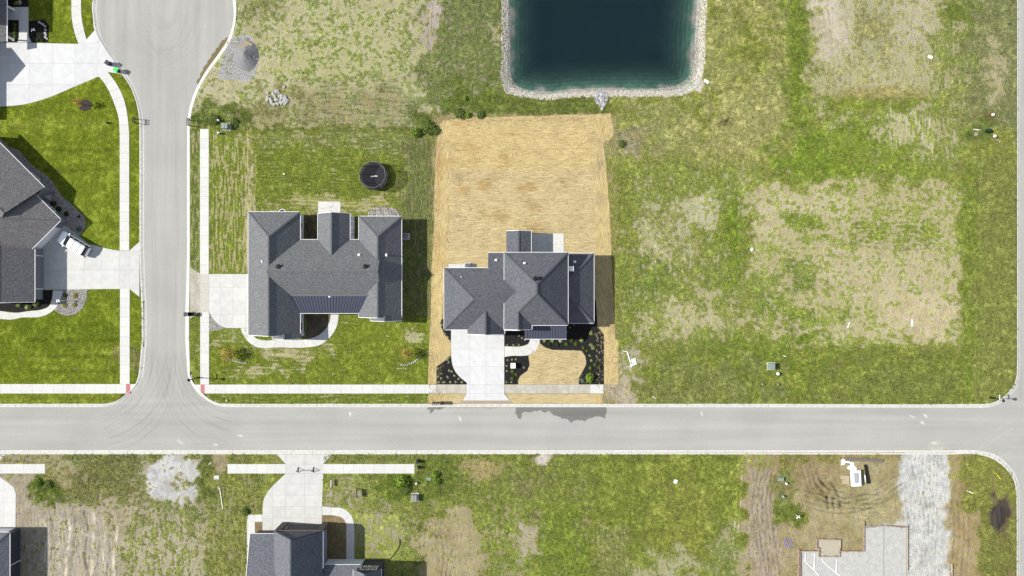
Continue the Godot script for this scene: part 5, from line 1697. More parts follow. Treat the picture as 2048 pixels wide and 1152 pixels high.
func make_houses() -> void:
	var E := Vector3.RIGHT; var W := Vector3.LEFT; var N := Vector3.FORWARD; var Z := Vector3.BACK
	# --- the one storey house with two wings
	var h := thing("house", g(660, 552), "one storey house with grey hipped wings and a metal porch roof", "house")
	var k := {"roof": M.shingle_a, "cap": M.cap_a, "trim": M.white_trim, "wall": M.siding_white, "over": 0.22}
	var tw := roof(h, 497, 600, 424, 670, 3.0, 0.75, "z", "hip", "gable", k)
	var te := roof(h, 718, 802.5, 433, 634.5, 3.0, 0.75, "z", "hip", "gable", k)
	# main ridge from wing to wing, a little higher than both
	var km := k.duplicate(); km.over = 0.3; km["no_gutter"] = ["v1"]
	var mz0 := (479.7 - 576.0) * S * (1 - 3.0 / EYE)
	roof_m(h, g(534, 0, 6.3).x, g(756, 0, 6.3).x, mz0, mz0 + 9.2, 3.0, 0.75, "x", "open", "open", km)
	# covered terrace in the middle of the garden side
	var kc := k.duplicate(); kc.walls = false
	roof(h, 636, 699.5, 427, 520, 3.0, 0.75, "z", "gable", "open", kc)
	for q in [[649, 434], [706, 434], [706, 458], [649, 458]]:
		post(h, g(q[0], q[1]), 2.95)
	var st := new_st()
	for i in 5:
		var z := lerpf(434, 478, i / 4.0)
		box(st, g(709.5, z, 0) + Vector3(0, 1.45, 0), Vector3(0.1, 2.9, 0.12))
	for y in [0.5, 1.2, 1.9, 2.6]:
		box(st, g(709.5, 456, 0) + Vector3(0.0, y, 0), Vector3(0.09, 0.1, 3.4))
	obj("trellis", st, M.white_trim, h)
	# gables nested in the street fronts of both wings
	var kn := k.duplicate(); kn.over = 0.3; kn["no_gutter"] = ["v1"]
	roof(h, 545, 602, 667, 677.5, 3.0, 0.75, "z", "open", "gable", kn)
	roof(h, 741, 803.5, 631, 641.5, 3.0, 0.75, "z", "open", "gable", kn)
	# porch under standing seam metal
	metal_roof(h, g(583, 590.5, 4.1), g(737, 590.5, 4.1), g(600, 626, 3.0), g(722, 626, 3.0), 24)
	bar(h, "flashing", g(583, 590, 4.16), g(737, 590, 4.16), 0.35, 0.04, M.cap_a)
	for x in [632, 670, 706]:
		post(h, g(x, 622), 2.95)
	st = new_st()
	box(st, g(660, 600) + Vector3(0, 1.5, 0), Vector3(9.4, 3.1, 0.3))
	obj("wall", st, M.siding_white, h)
	window(h, g(640, 600) + Vector3(0, 1.6, 0.16), Z, 1.6, 1.4, k)
	window(h, g(690, 600) + Vector3(0, 1.6, 0.16), Z, 1.6, 1.4, k)
	st = new_st()
	box(st, g(665, 600) + Vector3(0, 1.05, 0.17), Vector3(1.0, 2.1, 0.08))
	obj("door", st, M.door, h)
	var ew := g(803, 0, 3.0).x - 0.22
	for z in [470, 520, 590]:
		window(h, Vector3(ew + 0.0, 1.6, g(0, z).z), E, 1.3, 1.3, k)
	var iw := g(600, 0, 3.0).x - 0.22
	window(h, Vector3(iw, 1.5, g(0, 452).z), E, 0.7, 1.1, k)
	window(h, Vector3(iw, 1.6, g(0, 652).z), E, 1.2, 1.4, k)
	for z in [572, 612]:
		garage_door(h, Vector3(g(497, 0, 3.0).x + 0.22, 0, g(0, z).z), W, 2.7, 2.2, M.white_trim)
	vent(h, g(718, 510, 4.75)); vent(h, g(772, 510, 4.5)); vent(h, g(525, 523, 4.9))
	vent(h, g(557, 533, 6.0), true, 0.19, 0.2); vent(h, g(731, 533, 6.0), true, 0.19, 0.2)
	vent(h, g(659, 592.5, 4.0), false, 0.1, 0.2)
	for z in [470, 505, 560, 602]:
		st = new_st()
		box(st, Vector3(g(803, 0, 3.0).x - 0.17, 1.4, g(0, z + 18).z), Vector3(0.08, 2.8, 0.08))
		obj("downpipe", st, M.white_trim, h)

		# ring of the basement window under the north eave
	st = new_st()
	for i in 12:
		var a0 := PI + PI * i / 12.0; var a1 := PI + PI * (i + 1) / 12.0
		var c := g(565, 428.5)
		tube(st, c + Vector3(cos(a0) * 0.62, 0.1, sin(a0) * 0.75), c + Vector3(cos(a1) * 0.62, 0.1, sin(a1) * 0.75), 0.05, 0.05, 6)
	var well := obj("window_well", st, M.white_trim, h)
	st = new_st()
	var wp := PackedVector2Array()
	for i in 13:
		wp.append(Vector2(g(565, 0).x + cos(PI + PI * i / 12.0) * 0.58, g(0, 428.5).z + sin(PI + PI * i / 12.0) * 0.7))
	prism(st, wp, -0.1, 0.05)
	obj("cover", st, M.black_metal, well)

	# --- the two storey house on the straw lot
	h = thing("house", g(1040, 580), "two storey house with charcoal hipped roofs on the straw covered lot", "house")
	k = {"roof": M.shingle_b, "cap": M.cap_b, "trim": M.white_trim, "wall": M.siding_white, "over": 0.4}
	var kb := k.duplicate(); kb["no_gutter"] = []
	# garage wing and the taller piece beside it
	roof(h, 888.5, 985, 536, 659, 3.0, 0.7, "x", "hip", "open", kb)
	var kr := k.duplicate(); kr["rakes"] = false
	roof(h, 976.5, 1040, 505.7, 660, 3.1, 0.7, "x", "gable", "open", kr)
	roof(h, 934.8, 1008.8, 600, 668, 3.02, 0.7, "z", "open", "gable", kb)
	# main block: hipped, short ridge
	var kt := k.duplicate()
	roof(h, 1008.8, 1135.6, 505.3, 650, 5.9, 0.7, "z", "hip", "hip", kt)
	roof(h, 1008.6, 1063.4, 622, 658.7, 5.92, 0.7, "z", "open", "gable", kt)
	# lean-to on the east side with hipped ends
	var y0 := 3.0
	var p := [g(1137, 507, y0), g(1187.5, 507, y0), g(1187.5, 646, y0), g(1137, 646, y0)]
	var run: float = p[1].x - (g(1135.6, 0, 5.9).x - 0.4)
	var wx: float = p[1].x - run
	var up := y0 + run * 0.62
	var q0 := Vector3(wx, up, p[1].z + run); var q1 := Vector3(wx, up, p[2].z - run)
	roof_plane(h, [p[1], p[2], q1, q0], M.shingle_b)
	roof_plane(h, [Vector3(wx, y0, p[1].z), p[1], q0], M.shingle_b)
	roof_plane(h, [Vector3(wx, y0, p[2].z), p[2], q1], M.shingle_b)
	bar(h, "hip_cap", p[1] + Vector3(0, 0.02, 0), q0 + Vector3(0, 0.02, 0), 0.2, 0.04, M.cap_b)
	bar(h, "hip_cap", p[2] + Vector3(0, 0.02, 0), q1 + Vector3(0, 0.02, 0), 0.2, 0.04, M.cap_b)
	bar(h, "gutter", p[1] + Vector3(0.06, -0.06, 0), p[2] + Vector3(0.06, -0.06, 0), 0.075, 0.11, M.gutter)
	bar(h, "gutter", Vector3(wx, y0 - 0.06, p[1].z - 0.06), p[1] + Vector3(0, -0.06, -0.06), 0.075, 0.11, M.gutter)
	bar(h, "gutter", Vector3(wx, y0 - 0.06, p[2].z + 0.06), p[2] + Vector3(0, -0.06, 0.06), 0.075, 0.11, M.gutter)
	st = new_st()
	box(st, Vector3((wx + p[1].x - 0.4) * 0.5, 1.45, (p[1].z + p[2].z) * 0.5), Vector3(p[1].x - 0.4 - wx, 3.1, p[2].z - p[1].z - 0.8))
	obj("wall", st, M.siding_white, h)
	for z in [545, 605]:
		window(h, Vector3(p[1].x - 0.4, 1.6, g(0, z).z), E, 1.4, 1.4, k)
		window(h, Vector3(g(1135.6, 0, 5.9).x - 0.4, 5.2, g(0, z).z), E, 1.2, 0.7, k)
	# entrance porch under metal
	metal_roof(h, g(1048.7, 646, 3.75), g(1132.9, 646, 3.75), g(1048.7, 677.5, 3.0), g(1132.9, 677.5, 3.0), 15)
	for x in [1051, 1072, 1104, 1129]:
		post(h, g(x, 674.5), 2.9)
	st = new_st()
	box(st, g(1030, 648, 0) + Vector3(0, 1.5, 0), Vector3(3.4, 3.0, 0.3))
	obj("wall", st, M.siding_white, h)
	window(h, Vector3(g(1036, 0, 5.9).x, 4.9, g(0, 658.7, 5.9).z - 0.4), Z, 1.5, 1.5, k)
	window(h, Vector3(g(1100, 0, 5.9).x, 4.9, g(0, 650, 5.9).z - 0.4), Z, 1.6, 1.4, k)
	garage_door(h, Vector3(g(971, 0).x, 0, g(0, 668, 3.0).z - 0.4), Z, 4.9, 2.2, M.white_trim)
	garage_door(h, Vector3(g(917, 0).x, 0, g(0, 659, 3.0).z - 0.4), Z, 2.5, 2.2, M.white_trim)
	# covered terrace on the garden side
	var kd := k.duplicate(); kd.walls = false; kd["no_gutter"] = ["v0"]
	roof(h, 1012.6, 1062, 462, 512, 3.0, 0.45, "z", "gable", "open", kd)
	post(h, g(1016, 466), 2.9); post(h, g(1060, 466), 2.9)
	window(h, Vector3(g(1100, 0).x, 1.4, g(0, 505.3, 5.9).z + 0.4), N, 1.8, 2.0, k)
	vent(h, g(992, 520.5, 3.9)); vent(h, g(1049, 527, 7.0)); vent(h, g(922.5, 553.5, 3.7)); vent(h, g(1149.5, 523.5, 3.9))
	vent(h, g(946.5, 565.5, 4.2), true, 0.07, 0.15)
	vent(h, g(1070.5, 557, 8.6), true, 0.17, 0.15); vent(h, g(1078, 557, 8.6), true, 0.17, 0.15)
	st = new_st()
	cham_box(st, g(1142.5, 537.5, 4.9) + Vector3(0, 0.1, 0), Vector3(0.72, 0.5, 0.72), 0.06)
	obj("vent_box", st, M.white_trim, h)

	# --- the angled house at the west edge
	h = thing("house", g(20, 460), "grey shingled house set at an angle, with a white van on its drive", "house")
	k = {"roof": M.shingle_c, "cap": M.cap_c, "trim": M.white_trim, "wall": M.siding_grey, "over": 0.35}
	var he := 2.8
	var corner := g(121.4, 439.6, he) * Vector3(1, 0, 1)
	var T := Transform3D(Basis(Vector3.UP, -PI / 4.0), corner)
	# local x runs to the south-east, local z to the south-west; the corner is the east tip of the roof
	roof_m(h, -14.0, 0.0, 0.0, 11.5, he, 0.5, "x", "gable", "hip", k, T)
	roof_m(h, -17.0, -5.05, -1.65, 9.85, he + 0.02, 0.5, "x", "gable", "open", {"roof": M.shingle_c, "cap": M.cap_c, "trim": M.white_trim, "wall": M.siding_grey, "over": 0.35, "no_gutter": ["v1"]}, T)
	var gc := roof_m(h, g(-40, 0, he).x, g(69, 0, he).x, g(0, 498, he).z, g(0, 604, he).z, he, 0.6, "z", "open", "gable", k)
	var kn2 := k.duplicate(); kn2.wall = M.siding_white
	roof_m(h, g(-36, 0, he).x, g(20, 0, he).x, g(0, 560, he).z, g(0, 605.5, he).z, he + 0.02, 0.42, "z", "open", "gable", kn2)
	st = new_st()
	var tw2 := T * Vector3(-0.35, 0, 4.2)
	garage_door(h, Vector3(tw2.x, 0, tw2.z), T.basis * Vector3.RIGHT, 4.6, 2.2, M.white_trim)
	garage_door(h, Vector3(g(69, 0, he).x - 0.35, 0, g(0, 545).z), E, 4.8, 2.2, M.door_grey)
	for q in [-3.0, -8.0]:
		var a := T * Vector3(q, 1.5, 0.35 if q > -5.0 else -1.3)
		window(h, a, T.basis * Vector3.FORWARD, 1.4, 1.3, k)

	# --- the two storey house cut by the south edge
	h = thing("house", g(610, 1130), "two storey house with a steep dark roof cut by the south edge", "house")
	k = {"roof": M.shingle_d, "cap": M.cap_d, "trim": M.white_trim, "wall": M.stone_wall, "over": 0.35}
	# west part: roof plane rising to the south, gable to the west
	var kw := k.duplicate()
	roof_m(h, g(500, 0, 3.0).x, g(600, 0, 3.0).x, g(0, 1068, 3.0).z, g(0, 1068, 3.0).z + 13.0, 3.0, 0.3, "x", "gable", "open", kw)
	# garage block with a hipped front
	var kg := k.duplicate(); kg.wall = M.siding_blue
	var gx0 := g(548, 0, 4.2).x; var gx1 := g(645.4, 0, 4.2).x; var gz := g(0, 1062, 4.2).z
	var gm := g(581.5, 1080, 7.8)
	roof_plane(h, [Vector3(gx0, 4.2, gz), Vector3(gx1, 4.2, gz), gm], M.shingle_d)
	roof_plane(h, [Vector3(gx0, 4.2, gz), gm, Vector3(gm.x, 7.8, gz + 16.0), Vector3(gx0, 4.2, gz + 16.0)], M.shingle_d)
	roof_plane(h, [Vector3(gx1, 4.2, gz), gm, Vector3(gm.x, 7.8, gz + 16.0), Vector3(gx1, 4.2, gz + 5.2)], M.shingle_d)
	roof_plane(h, [Vector3(gx1, 4.2, gz + 5.2), Vector3(gm.x, 7.8, gz + 16.0), Vector3(gx1, 4.2, gz + 16.0)], M.shingle_d)
	bar(h, "ridge_cap", gm + Vector3(0, 0.03, 0), Vector3(gm.x, 7.83, gz + 16.0), 0.2, 0.05, M.cap_d)
	bar(h, "hip_cap", gm + Vector3(0, 0.03, 0), Vector3(gx0, 4.22, gz), 0.18, 0.04, M.cap_d)
	bar(h, "hip_cap", gm + Vector3(0, 0.03, 0), Vector3(gx1, 4.22, gz), 0.18, 0.04, M.cap_d)
	bar(h, "gutter", Vector3(gx1 + 0.06, 4.14, gz), Vector3(gx1 + 0.06, 4.14, gz + 5.4), 0.12, 0.12, M.white_trim)
	bar(h, "gutter", Vector3(gx0, 4.14, gz - 0.06), Vector3(gx1, 4.14, gz - 0.06), 0.12, 0.12, M.stone_wall)
	st = new_st()
	box(st, Vector3((gx0 + gx1) * 0.5, 2.0, gz + 8.1), Vector3(gx1 - gx0 - 0.7, 4.2, 15.4))
	obj("wall", st, M.siding_blue, h)
	for x in [gx0 + 0.5, gx1 - 0.5]:
		st = new_st()
		box(st, Vector3(x, 1.9, gz + 0.2), Vector3(0.9, 3.9, 0.6))
		obj("pillar", st, M.stone_wall, h)
	st = new_st()
	box(st, Vector3((gx0 + gx1) * 0.5, 3.2, gz + 0.35), Vector3(gx1 - gx0 - 1.9, 1.6, 0.2))
	obj("lintel", st, M.stone_wall, h)
	garage_door(h, Vector3((gx0 + gx1) * 0.5, 0, gz + 0.36), N, 4.9, 2.3, M.stone_wall)
	st = new_st()
	var sk := Vector3(gx0 + 2.3, 0, gz + 0.75)
	box(st, Vector3(sk.x, 4.2 + 0.75 * 2.0 + 0.05, sk.z), Vector3(0.45, 0.1, 0.9), Basis(Vector3.RIGHT, -0.9) * Basis(Vector3.UP, -0.5))
	obj("roof_hatch", st, M.plywood, h)
	# entrance porch between garage and bay
	var kp := k.duplicate(); kp.wall = M.siding_white; kp.over = 0.25
	roof_m(h, gx1 - 0.2, g(721, 0, 3.3).x, g(0, 1130, 3.3).z, g(0, 1130, 3.3).z + 9.0, 3.3, 0.45, "x", "open", "open", kp)
	# bay with its own gable
	var kb2 := k.duplicate(); kb2.wall = M.siding_dark; kb2.over = 0.3; kb2["rakes"] = false
	var bx0 := g(707, 0, 5.0).x; var bx1 := g(762, 0, 5.0).x; var bz := g(0, 1139, 5.0).z
	roof_m(h, bx0, bx1, bz, bz + 10.0, 5.0, 1.0, "z", "gable", "open", kb2)
	for i in 3:
		window(h, Vector3(lerpf(bx0, bx1, 0.3 + 0.2 * i), 3.6, bz + 0.29), N, 0.75, 1.5, k)

	# --- the house in the south-west corner
	h = thing("house", g(-40, 1120), "dark roofed house cut by the south-west corner", "house")
	k = {"roof": M.shingle_d, "cap": M.cap_d, "trim": M.white_trim, "wall": M.siding_dark, "over": 0.4}
	roof_m(h, g(-140, 0, 3.2).x, g(19, 0, 3.2).x, g(0, 1065, 3.2).z, g(0, 1065, 3.2).z + 16.0, 3.2, 0.5, "z", "hip", "gable", k)
	garage_door(h, Vector3(g(-5, 0).x, 0, g(0, 1065, 3.2).z + 0.4), N, 4.8, 2.3, M.white_trim)
	st = new_st()
	box(st, Vector3(g(19, 0, 3.2).x - 0.36, 1.5, g(0, 1120).z), Vector3(0.08, 3.0, 0.08))
	obj("downpipe", st, M.white_trim, h)

	# --- the house in the north-west corner
	h = thing("house", g(-60, 60), "grey roofed house cut by the north-west corner, above the wide white drive", "house")
	k = {"roof": M.shingle_c, "cap": M.cap_c, "trim": M.white_trim, "wall": M.siding_grey, "over": 0.35}
	roof_m(h, g(-170, 0).x, g(20, 0).x, g(0, -120).z, g(0, 58).z, 5.6, 0.5, "z", "hip", "hip", k)
	roof_m(h, g(-150, 0).x, g(-18, 0).x, g(0, 94).z, g(0, 160).z, 2.75, 0.75, "x", "open", "gable", k)
	roof_m(h, g(-170, 0).x, g(-28, 0).x, g(0, 60).z, g(0, 236).z, 2.7, 0.34, "z", "open", "gable", k)
	garage_door(h, Vector3(g(-18, 0).x - 0.35, 0, g(0, 127).z), E, 3.2, 2.2, M.white_trim)
	# porch on the garden front
	roof_plane(h, [g(-14, -20, 3.0), g(-14, 84, 3.0), g(14, 83, 2.55), g(14, -20, 2.55)], M.shingle_c)
	bar(h, "gutter", g(14.4, -20, 2.5), g(14.4, 83, 2.5), 0.1, 0.12, M.white_trim)
	post(h, g(28, 20), 2.5); post(h, g(28, 80), 2.5)

# ---------------------------------------------------------------- things
const ORD := ["first", "second", "third", "fourth", "fifth", "sixth", "seventh", "eighth", "ninth", "tenth", "eleventh", "twelfth", "thirteenth", "fourteenth", "fifteenth", "sixteenth", "seventeenth", "eighteenth", "nineteenth", "twentieth"]

# rings of a rounded rectangle stacked up: each [height, x front, x rear, half width, corner radius]
func ring_of(q: Array, T: Transform3D) -> Array:
	var out := []
	var xf: float = q[1]; var xr: float = q[2]; var hw: float = q[3]; var r: float = q[4]
	for c in [[xf - r, hw - r, 0.0], [xr + r, hw - r, PI / 2], [xr + r, -hw + r, PI], [xf - r, -hw + r, PI * 1.5]]:
		for k in 5:
			var a: float = c[2] + PI / 2 * k / 4.0
			out.append(T * Vector3(c[0] + cos(a) * r, q[0], c[1] + sin(a) * r))
	return out

func loft(st: SurfaceTool, rings: Array, T: Transform3D, top := true, bottom := false) -> void:
	var rows := []
	for q in rings: rows.append(ring_of(q, T))
	var n: int = rows[0].size()
	for k in rows.size() - 1:
		var mid := Vector3.ZERO
		for p in rows[k]: mid += p / n
		for i in n:
			var j := (i + 1) % n
			var c: Vector3 = (rows[k][i] + rows[k][j] + rows[k + 1][i] + rows[k + 1][j]) * 0.25
			var hint: Vector3 = c - mid
			if rings[k + 1][0] - rings[k][0] < 0.12: hint = Vector3(hint.x * 0.2, 1.0, hint.z * 0.2)
			else: hint.y = 0.0
			face(st, [rows[k][i], rows[k][j], rows[k + 1][j]], hint)
			face(st, [rows[k][i], rows[k + 1][j], rows[k + 1][i]], hint)
	if top: face(st, rows[-1], T.basis * Vector3.UP)
	if bottom: face(st, rows[0], T.basis * Vector3.DOWN)

func make_van() -> void:
	var at := g(153.5, 488.5)
	var v := thing("parked_van", at, "white family van with a roof rack parked askew on the shaded drive", "van")
	var T := Transform3D(Basis(Vector3.UP, PI - 0.53), at)   # nose to the north-west
	var st := new_st()
	loft(st, [[0.28, 2.35, -2.38, 0.86, 0.3], [0.5, 2.46, -2.46, 0.96, 0.38], [0.78, 2.44, -2.46, 0.985, 0.4], [0.94, 2.3, -2.44, 0.965, 0.4], [1.03, 1.95, -2.4, 0.91, 0.36]], T, true, true)
	obj("body", st, M.car_paint, v)
	st = new_st()
	loft(st, [[1.0, 1.42, -2.34, 0.88, 0.3], [1.35, 0.98, -2.26, 0.82, 0.28], [1.62, 0.55, -2.1, 0.74, 0.24]], T, true)
	obj("window_band", st, M.car_glass, v)
	st = new_st()
	loft(st, [[1.6, 0.52, -2.1, 0.755, 0.24], [1.7, 0.42, -2.06, 0.72, 0.24], [1.755, 0.2, -1.9, 0.6, 0.22]], T, true)
	obj("roof", st, M.car_paint, v)
	for s in [-1.0, 1.0]:
		st = new_st()
		tube(st, T * Vector3(0.25, 1.8, 0.62 * s), T * Vector3(-1.9, 1.8, 0.62 * s), 0.025, 0.025, 6)
		obj("roof_rail", st, M.car_trim, v)
		# pillars between the side windows
		for q in [[1.28, 0.6], [0.3, 0.08], [-0.75, -0.78], [-1.75, -1.72]]:
			st = new_st()
			tube(st, T * Vector3(q[0], 1.02, 0.885 * s), T * Vector3(q[1], 1.66, 0.745 * s), 0.045, 0.04, 6)
			obj("pillar", st, M.car_paint, v)
		st = new_st()
		cham_box(st, T * Vector3(1.15, 1.05, 1.02 * s), Vector3(0.16, 0.16, 0.24), 0.03, T.basis)
		obj("mirror", st, M.car_paint, v)
		for x in [1.52, -1.5]:
			st = new_st()
			tube(st, T * Vector3(x, 0.34, 0.72 * s), T * Vector3(x, 0.34, 0.97 * s), 0.34, 0.34, 18)
			var w := obj("wheel", st, M.rubber, v)
			st = new_st()
			tube(st, T * Vector3(x, 0.34, 0.96 * s), T * Vector3(x, 0.34, 0.985 * s), 0.21, 0.2, 14)
			obj("rim", st, M.steel, w)
		st = new_st()
		cham_box(st, T * Vector3(2.3, 0.74, 0.68 * s), Vector3(0.3, 0.16, 0.34), 0.03, T.basis)
		obj("headlight", st, M.lamp_glass, v)
		st = new_st()
		cham_box(st, T * Vector3(-2.4, 0.92, 0.76 * s), Vector3(0.12, 0.4, 0.2), 0.02, T.basis)
		obj("tail_light", st, M.red_lens, v)
	st = new_st()
	box(st, T * Vector3(-0.35, 1.79, 0), Vector3(0.06, 0.03, 1.2), T.basis)
	box(st, T * Vector3(-1.35, 1.79, 0), Vector3(0.06, 0.03, 1.2), T.basis)
	obj("cross_bar", st, M.car_trim, v)

func make_bin(at: Vector3, turn: float, m: Material, lidm: Material, label: String, open := false) -> void:
	var b := thing("wheeled_bin", at, label, "bin", "wheeled bins put out at the kerbs")
	var T := Transform3D(Basis(Vector3.UP, turn), at)
	var st := new_st()
	var lo := [[0.06, 0.22, -0.24, 0.22, 0.04], [1.0, 0.3, -0.32, 0.29, 0.05]]
	loft(st, lo, T, not open, true)
	if open:
		loft(st, [[0.1, 0.19, -0.21, 0.19, 0.03], [1.0, 0.275, -0.295, 0.265, 0.04]], T, false, true)
	obj("body", st, m, b)
	st = new_st()
	if open:
		var L := T * Transform3D(Basis(Vector3.BACK, -2.1), Vector3(0.33, 1.0, 0))
		loft(st, [[0.0, 0.0, -0.66, 0.31, 0.05], [0.06, -0.02, -0.62, 0.28, 0.05]], L, true, true)
	else:
		loft(st, [[0.99, 0.34, -0.35, 0.32, 0.05], [1.05, 0.34, -0.35, 0.32, 0.06], [1.1, 0.24, -0.27, 0.24, 0.06]], T, true, true)
	obj("lid", st, lidm, b)
	st = new_st()
	tube(st, T * Vector3(-0.38, 0.98, -0.25), T * Vector3(-0.38, 0.98, 0.25), 0.02, 0.02, 6)
	obj("handle", st, M.rubber, b)
	for s in [-1.0, 1.0]:
		st = new_st()
		tube(st, T * Vector3(-0.22, 0.12, 0.24 * s), T * Vector3(-0.22, 0.12, 0.3 * s), 0.12, 0.12, 12)
		obj("wheel", st, M.rubber, b)

# a row of mailboxes on one beam; d points the way the boxes face
func mailboxes(at: Vector3, d: Vector3, n: int, label: String, step := 0.29) -> void:
	var b := thing("mailbox_stand", at, label, "mailboxes", "mailbox stands at the kerb")
	var sd := Vector3(-d.z, 0, d.x)
	var bas := Basis(sd, Vector3.UP, -d)
	var st := new_st()
	box(st, at + Vector3(0, 0.98, 0), Vector3(step * n + 0.1, 0.08, 0.07), bas)
	obj("beam", st, M.black_metal, b)
	for s in [-1.0, 1.0]:
		st = new_st()
		box(st, at + sd * s * step * n * 0.36 + Vector3(0, 0.5, 0), Vector3(0.1, 1.0, 0.1), bas)
		obj("post", st, M.black_metal, b)
	for i in n:
		var c := at + sd * (i - (n - 1) * 0.5) * step + Vector3(0, 1.12, 0) + d * 0.05
		st = new_st()
		box(st, c, Vector3(0.13, 0.16, 0.5), bas)
		tube(st, c + Vector3(0, 0.08, 0) - d * 0.25, c + Vector3(0, 0.08, 0) + d * 0.25, 0.065, 0.065, 10)
		var mb := obj("mailbox", st, M.black_gloss, b)
		st = new_st()
		box(st, c + d * 0.255 + Vector3(0, 0.02, 0), Vector3(0.12, 0.18, 0.015), bas)
		obj("door", st, M.black_metal, mb)
		st = new_st()
		box(st, c + sd * 0.072 + Vector3(0, 0.14, 0) + d * 0.1, Vector3(0.015, 0.14, 0.03), bas)
		obj("flag", st, M.steel, mb)

func street_lamp(at: Vector3, label: String, arm: Vector3) -> void:
	var l := thing("street_lamp", at, label, "street lamp", "street lamps at the corners")
	var st := new_st()
	tube(st, at + Vector3(0, -0.1, 0), at + Vector3(0, 0.7, 0), 0.13, 0.1, 10)
	obj("base", st, M.black_metal, l)
	st = new_st()
	tube(st, at + Vector3(0, 0.6, 0), at + Vector3(0, 3.1, 0), 0.06, 0.05, 10)
	obj("pole", st, M.black_metal, l)
	st = new_st()
	var bs := Basis(arm, Vector3.UP, arm.cross(Vector3.UP))
	box(st, at + Vector3(0, 2.5, 0) + arm * 0.35, Vector3(0.75, 0.18, 0.03), bs)
	obj("sign_blade", st, M.white_trim, l)
	st = new_st()
	tube(st, at + Vector3(0, 3.08, 0), at + Vector3(0, 3.4, 0), 0.12, 0.2, 6)
	obj("lantern", st, M.lamp_glass, l)
	st = new_st()
	tube(st, at + Vector3(0, 3.4, 0), at + Vector3(0, 3.56, 0), 0.26, 0.06, 6)
	tube(st, at + Vector3(0, 3.56, 0), at + Vector3(0, 3.68, 0), 0.04, 0.0, 6)
	for i in 6:
		var a := TAU * i / 6
		var d := Vector3(cos(a), 0, sin(a))
		tube(st, at + Vector3(0, 3.06, 0) + d * 0.13, at + Vector3(0, 3.42, 0) + d * 0.21, 0.015, 0.015, 4)
	obj("lantern_frame", st, M.black_metal, l)

func cabinet(at: Vector3, size: Vector3, m: Material, label: String, pad := true) -> void:
	var c := thing("utility_cabinet", at, label, "utility box", "utility boxes on the verges")
	var st := new_st()
	if pad:
		box(st, at + Vector3(0.08, 0.0, 0), Vector3(size.x + 0.3, 0.16, size.z + 0.3))
		obj("pad", st, M.concrete[1], c)
	st = new_st()
	box(st, at + Vector3(0, 0.08 + size.y * 0.5, 0), size)
	obj("case", st, m, c)
	st = new_st()
	cham_box(st, at + Vector3(-size.x * 0.2, 0.08 + size.y + 0.03, 0), Vector3(size.x * 0.58, 0.07, size.z + 0.05), 0.02)
	cham_box(st, at + Vector3(size.x * 0.3, 0.08 + size.y + 0.015, 0), Vector3(size.x * 0.4, 0.05, size.z + 0.05), 0.02)
	obj("lid", st, m, c)
	st = new_st()
	box(st, at + Vector3(-size.x * 0.5 - 0.015, 0.1 + size.y * 0.5, 0), Vector3(0.03, 0.14, 0.05))
	obj("handle", st, M.black_metal, c)

func pedestal(at: Vector3, m: Material, label: String, r := 0.13, h := 0.75) -> void:
	var c := thing("cable_pedestal", at, label, "pedestal", "cable pedestals on the verges")
	var st := new_st()
	tube(st, at + Vector3(0, -0.05, 0), at + Vector3(0, h * 0.35, 0), r * 1.15, r * 1.1, 12)
	obj("base", st, M.black_metal if m == M.white_trim else m, c)
	st = new_st()
	tube(st, at + Vector3(0, h * 0.33, 0), at + Vector3(0, h * 0.94, 0), r, r * 0.96, 12)
	tube(st, at + Vector3(0, h * 0.94, 0), at + Vector3(0, h, 0), r * 0.96, r * 0.6, 12)
	obj("cap", st, m, c)

func air_unit(at: Vector3, label: String, turn := 0.0) -> void:
	var c := thing("air_conditioner", at, label, "air conditioner", "air conditioners beside the houses")
	var b := Basis(Vector3.UP, turn)
	var st := new_st()
	box(st, at + Vector3(0, 0.04, 0), Vector3(1.0, 0.1, 1.0), b)
	obj("pad", st, M.concrete[0], c)
	st = new_st()
	cham_box(st, at + Vector3(0, 0.5, 0), Vector3(0.82, 0.84, 0.82), 0.05, b)
	obj("case", st, M.grey_paint, c)
	st = new_st()
	tube(st, at + Vector3(0, 0.9, 0), at + Vector3(0, 0.93, 0), 0.34, 0.34, 18)
	obj("fan_opening", st, M.black_metal, c)
	st = new_st()
	for i in 5:
		var a := TAU * i / 5
		box(st, at + Vector3(cos(a) * 0.17, 0.945, sin(a) * 0.17), Vector3(0.3, 0.012, 0.09), Basis(Vector3.UP, -a))
	obj("fan_blades", st, M.steel, c)
	st = new_st()
	for r in [0.12, 0.22, 0.33]:
		for i in 18:
			var a0 := TAU * i / 18; var a1 := TAU * (i + 1) / 18
			tube(st, at + Vector3(cos(a0) * r, 0.97, sin(a0) * r), at + Vector3(cos(a1) * r, 0.97, sin(a1) * r), 0.008, 0.008, 4, false)
	obj("grille", st, M.steel, c)

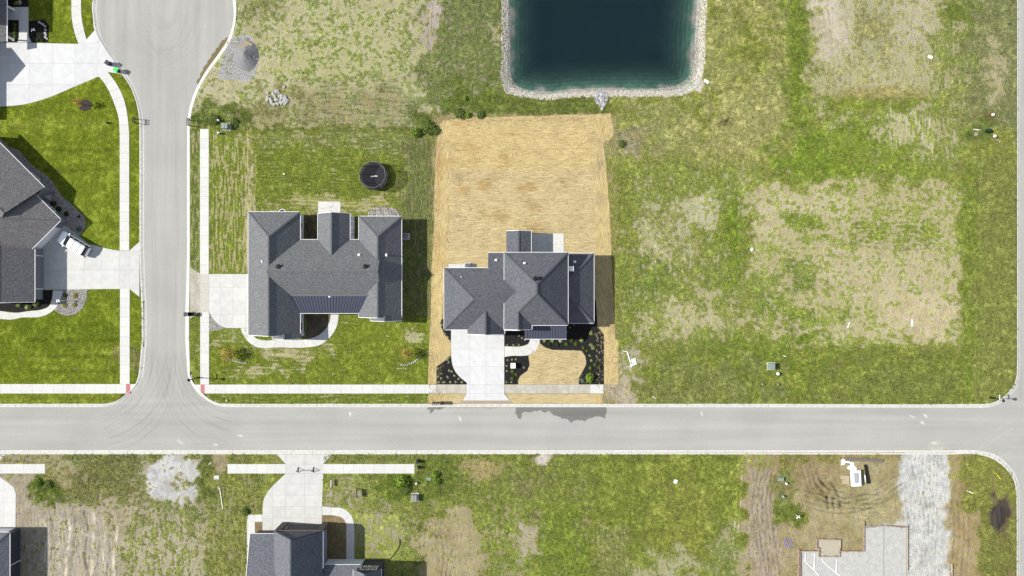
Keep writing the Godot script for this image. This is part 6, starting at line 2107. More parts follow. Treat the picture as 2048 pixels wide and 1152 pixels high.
func make_trampoline() -> void:
	var at := g(750.5, 354)
	var t := thing("trampoline", at, "black round trampoline with a safety net on the lawn", "trampoline")
	var n := 10
	var R := 2.0
	var st := new_st()
	for i in 40:
		var a0 := TAU * i / 40; var a1 := TAU * (i + 1) / 40
		tube(st, at + Vector3(cos(a0) * R, 0.88, sin(a0) * R), at + Vector3(cos(a1) * R, 0.88, sin(a1) * R), 0.04, 0.04, 6, false)
	obj("frame", st, M.steel, t)
	st = new_st()
	for i in 40:
		var a0 := TAU * i / 40; var a1 := TAU * (i + 1) / 40
		var c0 := Vector3(cos(a0), 0, sin(a0)); var c1 := Vector3(cos(a1), 0, sin(a1))
		var y := Vector3(0, 0.95, 0)
		face(st, [at + y + c0 * 1.72, at + y + c1 * 1.72, at + y + c1 * 2.06, at + y + c0 * 2.06], Vector3.UP)
		face(st, [at + y + c0 * 2.06, at + y + c1 * 2.06, at + y + c1 * 2.06 - Vector3(0, 0.12, 0), at + y + c0 * 2.06 - Vector3(0, 0.12, 0)], c0)
	obj("pad", st, M.black_soft, t)
	st = new_st()
	var disc := PackedVector2Array()
	for i in 40:
		disc.append(Vector2(at.x + cos(TAU * i / 40) * 1.74, at.z + sin(TAU * i / 40) * 1.74))
	prism(st, disc, 0.9, 0.92, true)
	obj("jumping_mat", st, M.black_mat, t)
	for i in n:
		var a := TAU * i / n + 0.15
		var c := Vector3(cos(a), 0, sin(a))
		st = new_st()
		tube(st, at + c * 2.06 + Vector3(0, 0.0, 0), at + c * 2.1 + Vector3(0, 1.9, 0), 0.035, 0.035, 6)
		tube(st, at + c * 2.1 + Vector3(0, 1.9, 0), at + c * 1.98 + Vector3(0, 2.65, 0), 0.035, 0.03, 6)
		obj("pole", st, M.black_metal, t)
	st = new_st()
	for i in n:
		var a0 := TAU * i / n + 0.15; var a1 := TAU * (i + 1) / n + 0.15
		tube(st, at + Vector3(cos(a0) * 1.98, 2.62, sin(a0) * 1.98), at + Vector3(cos(a1) * 1.98, 2.62, sin(a1) * 1.98), 0.022, 0.022, 6)
	obj("top_rail", st, M.steel, t)
	st = new_st()
	for i in n:
		var a0 := TAU * i / n + 0.15; var a1 := TAU * (i + 1) / n + 0.15
		var p0 := at + Vector3(cos(a0) * 1.95, 0, sin(a0) * 1.95); var p1 := at + Vector3(cos(a1) * 1.95, 0, sin(a1) * 1.95)
		face(st, [p0 + Vector3(0, 0.95, 0), p1 + Vector3(0, 0.95, 0), p1 + Vector3(0, 2.6, 0), p0 + Vector3(0, 2.6, 0)], p0 - at)
	obj("safety_net", st, M.net, t)
	var tm := TextMesh.new()
	tm.text = "Jumpflex"
	tm.font_size = 40
	tm.pixel_size = 0.006
	tm.depth = 0.004
	var f := SystemFont.new()
	f.font_names = PackedStringArray(["Droid Sans"])
	f.font_weight = 700
	tm.font = f
	var o := put_mesh("lettering", tm, M.white_trim, t)
	o.position = Vector3(0.0, 0.926, 0.0)
	o.rotation = Vector3(-PI / 2, 0.06, 0)

# ---- plants
var shrub_kinds := {}

func shrub_kind(kind: String) -> Node3D:
	if shrub_kinds.has(kind):
		return shrub_kinds[kind]
	var spec: Array = {
		"ball": [260, 0.2, 0.55, 0.25, M.leaf_green, 0.95],
		"gold": [260, 0.18, 0.6, 0.2, M.leaf_gold, 0.8],
		"dark": [260, 0.2, 0.6, 0.25, M.leaf_dark, 0.9],
		"leafy": [120, 0.34, 0.15, 0.9, M.leaf_pale, 1.1],
		"flower": [130, 0.3, 0.3, 0.7, M.leaf_flower, 0.9],
		"bright": [340, 0.22, 0.25, 0.7, M.leaf_bright, 1.2],
		"blue": [90, 0.3, 0.1, 1.0, M.leaf_blue, 1.0],
		"weed": [300, 0.2, 0.2, 1.1, M.leaf_weed, 0.6],
		"small": [34, 0.6, 0.2, 0.5, M.leaf_small, 0.9],
	}[kind]
	var o := Node3D.new()
	var f := MeshInstance3D.new()
	f.name = "foliage"
	f.mesh = leaf_mesh(hash(kind) % 1000, spec[0], spec[1], spec[2], spec[3])
	f.material_override = spec[4]
	f.scale = Vector3(1, spec[5], 1)
	o.add_child(f, true)
	var st := new_st()
	for i in 4:
		var a := TAU * i / 4 + 0.4
		tube(st, Vector3(0, -0.12, 0), Vector3(cos(a) * 0.4, 0.5, sin(a) * 0.4), 0.05, 0.03, 5, false)
	var s := MeshInstance3D.new()
	s.name = "stem"
	s.mesh = st.commit()
	s.material_override = M.bark_brown
	o.add_child(s, true)
	shrub_kinds[kind] = o
	return o

func shrub(kind: String, x: float, y: float, r: float, label: String, cat := "shrub", group := "") -> void:
	var k := rng.randf_range(0.9, 1.1)
	var c := copy_of(shrub_kind(kind), "shrub" if kind != "small" else "bedding_plant", g(x, y) + Vector3(0, 0.05, 0), rng.randf() * TAU, Vector3(r * S * k, r * S * rng.randf_range(0.85, 1.15), r * S / k), label, group)
	c.set_meta("category", cat)

func young_tree(at: Vector3, h: float, r: float, m: Material, label: String, leaves := 190) -> void:
	var t := thing("young_tree", at, label, "tree", "young trees in the front gardens")
	var st := new_st()
	tube(st, at + Vector3(0, -0.1, 0), at + Vector3(0.03, h * 0.5, 0.02), 0.05, 0.04, 7)
	tube(st, at + Vector3(0.03, h * 0.5, 0.02), at + Vector3(0, h * 0.95, 0), 0.04, 0.012, 6)
	for i in 9:
		var a := i * 2.4
		var y := lerpf(0.42, 0.85, i / 9.0) * h
		var d := Vector3(cos(a), 0.55, sin(a)) * r * rng.randf_range(0.7, 1.1) * (1.15 - y / h * 0.6)
		tube(st, at + Vector3(0.02, y, 0.01), at + Vector3(0, y, 0) + d, 0.02, 0.006, 5, false)
	obj("trunk", st, M.bark_brown, t)
	var o := put_mesh("crown", leaf_mesh(int(at.x * 10) + 400, leaves, 0.13, 0.15, 1.1), m, t)
	o.position = Vector3(0, h * 0.62, 0)
	o.scale = Vector3(r, h * 0.2, r)
	o = put_mesh("crown", leaf_mesh(int(at.x * 10) + 500, leaves, 0.13, 0.2, 1.1), m, t)
	o.position = Vector3(0, h * 0.42, 0)
	o.scale = Vector3(r * 0.9, h * 0.26, r * 0.9)

var stone_meshes := []

func stone(x: float, y: float, r: float, label: String, group: String, m: Material, called := "boulder") -> void:
	var o := put_mesh(called, stone_meshes[rng.randi() % stone_meshes.size()], m)
	o.position = g(x, y) + Vector3(0, r * S * 0.35, 0)
	o.rotation = Vector3(rng.randf_range(-0.2, 0.2), rng.randf() * TAU, rng.randf_range(-0.2, 0.2))
	o.scale = Vector3(r * S * rng.randf_range(0.9, 1.25), r * S * rng.randf_range(0.8, 1.1), r * S * rng.randf_range(0.8, 1.0))
	tag(o, label, "stone", group)

func plank(called: String, a: Vector3, b: Vector3, w: float, h: float, m: Material, label: String, category: String, group := "") -> void:
	var d := b - a
	var z := d.normalized()
	var x := Vector3.UP.cross(z).normalized()
	var y := z.cross(x)
	var st := new_st()
	cham_box(st, Vector3(0, 0, 0), Vector3(w, h, d.length()), minf(w, h) * 0.15, Basis(x, y, z))
	var o := obj(called, st, m)
	o.position = (a + b) * 0.5
	tag(o, label, category, group)

func pipe(called: String, pts: Array, r: float, m: Material, label: String, category: String, group := "") -> void:
	var st := new_st()
	var o3: Vector3 = pts[0]
	var loc := []
	for p in pts: loc.append(p - o3)
	hose(st, loc, r, 8)
	var o := obj(called, st, m)
	o.position = o3
	tag(o, label, category, group)

func hose_px(pts: Array, r: float, m: Material, called: String, label: String, category: String) -> void:
	var out := []
	for p in smooth(pts, 6):
		out.append(g(p.x, p.y) + Vector3(0, r + 0.02, 0))
	pipe(called, out, r, m, label, category)

func make_things() -> void:
	make_van()
	make_bin(g(221, 129), -0.6, M.bin_dark, M.bin_dark, "dark grey wheeled bin beside the green lidded one")
	make_bin(g(238, 143), -0.5, M.bin_dark, M.bin_green, "wheeled bin with a bright green lid at the turning circle")
	make_bin(g(384.5, 628), PI, M.bin_navy, M.grey_paint, "navy wheeled bin with its lid thrown open", true)
	mailboxes(g(274, 243), Vector3.RIGHT, 3, "black mailbox stand on the verge west of the small street")
	mailboxes(g(383, 247), Vector3.LEFT, 4, "black mailbox stand at the kerb beside the weeds")
	mailboxes(g(877, 804), Vector3.BACK, 6, "row of six black mailboxes on the straw strip by the road")
	street_lamp(g(396, 755), "black street lamp at the corner of the small street", Vector3(0, 0, -1))
	street_lamp(g(1979, 795), "black street lamp at the bend by the east street", Vector3(0, 0, -1))
	cabinet(g(453, 254), Vector3(0.95, 0.85, 0.75), M.grey_green, "grey green utility box among the weeds by the turning circle")
	cabinet(g(1540.5, 732), Vector3(0.9, 0.8, 0.85), M.grey_green, "grey green utility box in the open field by the road")
	cabinet(g(829, 994), Vector3(0.85, 0.8, 0.95), M.grey_beige, "grey utility box in the green weeds south of the road")
	cabinet(g(1561, 957.5), Vector3(0.8, 0.3, 0.5), M.grey_green, "flat grey utility box on the building site", false)
	pedestal(g(439, 242), M.white_trim, "white cable pedestal north of the grey green utility box")
	pedestal(g(440, 267), M.white_trim, "white cable pedestal south of the grey green utility box")
	pedestal(g(1554, 747), M.white_trim, "stout white cable pedestal beside the field's utility box", 0.22, 0.6)
	pedestal(g(1524, 768), M.grey_paint, "thin grey pedestal west of the pair near the road", 0.1, 0.5)
	pedestal(g(1554.5, 768), M.grey_paint, "thin grey pedestal east of the pair near the road", 0.1, 0.5)
	pedestal(g(833, 965.5), M.white_trim, "white cable pedestal at the end of the south pavement", 0.14, 0.6)
	pedestal(g(1571, 966), M.white_trim, "white capped pedestal on the building site", 0.15, 0.55)
	pedestal(g(1565, 992), M.grey_paint, "grey pedestal at the edge of the site's grass island", 0.16, 0.55)
	pedestal(g(1974, 262.5), M.dark_green, "dark green pedestal by the reddish patch near the east street", 0.27, 0.8)
	pedestal(g(1984, 230), M.white_trim, "white pedestal on the reddish patch near the east street", 0.2, 0.4)
	pedestal(g(1987, 273), M.white_trim, "white pedestal nearest the east street", 0.2, 0.5)
	pedestal(g(216, 246), M.dark_green, "small dark green yard hydrant on the west lawn", 0.14, 0.5)
	pedestal(g(836, 922), M.bin_navy, "dark blue pedestal behind the end of the south pavement", 0.24, 0.9)
	pedestal(g(838, 934), M.bin_navy, "lower dark blue pedestal behind the end of the south pavement", 0.22, 0.8)
	air_unit(g(935.5, 532), "grey air conditioner on a pad behind the straw lot's house")
	air_unit(g(813, 473), "grey air conditioner in the shade of the winged house")
	air_unit(g(83, 382), "air conditioner in the corner of the angled house", PI / 4)
	cabinet(g(92.5, 393.5), Vector3(0.9, 0.7, 0.55), M.grey_paint, "pale grey generator box beside the angled house", true)
	make_trampoline()

	# the winged house: young trees with stone arcs
	young_tree(g(464, 707), 3.0, 1.25, M.leaf_autumn, "thin yellow leaved young tree near the pavement corner")
	young_tree(g(817, 706), 3.0, 1.0, M.leaf_autumn, "thin yellow leaved young tree beside the straw lot")
	young_tree(g(170, 210.5), 3.2, 0.75, M.leaf_orange, "orange leaved young tree in a round bark bed", 150)
	for i in 10:
		var t := i / 9.0
		stone(lerpf(458, 492, t), 717 + 9.0 * t + 2.0 * sin(t * PI), 1.9, "white stone in the garden arc by the western young tree", "stones in the western garden arc", M.white_stone, "garden_stone")
	for i in 10:
		var t := i / 9.0
		stone(lerpf(803, 839, t), 729.5 - 14.0 * t * t + 1.5 * sin(t * PI), 2.0, "white stone in the garden arc beside the straw lot", "stones in the eastern garden arc", M.white_stone, "garden_stone")
	stone(454, 801, 3.0, "yellowish boulder on the verge near the road corner", "single boulders", M.tan_stone)
	# white stones and beds of the north-west house
	var f_st := [[79, 45], [83, 47], [87, 49.5], [91, 53], [91.5, 60], [91, 66], [92.5, 70], [92, 75], [94.5, 78]]
	for i in f_st.size():
		stone(f_st[i][0], f_st[i][1], 3.0 if i != 8 else 2.0, "white boulder edging the bed north of the wide drive, %s from the top" % ORD[i], "boulders edging the north-west bed", M.white_stone)
	# the rock pile and stray stones
	var r2 := RandomNumberGenerator.new()
	r2.seed = 12
	for i in 56:
		var a := r2.randf() * TAU
		var d := sqrt(r2.randf())
		var px := 554 + cos(a) * d * 24; var py := 196 + sin(a) * d * 14 + (px - 554) * 0.1
		stone(px, py, r2.randf_range(2.4, 3.8), "pale boulder in the loose rock pile", "boulders in the rock pile", M.white_stone)
	stone(568.5, 174.5, 3.2, "single pale boulder just north of the rock pile", "single boulders", M.white_stone)
	stone(514.5, 118.5, 2.4, "pale boulder at the foot of the grey gravel heap", "single boulders", M.white_stone)
	stone(1197.5, 749, 1.9, "white stone in the black mulch by the bright bush", "single boulders", M.white_stone)
	strew("outfall_rocks", px_poly([[1192, 184], [1217, 182], [1214, 203], [1208, 214], [1204, 222], [1198, 210], [1191, 202]]), 120, 0.12, 0.3, [lin(226, 226, 226), lin(204, 204, 206), lin(178, 176, 176)], stone_meshes[0], 0.0, PackedVector2Array(), true)
	# the gravel heap
	var st := new_st()
	var n := FastNoiseLite.new()
	n.seed = 8
	n.frequency = 0.5
	var H := []
	for j in 21:
		var row := []
		for i in 21:
			var u := i / 10.0 - 1.0; var v := j / 10.0 - 1.0
			var rr := Vector2(u, v).length()
			var hgt := maxf(0.0, 1.0 - rr) * 1.55 + 0.1 * n.get_noise_2d(i * 3.0, j * 3.0) * smoothstep(1.0, 0.7, rr) - 0.06
			row.append(Vector3(u * 1.95, hgt * 0.85, v * 2.45))
		H.append(row)
	for j in 20:
		for i in 20:
			face(st, [H[j][i], H[j][i + 1], H[j + 1][i + 1]], Vector3.UP)
			face(st, [H[j][i], H[j + 1][i + 1], H[j + 1][i]], Vector3.UP)
	var heap := obj("gravel_heap", st, M.gravel_heap)
	heap.position = g(493, 111)
	tag(heap, "conical heap of dark grey gravel by the turning circle", "gravel heap")
	strew("gravel", px_poly([[455, 84], [476, 70], [500, 72], [512, 92], [514, 130], [504, 158], [474, 160], [440, 158], [440, 138], [448, 110]]), 3600, 0.03, 0.08, [lin(206, 206, 206), lin(186, 186, 188), lin(160, 158, 160), lin(222, 222, 220)], M.pebble, 0.0)
	sheet("gravel_spread", px_poly(_arr(smooth([[455, 84], [476, 70], [500, 72], [512, 92], [514, 130], [504, 160], [486, 164], [462, 158], [438, 158], [440, 138], [448, 110], [455, 84]], 3)).slice(0, -1)), M.gravel_spread, 0.015)
	st = new_st()
	box(st, Vector3.ZERO, Vector3(1.25, 0.03, 1.5), Basis(Vector3.UP, -0.55) * Basis(Vector3.RIGHT, -0.4))
	var ply := obj("plywood_sheet", st, M.plywood)
	ply.position = g(495, 93) + Vector3(0, 0.52, 0)
	tag(ply, "sheet of plywood lying on the gravel heap", "plywood")

	# beds of the straw lot's house
	var east_bed := [["leafy", 1182, 666, 5], ["leafy", 1163, 679.6, 5], ["leafy", 1182, 690, 4], ["leafy", 1186, 695, 5], ["leafy", 1089, 681, 4], ["leafy", 1105, 681, 4.5], ["flower", 1121, 681, 4], ["ball", 1143, 679.6, 4.2], ["ball", 1133, 688.5, 4.2], ["ball", 1151.5, 688, 4.3], ["dark", 1099, 688.5, 4], ["dark", 1114.5, 688.5, 4.2], ["ball", 1166.7, 695.6, 3.8], ["ball", 1174, 701, 3], ["leafy", 1179.7, 711.5, 3], ["leafy", 1183, 721, 3.2], ["ball", 1190, 729.6, 3.5], ["ball", 1181, 736, 4.2], ["ball", 1198.5, 736, 3.6], ["bright", 1179, 756, 9.5], ["blue", 1165.5, 761, 6]]
	var kinds := {"leafy": "pale leafy shrub", "ball": "clipped green ball shrub", "dark": "dark low shrub", "flower": "white flowering shrub", "bright": "large bright green bush", "blue": "sparse bluish shrub"}
	var seen := {}
	for q in east_bed:
		var i: int = seen.get(q[0], 0)
		seen[q[0]] = i + 1
		var lb := "%s in the east mulch bed, %s from the porch" % [kinds[q[0]], ORD[i]]
		if q[0] == "bright" or q[0] == "blue" or q[0] == "flower":
			lb = "%s in the mulch bed east of the front walk" % kinds[q[0]]
		shrub(q[0], q[1], q[2], q[3], lb, "shrub", "shrubs in the east mulch bed")
	var mid := [[1025.4, 742.8, 4.2], [1032.4, 748.7, 3.5], [1024.4, 757.3, 4]]
	for i in 3:
		shrub("ball", mid[i][0], mid[i][1], mid[i][2], "clipped green ball shrub beside the drive, %s below the white box" % ORD[i], "shrub", "shrubs beside the white utility box")
	var tiny := [[1015, 720], [1024, 719], [1032, 718.5], [1013.5, 731.5], [1013.5, 742], [1048, 735], [1013, 764], [1023, 764], [1014.7, 689.7], [1027, 690.5], [1037.8, 689.7], [1044, 676], [1038, 671], [1050, 680]]
	for q in tiny:
		shrub("small", q[0], q[1], 1.9, "tiny pale bedding plant in the mulch by the front walk", "bedding plant", "bedding plants by the front walk")
	var left := [[898, 714.4], [895, 719], [897.6, 724.6], [903.5, 742.8], [899, 741], [895.4, 754], [909.4, 751], [876.6, 753], [882.5, 757], [917.5, 757.3], [877.7, 763.8], [889, 764], [900.8, 763.8], [911.6, 763.8], [924, 764.3], [875, 737], [884, 650], [890, 668], [896, 674]]
	for q in left:
		shrub("small", q[0], q[1], 2.4, "small pale bedding plant in the mulch west of the straight drive", "bedding plant", "bedding plants west of the drive")
	for q in [[1190, 668], [1196, 676], [1199, 705], [1193, 712], [1200, 720], [1140, 655], [1148, 650], [1134, 664]]:
		shrub("small", q[0], q[1], 1.6, "tiny bedding plant in the far part of the east mulch bed", "bedding plant", "bedding plants in the east bed")
	cabinet(g(1026.3, 730.5), Vector3(0.72, 0.7, 0.72), M.white_trim, "square white box in the mulch beside the straight drive", false)
	# beds of the angled house
	for q in [["leafy", 38.5, 610.5, 5.5, "pale leafy shrub by the angled house, westernmost of three"], ["leafy", 57, 613.5, 7, "pale leafy shrub by the angled house, middle of three"], ["leafy", 73, 608.5, 6.5, "pale leafy shrub by the angled house, easternmost of three"], ["dark", 92, 587.5, 4, "dark shrub at the shaded garage corner of the angled house"], ["dark", 93, 601, 3.4, "small dark shrub by the curved front walk of the angled house"], ["dark", 131, 590.5, 4.4, "dark green shrub in the round gravel bed"], ["gold", 151, 591.5, 5.2, "golden shrub in the round gravel bed nearest the drive"], ["gold", 130, 610.5, 4.8, "golden shrub in the round gravel bed nearest the walk"], ["gold", 149.5, 609.8, 4.7, "golden shrub in the round gravel bed nearest the lawn"], ["dark", 107.5, 407.5, 6, "dark round bush by the angled house, northernmost of three"], ["dark", 118.5, 418, 6, "dark round bush by the angled house, middle of three"], ["dark", 133.5, 428, 5, "dark round bush by the angled house, southernmost of three"], ["dark", 158.5, 433.5, 3, "small dark bush near the lawn edge of the gravel bed"], ["blue", 158, 458.5, 6, "bluish low shrub in the tip of the gravel bed"], ["flower", 114, 391.5, 3, "small flowering plant in the gravel beside the angled house"]]:
		shrub(q[0], q[1], q[2], q[3], q[4], "shrub", "shrubs round the angled house")
	for q in [[30, 50, "first"], [30, 58, "second"], [30.5, 66, "third"], [31, 74, "fourth"]]:
		shrub("ball", q[0], q[1], 3.9, "%s round shrub from the north in the narrow north-west porch bed" % q[2], "shrub", "row of round shrubs by the north-west porch")
	for q in [[64.5, 67], [68, 76], [81, 76], [76.5, 80], [86, 81], [70, 52], [80, 60]]:
		shrub("dark", q[0], q[1], 4.2, "round dark shrub in the shaded bed with white boulders", "shrub", "shrubs in the shaded boulder bed")
	shrub("gold", 33, 7, 4.4, "yellow shrub in the corner bed at the north edge", "shrub")
	shrub("flower", 40, 5, 4.2, "pale flowering shrub in the corner bed at the north edge", "shrub")
	potted(g(14, 35), M.leaf_red, "flower pot with red leaves on the north-west porch")
	potted(g(17, 13.5), M.leaf_dark, "flower pot with dark leaves on the north-west porch")
	ornament(g(71, 62), "white garden ornament in the shaded boulder bed")
	ornament(g(129, 601), "white garden ornament on a post in the round gravel bed", 1.7)
	# wild bushes
	for q in [["bright", 833, 266, 10, "bright green wild bush at the corner of the straw lot"], ["weed", 858, 256, 15, "large dark wild bush at the corner of the straw lot"], ["weed", 872, 262, 10, "ragged wild bush against the edge of the straw"], ["bright", 936, 231, 6, "bright green weed clump above the straw edge"], ["bright", 931, 197, 5, "pale green weed clump in the rough grass west of the pond"], ["weed", 962, 230, 9, "straggly weed clump above the straw edge, nearest the pond"], ["weed", 920, 228, 12, "low weed clump above the straw edge"], ["bright", 871, 949, 7.5, "yellow green bush south of the road, northern of two"], ["bright", 875, 962, 7.5, "yellow green bush south of the road, southern of two"], ["bright", 806, 962, 13, "bushy green weeds at the end of the south pavement"], ["weed", 812, 978, 12, "dark weeds beside the south utility box"], ["weed", 492, 1022, 9, "dark weeds at the corner of the west walk of the south house"], ["bright", 78, 964, 8, "bright weeds below the south-west pavement"], ["weed", 98, 968, 9, "dense weeds on the south-west dirt"], ["weed", 430, 240, 11, "rough weeds between the mailboxes and the utility box"], ["weed", 470, 245, 10, "rough weeds east of the utility box by the turning circle"], ["weed", 1244, 288, 8, "grey green thistles at the east edge of the straw"]]:
		shrub(q[0], q[1], q[2], q[3], q[4], "bush", "wild bushes")

	# loose things
	hose_px([[854.6, 376.7], [846, 378], [837.5, 381.6], [843.6, 406], [835, 430], [831.4, 445], [832, 470], [829, 490], [807, 511]], 0.025, M.hose_green, "garden_hose", "long pale green hose snaking beside the winged house", "hose")
	hose_px([[568.5, 350], [568, 359], [548, 379], [530, 394], [524, 402]], 0.02, M.hose_green, "garden_hose", "short hose running to a lawn sprinkler", "hose")
	hose_px([[799.5, 1078], [799, 1090], [789, 1107], [776.7, 1121.5]], 0.06, M.black_metal, "drain_pipe", "curved black drain pipe on the grass by the south house", "pipe")
	var coil := []
	for i in 40:
		var a := i * 0.42
		coil.append([1575 + cos(a) * (8 - i * 0.06), 1084 + sin(a) * (8.5 - i * 0.06)])
	coil += [[1580, 1098], [1582, 1106]]
	hose_px(coil, 0.03, M.purple, "cable_coil", "coil of purple tubing beside the foundation", "coil")
	var sp := thing("sprinkler", g(568.5, 348.5), "small lawn sprinkler at the end of the short hose", "sprinkler")
	st = new_st()
	tube(st, g(568.5, 348.5), g(568.5, 348.5) + Vector3(0, 0.25, 0), 0.05, 0.03, 8)
	obj("stem", st, M.steel, sp)
	st = new_st()
	box(st, g(568.5, 348.5) + Vector3(0, 0.26, 0), Vector3(0.3, 0.05, 0.12))
	obj("head", st, M.white_trim, sp)
	barricade()
	yard_sign(g(664, 965), M.white_trim, 0.9, 0.75, "white frame sign beside the south house's drive")
	yard_sign(g(716, 984.5), M.black_metal, 1.1, 1.2, "black frame sign on the grass east of the south drive")
	plank("valve_cover", g(433.5, 951) + Vector3(0, 0.05, 0), g(433.5, 958.5) + Vector3(0, 0.05, 0), 0.8, 0.1, M.concrete[0], "square white cover beside the dirt strip", "cover")
	plank("valve_cover", g(857, 955) + Vector3(0, 0.05, 0), g(857, 961) + Vector3(0, 0.05, 0), 0.72, 0.1, M.grey_green, "flat grey green cover near the yellow green bushes", "cover")
	pipe("white_pole", [g(440, 978) + Vector3(0, 0.08, 0), g(446, 1017) + Vector3(0, 0.08, 0)], 0.06, M.white_trim, "long white pole lying in the weeds", "pole")
	st = new_st()
	for i in 10:
		var a := 0.6 + i * 0.45
		tube(st, Vector3(cos(a) * 0.2, 0.08, sin(a) * 0.16), Vector3(cos(a + 0.45) * 0.2, 0.08, sin(a + 0.45) * 0.16), 0.05, 0.05, 6)
	var ho := obj("white_hook", st, M.white_trim)
	ho.position = g(439, 975.5)
	tag(ho, "white hooked pipe at the head of the long pole", "pipe")
	fallen_sign()
	var bp := thing("brush_pile", g(1450, 243), "heap of dark dead branches on the dry field", "brush pile")
	for i in 16:
		var a := -0.7 + rng.randfn() * 0.5
		var c := g(1450, 243) + Vector3(rng.randfn() * 0.35, 0.1 + rng.randf() * 0.25, rng.randfn() * 0.25)
		var d := Vector3(cos(a), rng.randfn() * 0.15, sin(a)) * rng.randf_range(0.5, 1.1)
		st = new_st()
		tube(st, c - d * 0.6, c + d * 0.6, 0.03, 0.012, 5)
		obj("branch", st, M.bark_brown, bp)
	for q in [[1412.5, 163, 0.8, 0.45, 0.6, "white board lying on the grass beside the pond"], [1860, 114, 0.7, 0.45, 0.5, "white scrap of board in the pale north field"], [1697, 650, 0.12, 0.9, 0.35, "narrow white board on the bare field, western of two"], [1824, 646, 0.25, 1.0, 0.0, "narrow white board on the bare field, eastern of two"], [1503, 499, 0.35, 0.55, 0.4, "crumpled white sheet on the bare field"], [1955, 259.5, 1.2, 0.1, 0.08, "thin white pipe beside the dark green pedestal"], [1952, 269, 0.5, 0.6, 0.2, "tan scrap of board beside the dark green pedestal"], [1569, 712, 0.5, 0.1, 0.4, "thin white stake in the grass above the field's utility box"], [1940, 984, 1.1, 0.1, 0.4, "white stake in the corner grass by the east street"], [1996, 952, 1.1, 0.12, 0.9, "yellow stake in the corner grass by the east street"], [1351, 963, 0.5, 0.55, 0.3, "white bag on the grass of the south lot"], [1308, 795, 0.7, 0.08, 0.6, "thin white stake near the road edge of the field"], [419, 928, 0.8, 0.08, -0.7, "thin pale stake in the weeds beside the white gravel"]]:
		st = new_st()
		cham_box(st, Vector3(0, 0, 0), Vector3(q[2], 0.04, q[3]), 0.01, Basis(Vector3.UP, -q[4]))
		var o := obj("loose_board", st, M.plywood if "tan" in q[5] else (M.yellow if "yellow" in q[5] else M.white_trim))
		o.position = g(q[0], q[1]) + Vector3(0, 0.06, 0)
		tag(o, q[5], "board", "scraps on the open lots")
	ornament(g(1592, 1030), "white surveyor's stake cross on the site's grass island", 0.9)
	make_site()

func potted(at: Vector3, m: Material, label: String) -> void:
	var p := thing("flower_pot", at, label, "flower pot", "flower pots on the north-west porch")
	var st := new_st()
	tube(st, at, at + Vector3(0, 0.45, 0), 0.16, 0.24, 12)
	obj("pot", st, M.bark_brown, p)
	var o := put_mesh("plant", leaf_mesh(31, 120, 0.35, 0.2, 0.8), m, p)
	o.position = Vector3(0, 0.45, 0)
	o.scale = Vector3(0.36, 0.45, 0.36)

func ornament(at: Vector3, label: String, h := 0.6) -> void:
	var p := thing("garden_ornament", at, label, "ornament")
	var st := new_st()
	tube(st, at + Vector3(0, -0.05, 0), at + Vector3(0, h, 0), 0.04, 0.03, 8)
	obj("post", st, M.white_trim, p)
	st = new_st()
	for i in 4:
		var a := i * PI / 2 + 0.5
		box(st, at + Vector3(cos(a) * 0.14 * (1 + i % 2), h + 0.05, sin(a) * 0.14), Vector3(0.34 - 0.05 * i, 0.03, 0.13), Basis(Vector3.UP, -a) * Basis(Vector3.RIGHT, 0.5))
	obj("blades", st, M.white_trim, p)

func barricade() -> void:
	var at := g(612, 939.5)
	var b := thing("barricade", at, "low black sawhorse barricade standing across the south house's drive", "barricade")
	for x in [-1.15, 1.15]:
		for s in [-1.0, 1.0]:
			var st := new_st()
			tube(st, at + Vector3(x, 0.03, 0.36 * s), at + Vector3(x + 0.03, 0.8, 0.03 * s), 0.045, 0.035, 6)
			obj("leg", st, M.black_metal, b)
		var st := new_st()
		box(st, at + Vector3(x - 0.18, 0.06, 0.16), Vector3(0.42, 0.09, 0.1), Basis(Vector3.UP, 0.6))
		box(st, at + Vector3(x, 0.03, 0), Vector3(0.12, 0.06, 0.85))
		obj("foot", st, M.black_metal, b)
	for y in [0.45, 0.78]:
		var st := new_st()
		tube(st, at + Vector3(-1.25, y, 0), at + Vector3(1.25, y, 0), 0.022, 0.022, 6)
		obj("rail", st, M.steel, b)

func yard_sign(at: Vector3, m: Material, w: float, h: float, label: String) -> void:
	var b := thing("yard_sign", at, label, "sign", "frame signs beside the south drive")
	for s in [-1.0, 1.0]:
		var st := new_st()
		box(st, at + Vector3(0, h * 0.5, w * 0.5 * s), Vector3(0.06, h, 0.06))
		obj("post", st, m, b)
	var st := new_st()
	box(st, at + Vector3(0, h, 0), Vector3(0.06, 0.06, w + 0.1))
	obj("rail", st, m, b)
	st = new_st()
	box(st, at + Vector3(0, h * 0.68, 0), Vector3(0.03, h * 0.5, w - 0.1))
	obj("panel", st, M.grey_paint if m == M.black_metal else m, b)

func fallen_sign() -> void:
	var at := g(1262, 718)
	var b := thing("fallen_sign", at, "white signpost with a panel lying at the east edge of the straw", "sign")
	bar(b, "post", g(1254.5, 704) + Vector3(0, 0.08, 0), g(1263.5, 734) + Vector3(0, 0.08, 0), 0.12, 0.12, M.white_trim)
	bar(b, "arm", g(1245, 701.5) + Vector3(0, 0.08, 0), g(1254.5, 703.5) + Vector3(0, 0.08, 0), 0.08, 0.08, M.white_trim)
	var st := new_st()
	box(st, g(1267.5, 723) + Vector3(0, 0.12, 0), Vector3(0.62, 0.04, 0.85), Basis(Vector3.UP, 0.27))
	obj("panel", st, M.white_trim, b)
	bar(b, "crossbar", g(1259, 732.5) + Vector3(0, 0.12, 0), g(1272, 728) + Vector3(0, 0.12, 0), 0.08, 0.06, M.white_trim)

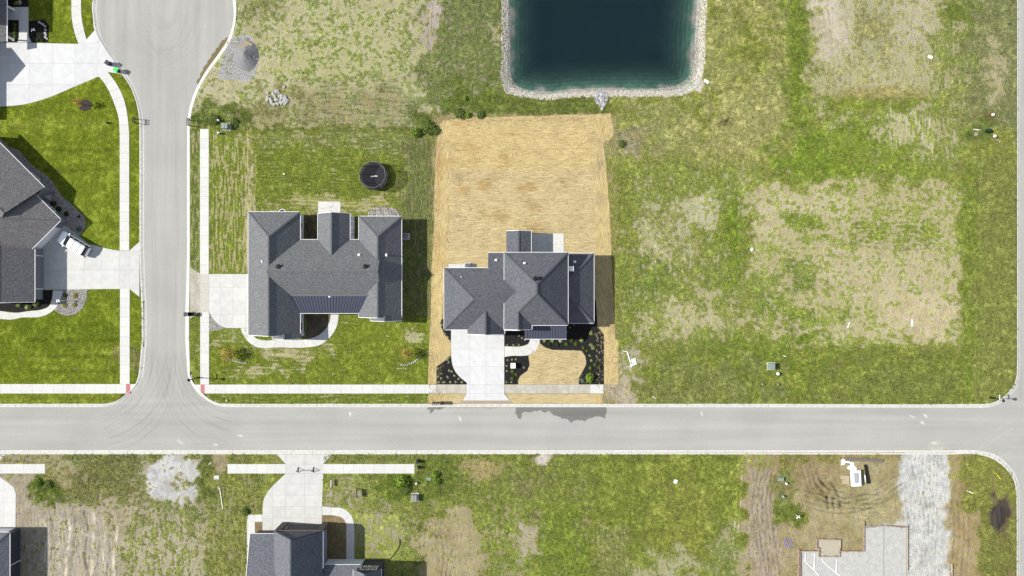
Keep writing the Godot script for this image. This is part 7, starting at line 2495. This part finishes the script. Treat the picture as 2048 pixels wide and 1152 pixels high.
func make_site() -> void:
	# foundation: gravel pad and slabs inside timber forms
	var at := g(1700, 1120)
	var f := thing("house_foundation", at, "unfinished house foundation with timber forms round pale gravel", "foundation")
	var st := new_st()
	prism(st, px_poly([[1601, 1102], [1636, 1102], [1636, 1112.5], [1679, 1112.5], [1679, 1102], [1728, 1102], [1728, 1053], [1766.6, 1053], [1766.6, 1165], [1601, 1165]]), -0.1, 0.1)
	obj("gravel_base", st, M.gravel_pad, f)
	st = new_st()
	prism(st, px_poly([[1768, 1053], [1812, 1053], [1812, 1165], [1768, 1165]]), -0.1, 0.095)
	obj("gravel_base", st, M.gravel_pad, f)
	st = new_st()
	prism(st, px_poly([[1632, 1078], [1680, 1079], [1680, 1095], [1678, 1111], [1638, 1111], [1638, 1095], [1632, 1095]]), -0.1, 0.06)
	obj("stoop_base", st, M.tan_gravel, f)
	var forms := [[1727, 1042, 1727, 1102, 2.6], [1728, 1051.5, 1772, 1050.5, 1.6], [1772, 1050.5, 1814, 1052.5, 1.6], [1729, 1054, 1750, 1053.4, 1.2], [1789, 1053, 1812, 1054, 1.2], [1813.5, 1050, 1813.5, 1141.5, 2.2], [1598, 1101.5, 1636, 1101.5, 2.0], [1637, 1094, 1637, 1113, 2.0], [1637, 1112.6, 1679, 1112.6, 2.2], [1678.6, 1094, 1678.6, 1113, 2.0], [1679, 1101.6, 1727, 1101.6, 2.0], [1597, 1098, 1597, 1165, 2.0], [1600.5, 1102, 1600.5, 1165, 1.2], [1902.5, 1127, 1902.5, 1165, 2.2], [1899, 1146, 1899, 1165, 1.5], [1632, 1077.5, 1680, 1079, 2.6], [1632.5, 1078, 1632.5, 1096, 3.0], [1679.6, 1079, 1679.6, 1095, 2.4]]
	for q in forms:
		bar(f, "form_board", g(q[0], q[1]) + Vector3(0, 0.12, 0), g(q[2], q[3]) + Vector3(0, 0.12, 0), q[4] * S * 0.6, 0.34, M.form_wood[rng.randi() % 2])
		# stakes behind the board
		var a := g(q[0], q[1]); var b := g(q[2], q[3])
		var n := int((b - a).length() / 1.3)
		var side := (b - a).normalized().cross(Vector3.UP) * 0.1 * (1 if rng.randi() % 2 else -1)
		for i in n:
			st = new_st()
			box(st, a.lerp(b, (i + 0.5) / n) + side + Vector3(0, 0.15, 0), Vector3(0.09, 0.5, 0.09))
			obj("stake", st, M.form_wood[1], f)
	for q in [[[1610.5, 1107], [1610, 1123], [1628, 1139], [1640, 1155]], [[1629, 1106], [1627.5, 1138]], [[1644, 1117], [1644, 1121], [1680, 1152]], [[1673, 1117], [1671.5, 1147]]]:
		var pts := []
		for p in q: pts.append(g(p[0], p[1]) + Vector3(0, 0.15, 0))
		st = new_st()
		hose(st, pts, 0.055, 8)
		obj("drain_pipe", st, M.white_trim, f)
	# things lying on the site
	var cr := g(1709.5, 955)
	var c := thing("wrapped_pallet", cr, "long white wrapped pallet on the brown building site", "pallet")
	st = new_st()
	cham_box(st, cr + Vector3(0, 0.42, 0), Vector3(1.35, 0.62, 2.35), 0.06, Basis(Vector3.UP, 0.05))
	obj("wrapping", st, M.white_sheet, c)
	st = new_st()
	box(st, cr + Vector3(-0.02, 0.735, -0.1), Vector3(0.75, 0.03, 1.6), Basis(Vector3.UP, 0.05))
	obj("grey_board", st, M.grey_paint, c)
	for z in [-1.0, 0.0, 1.0]:
		st = new_st()
		box(st, cr + Vector3(0, 0.06, z), Vector3(1.3, 0.12, 0.14), Basis(Vector3.UP, 0.05))
		obj("runner", st, M.plywood, c)
	st = new_st()
	var fan := [[1682, 920], [1686, 917.5], [1690, 920], [1690.5, 922.5], [1698, 922.5], [1702, 926], [1704, 923.8], [1707, 925], [1706.5, 929], [1713, 936], [1712, 940], [1700, 940], [1694, 937], [1696, 931.5], [1701, 931], [1700, 927.5], [1697, 925], [1690, 925.5], [1688, 929.5], [1682, 930]]
	prism(st, px_poly(fan), 0.0, 0.05)
	var o := obj("plastic_sheet", st, M.white_sheet)
	tag(o, "crumpled white plastic sheet trailing from the wrapped pallet", "plastic sheet")
	for q in [[1689.5, 955, 1.3, 0.55, -0.06, "sheet of plywood beside the wrapped pallet, nearer the road"], [1691, 963.5, 1.0, 0.7, -0.03, "short sheet of plywood beside the wrapped pallet, farther from the road"]]:
		st = new_st()
		cham_box(st, Vector3.ZERO, Vector3(q[2], 0.06, q[3]), 0.01, Basis(Vector3.UP, q[4]))
		o = obj("plywood_sheet", st, M.plywood)
		o.position = g(q[0], q[1]) + Vector3(0, 0.06, 0)
		tag(o, q[5], "plywood")
	for i in 3:
		pipe("black_pipe", [g(1728 + i * 2.3, 929) + Vector3(0, 0.09, 0), g(1733.5 + i * 3.2, 967) + Vector3(0, 0.09, 0)], 0.07, M.black_metal, "black pipe in the bundle on the building site, %s from the west" % ORD[i], "pipe", "bundle of black pipes")
	pipe("white_pipe", [g(1729.3, 950) + Vector3(0, 0.08, 0), g(1730.6, 963) + Vector3(0, 0.08, 0)], 0.06, M.white_trim, "short white pipe beside the black pipes", "pipe")
	plank("grey_beam", g(1690, 917.5) + Vector3(0, 0.1, 0), g(1766, 921.5) + Vector3(0, 0.1, 0), 0.42, 0.14, M.grey_wood, "long weathered grey beam lying along the road edge of the site", "beam")
	# the dark heap of spoil near the east street
	st = new_st()
	var n2 := FastNoiseLite.new()
	n2.seed = 3
	n2.frequency = 0.3
	for j in 14:
		for i in 10:
			var q := []
			for k in [[0, 0], [1, 0], [1, 1], [0, 1]]:
				var u: float = (i + k[0]) / 5.0 - 1.0; var v: float = (j + k[1]) / 7.0 - 1.0
				q.append(Vector3(u * 1.1 + v * -0.35, maxf(0, 1.0 - Vector2(u, v).length()) * (0.3 + n2.get_noise_2d(i + k[0] * 1.0, (j + k[1]) * 0.3) * 0.5) - 0.02, v * 2.0))
			face(st, [q[0], q[1], q[2]], Vector3.UP)
			face(st, [q[0], q[2], q[3]], Vector3.UP)
	var heap := obj("mulch_heap", st, M.spoil)
	heap.position = g(1996.5, 1036)
	tag(heap, "low heap of black mulch on the grass by the east street", "mulch heap")
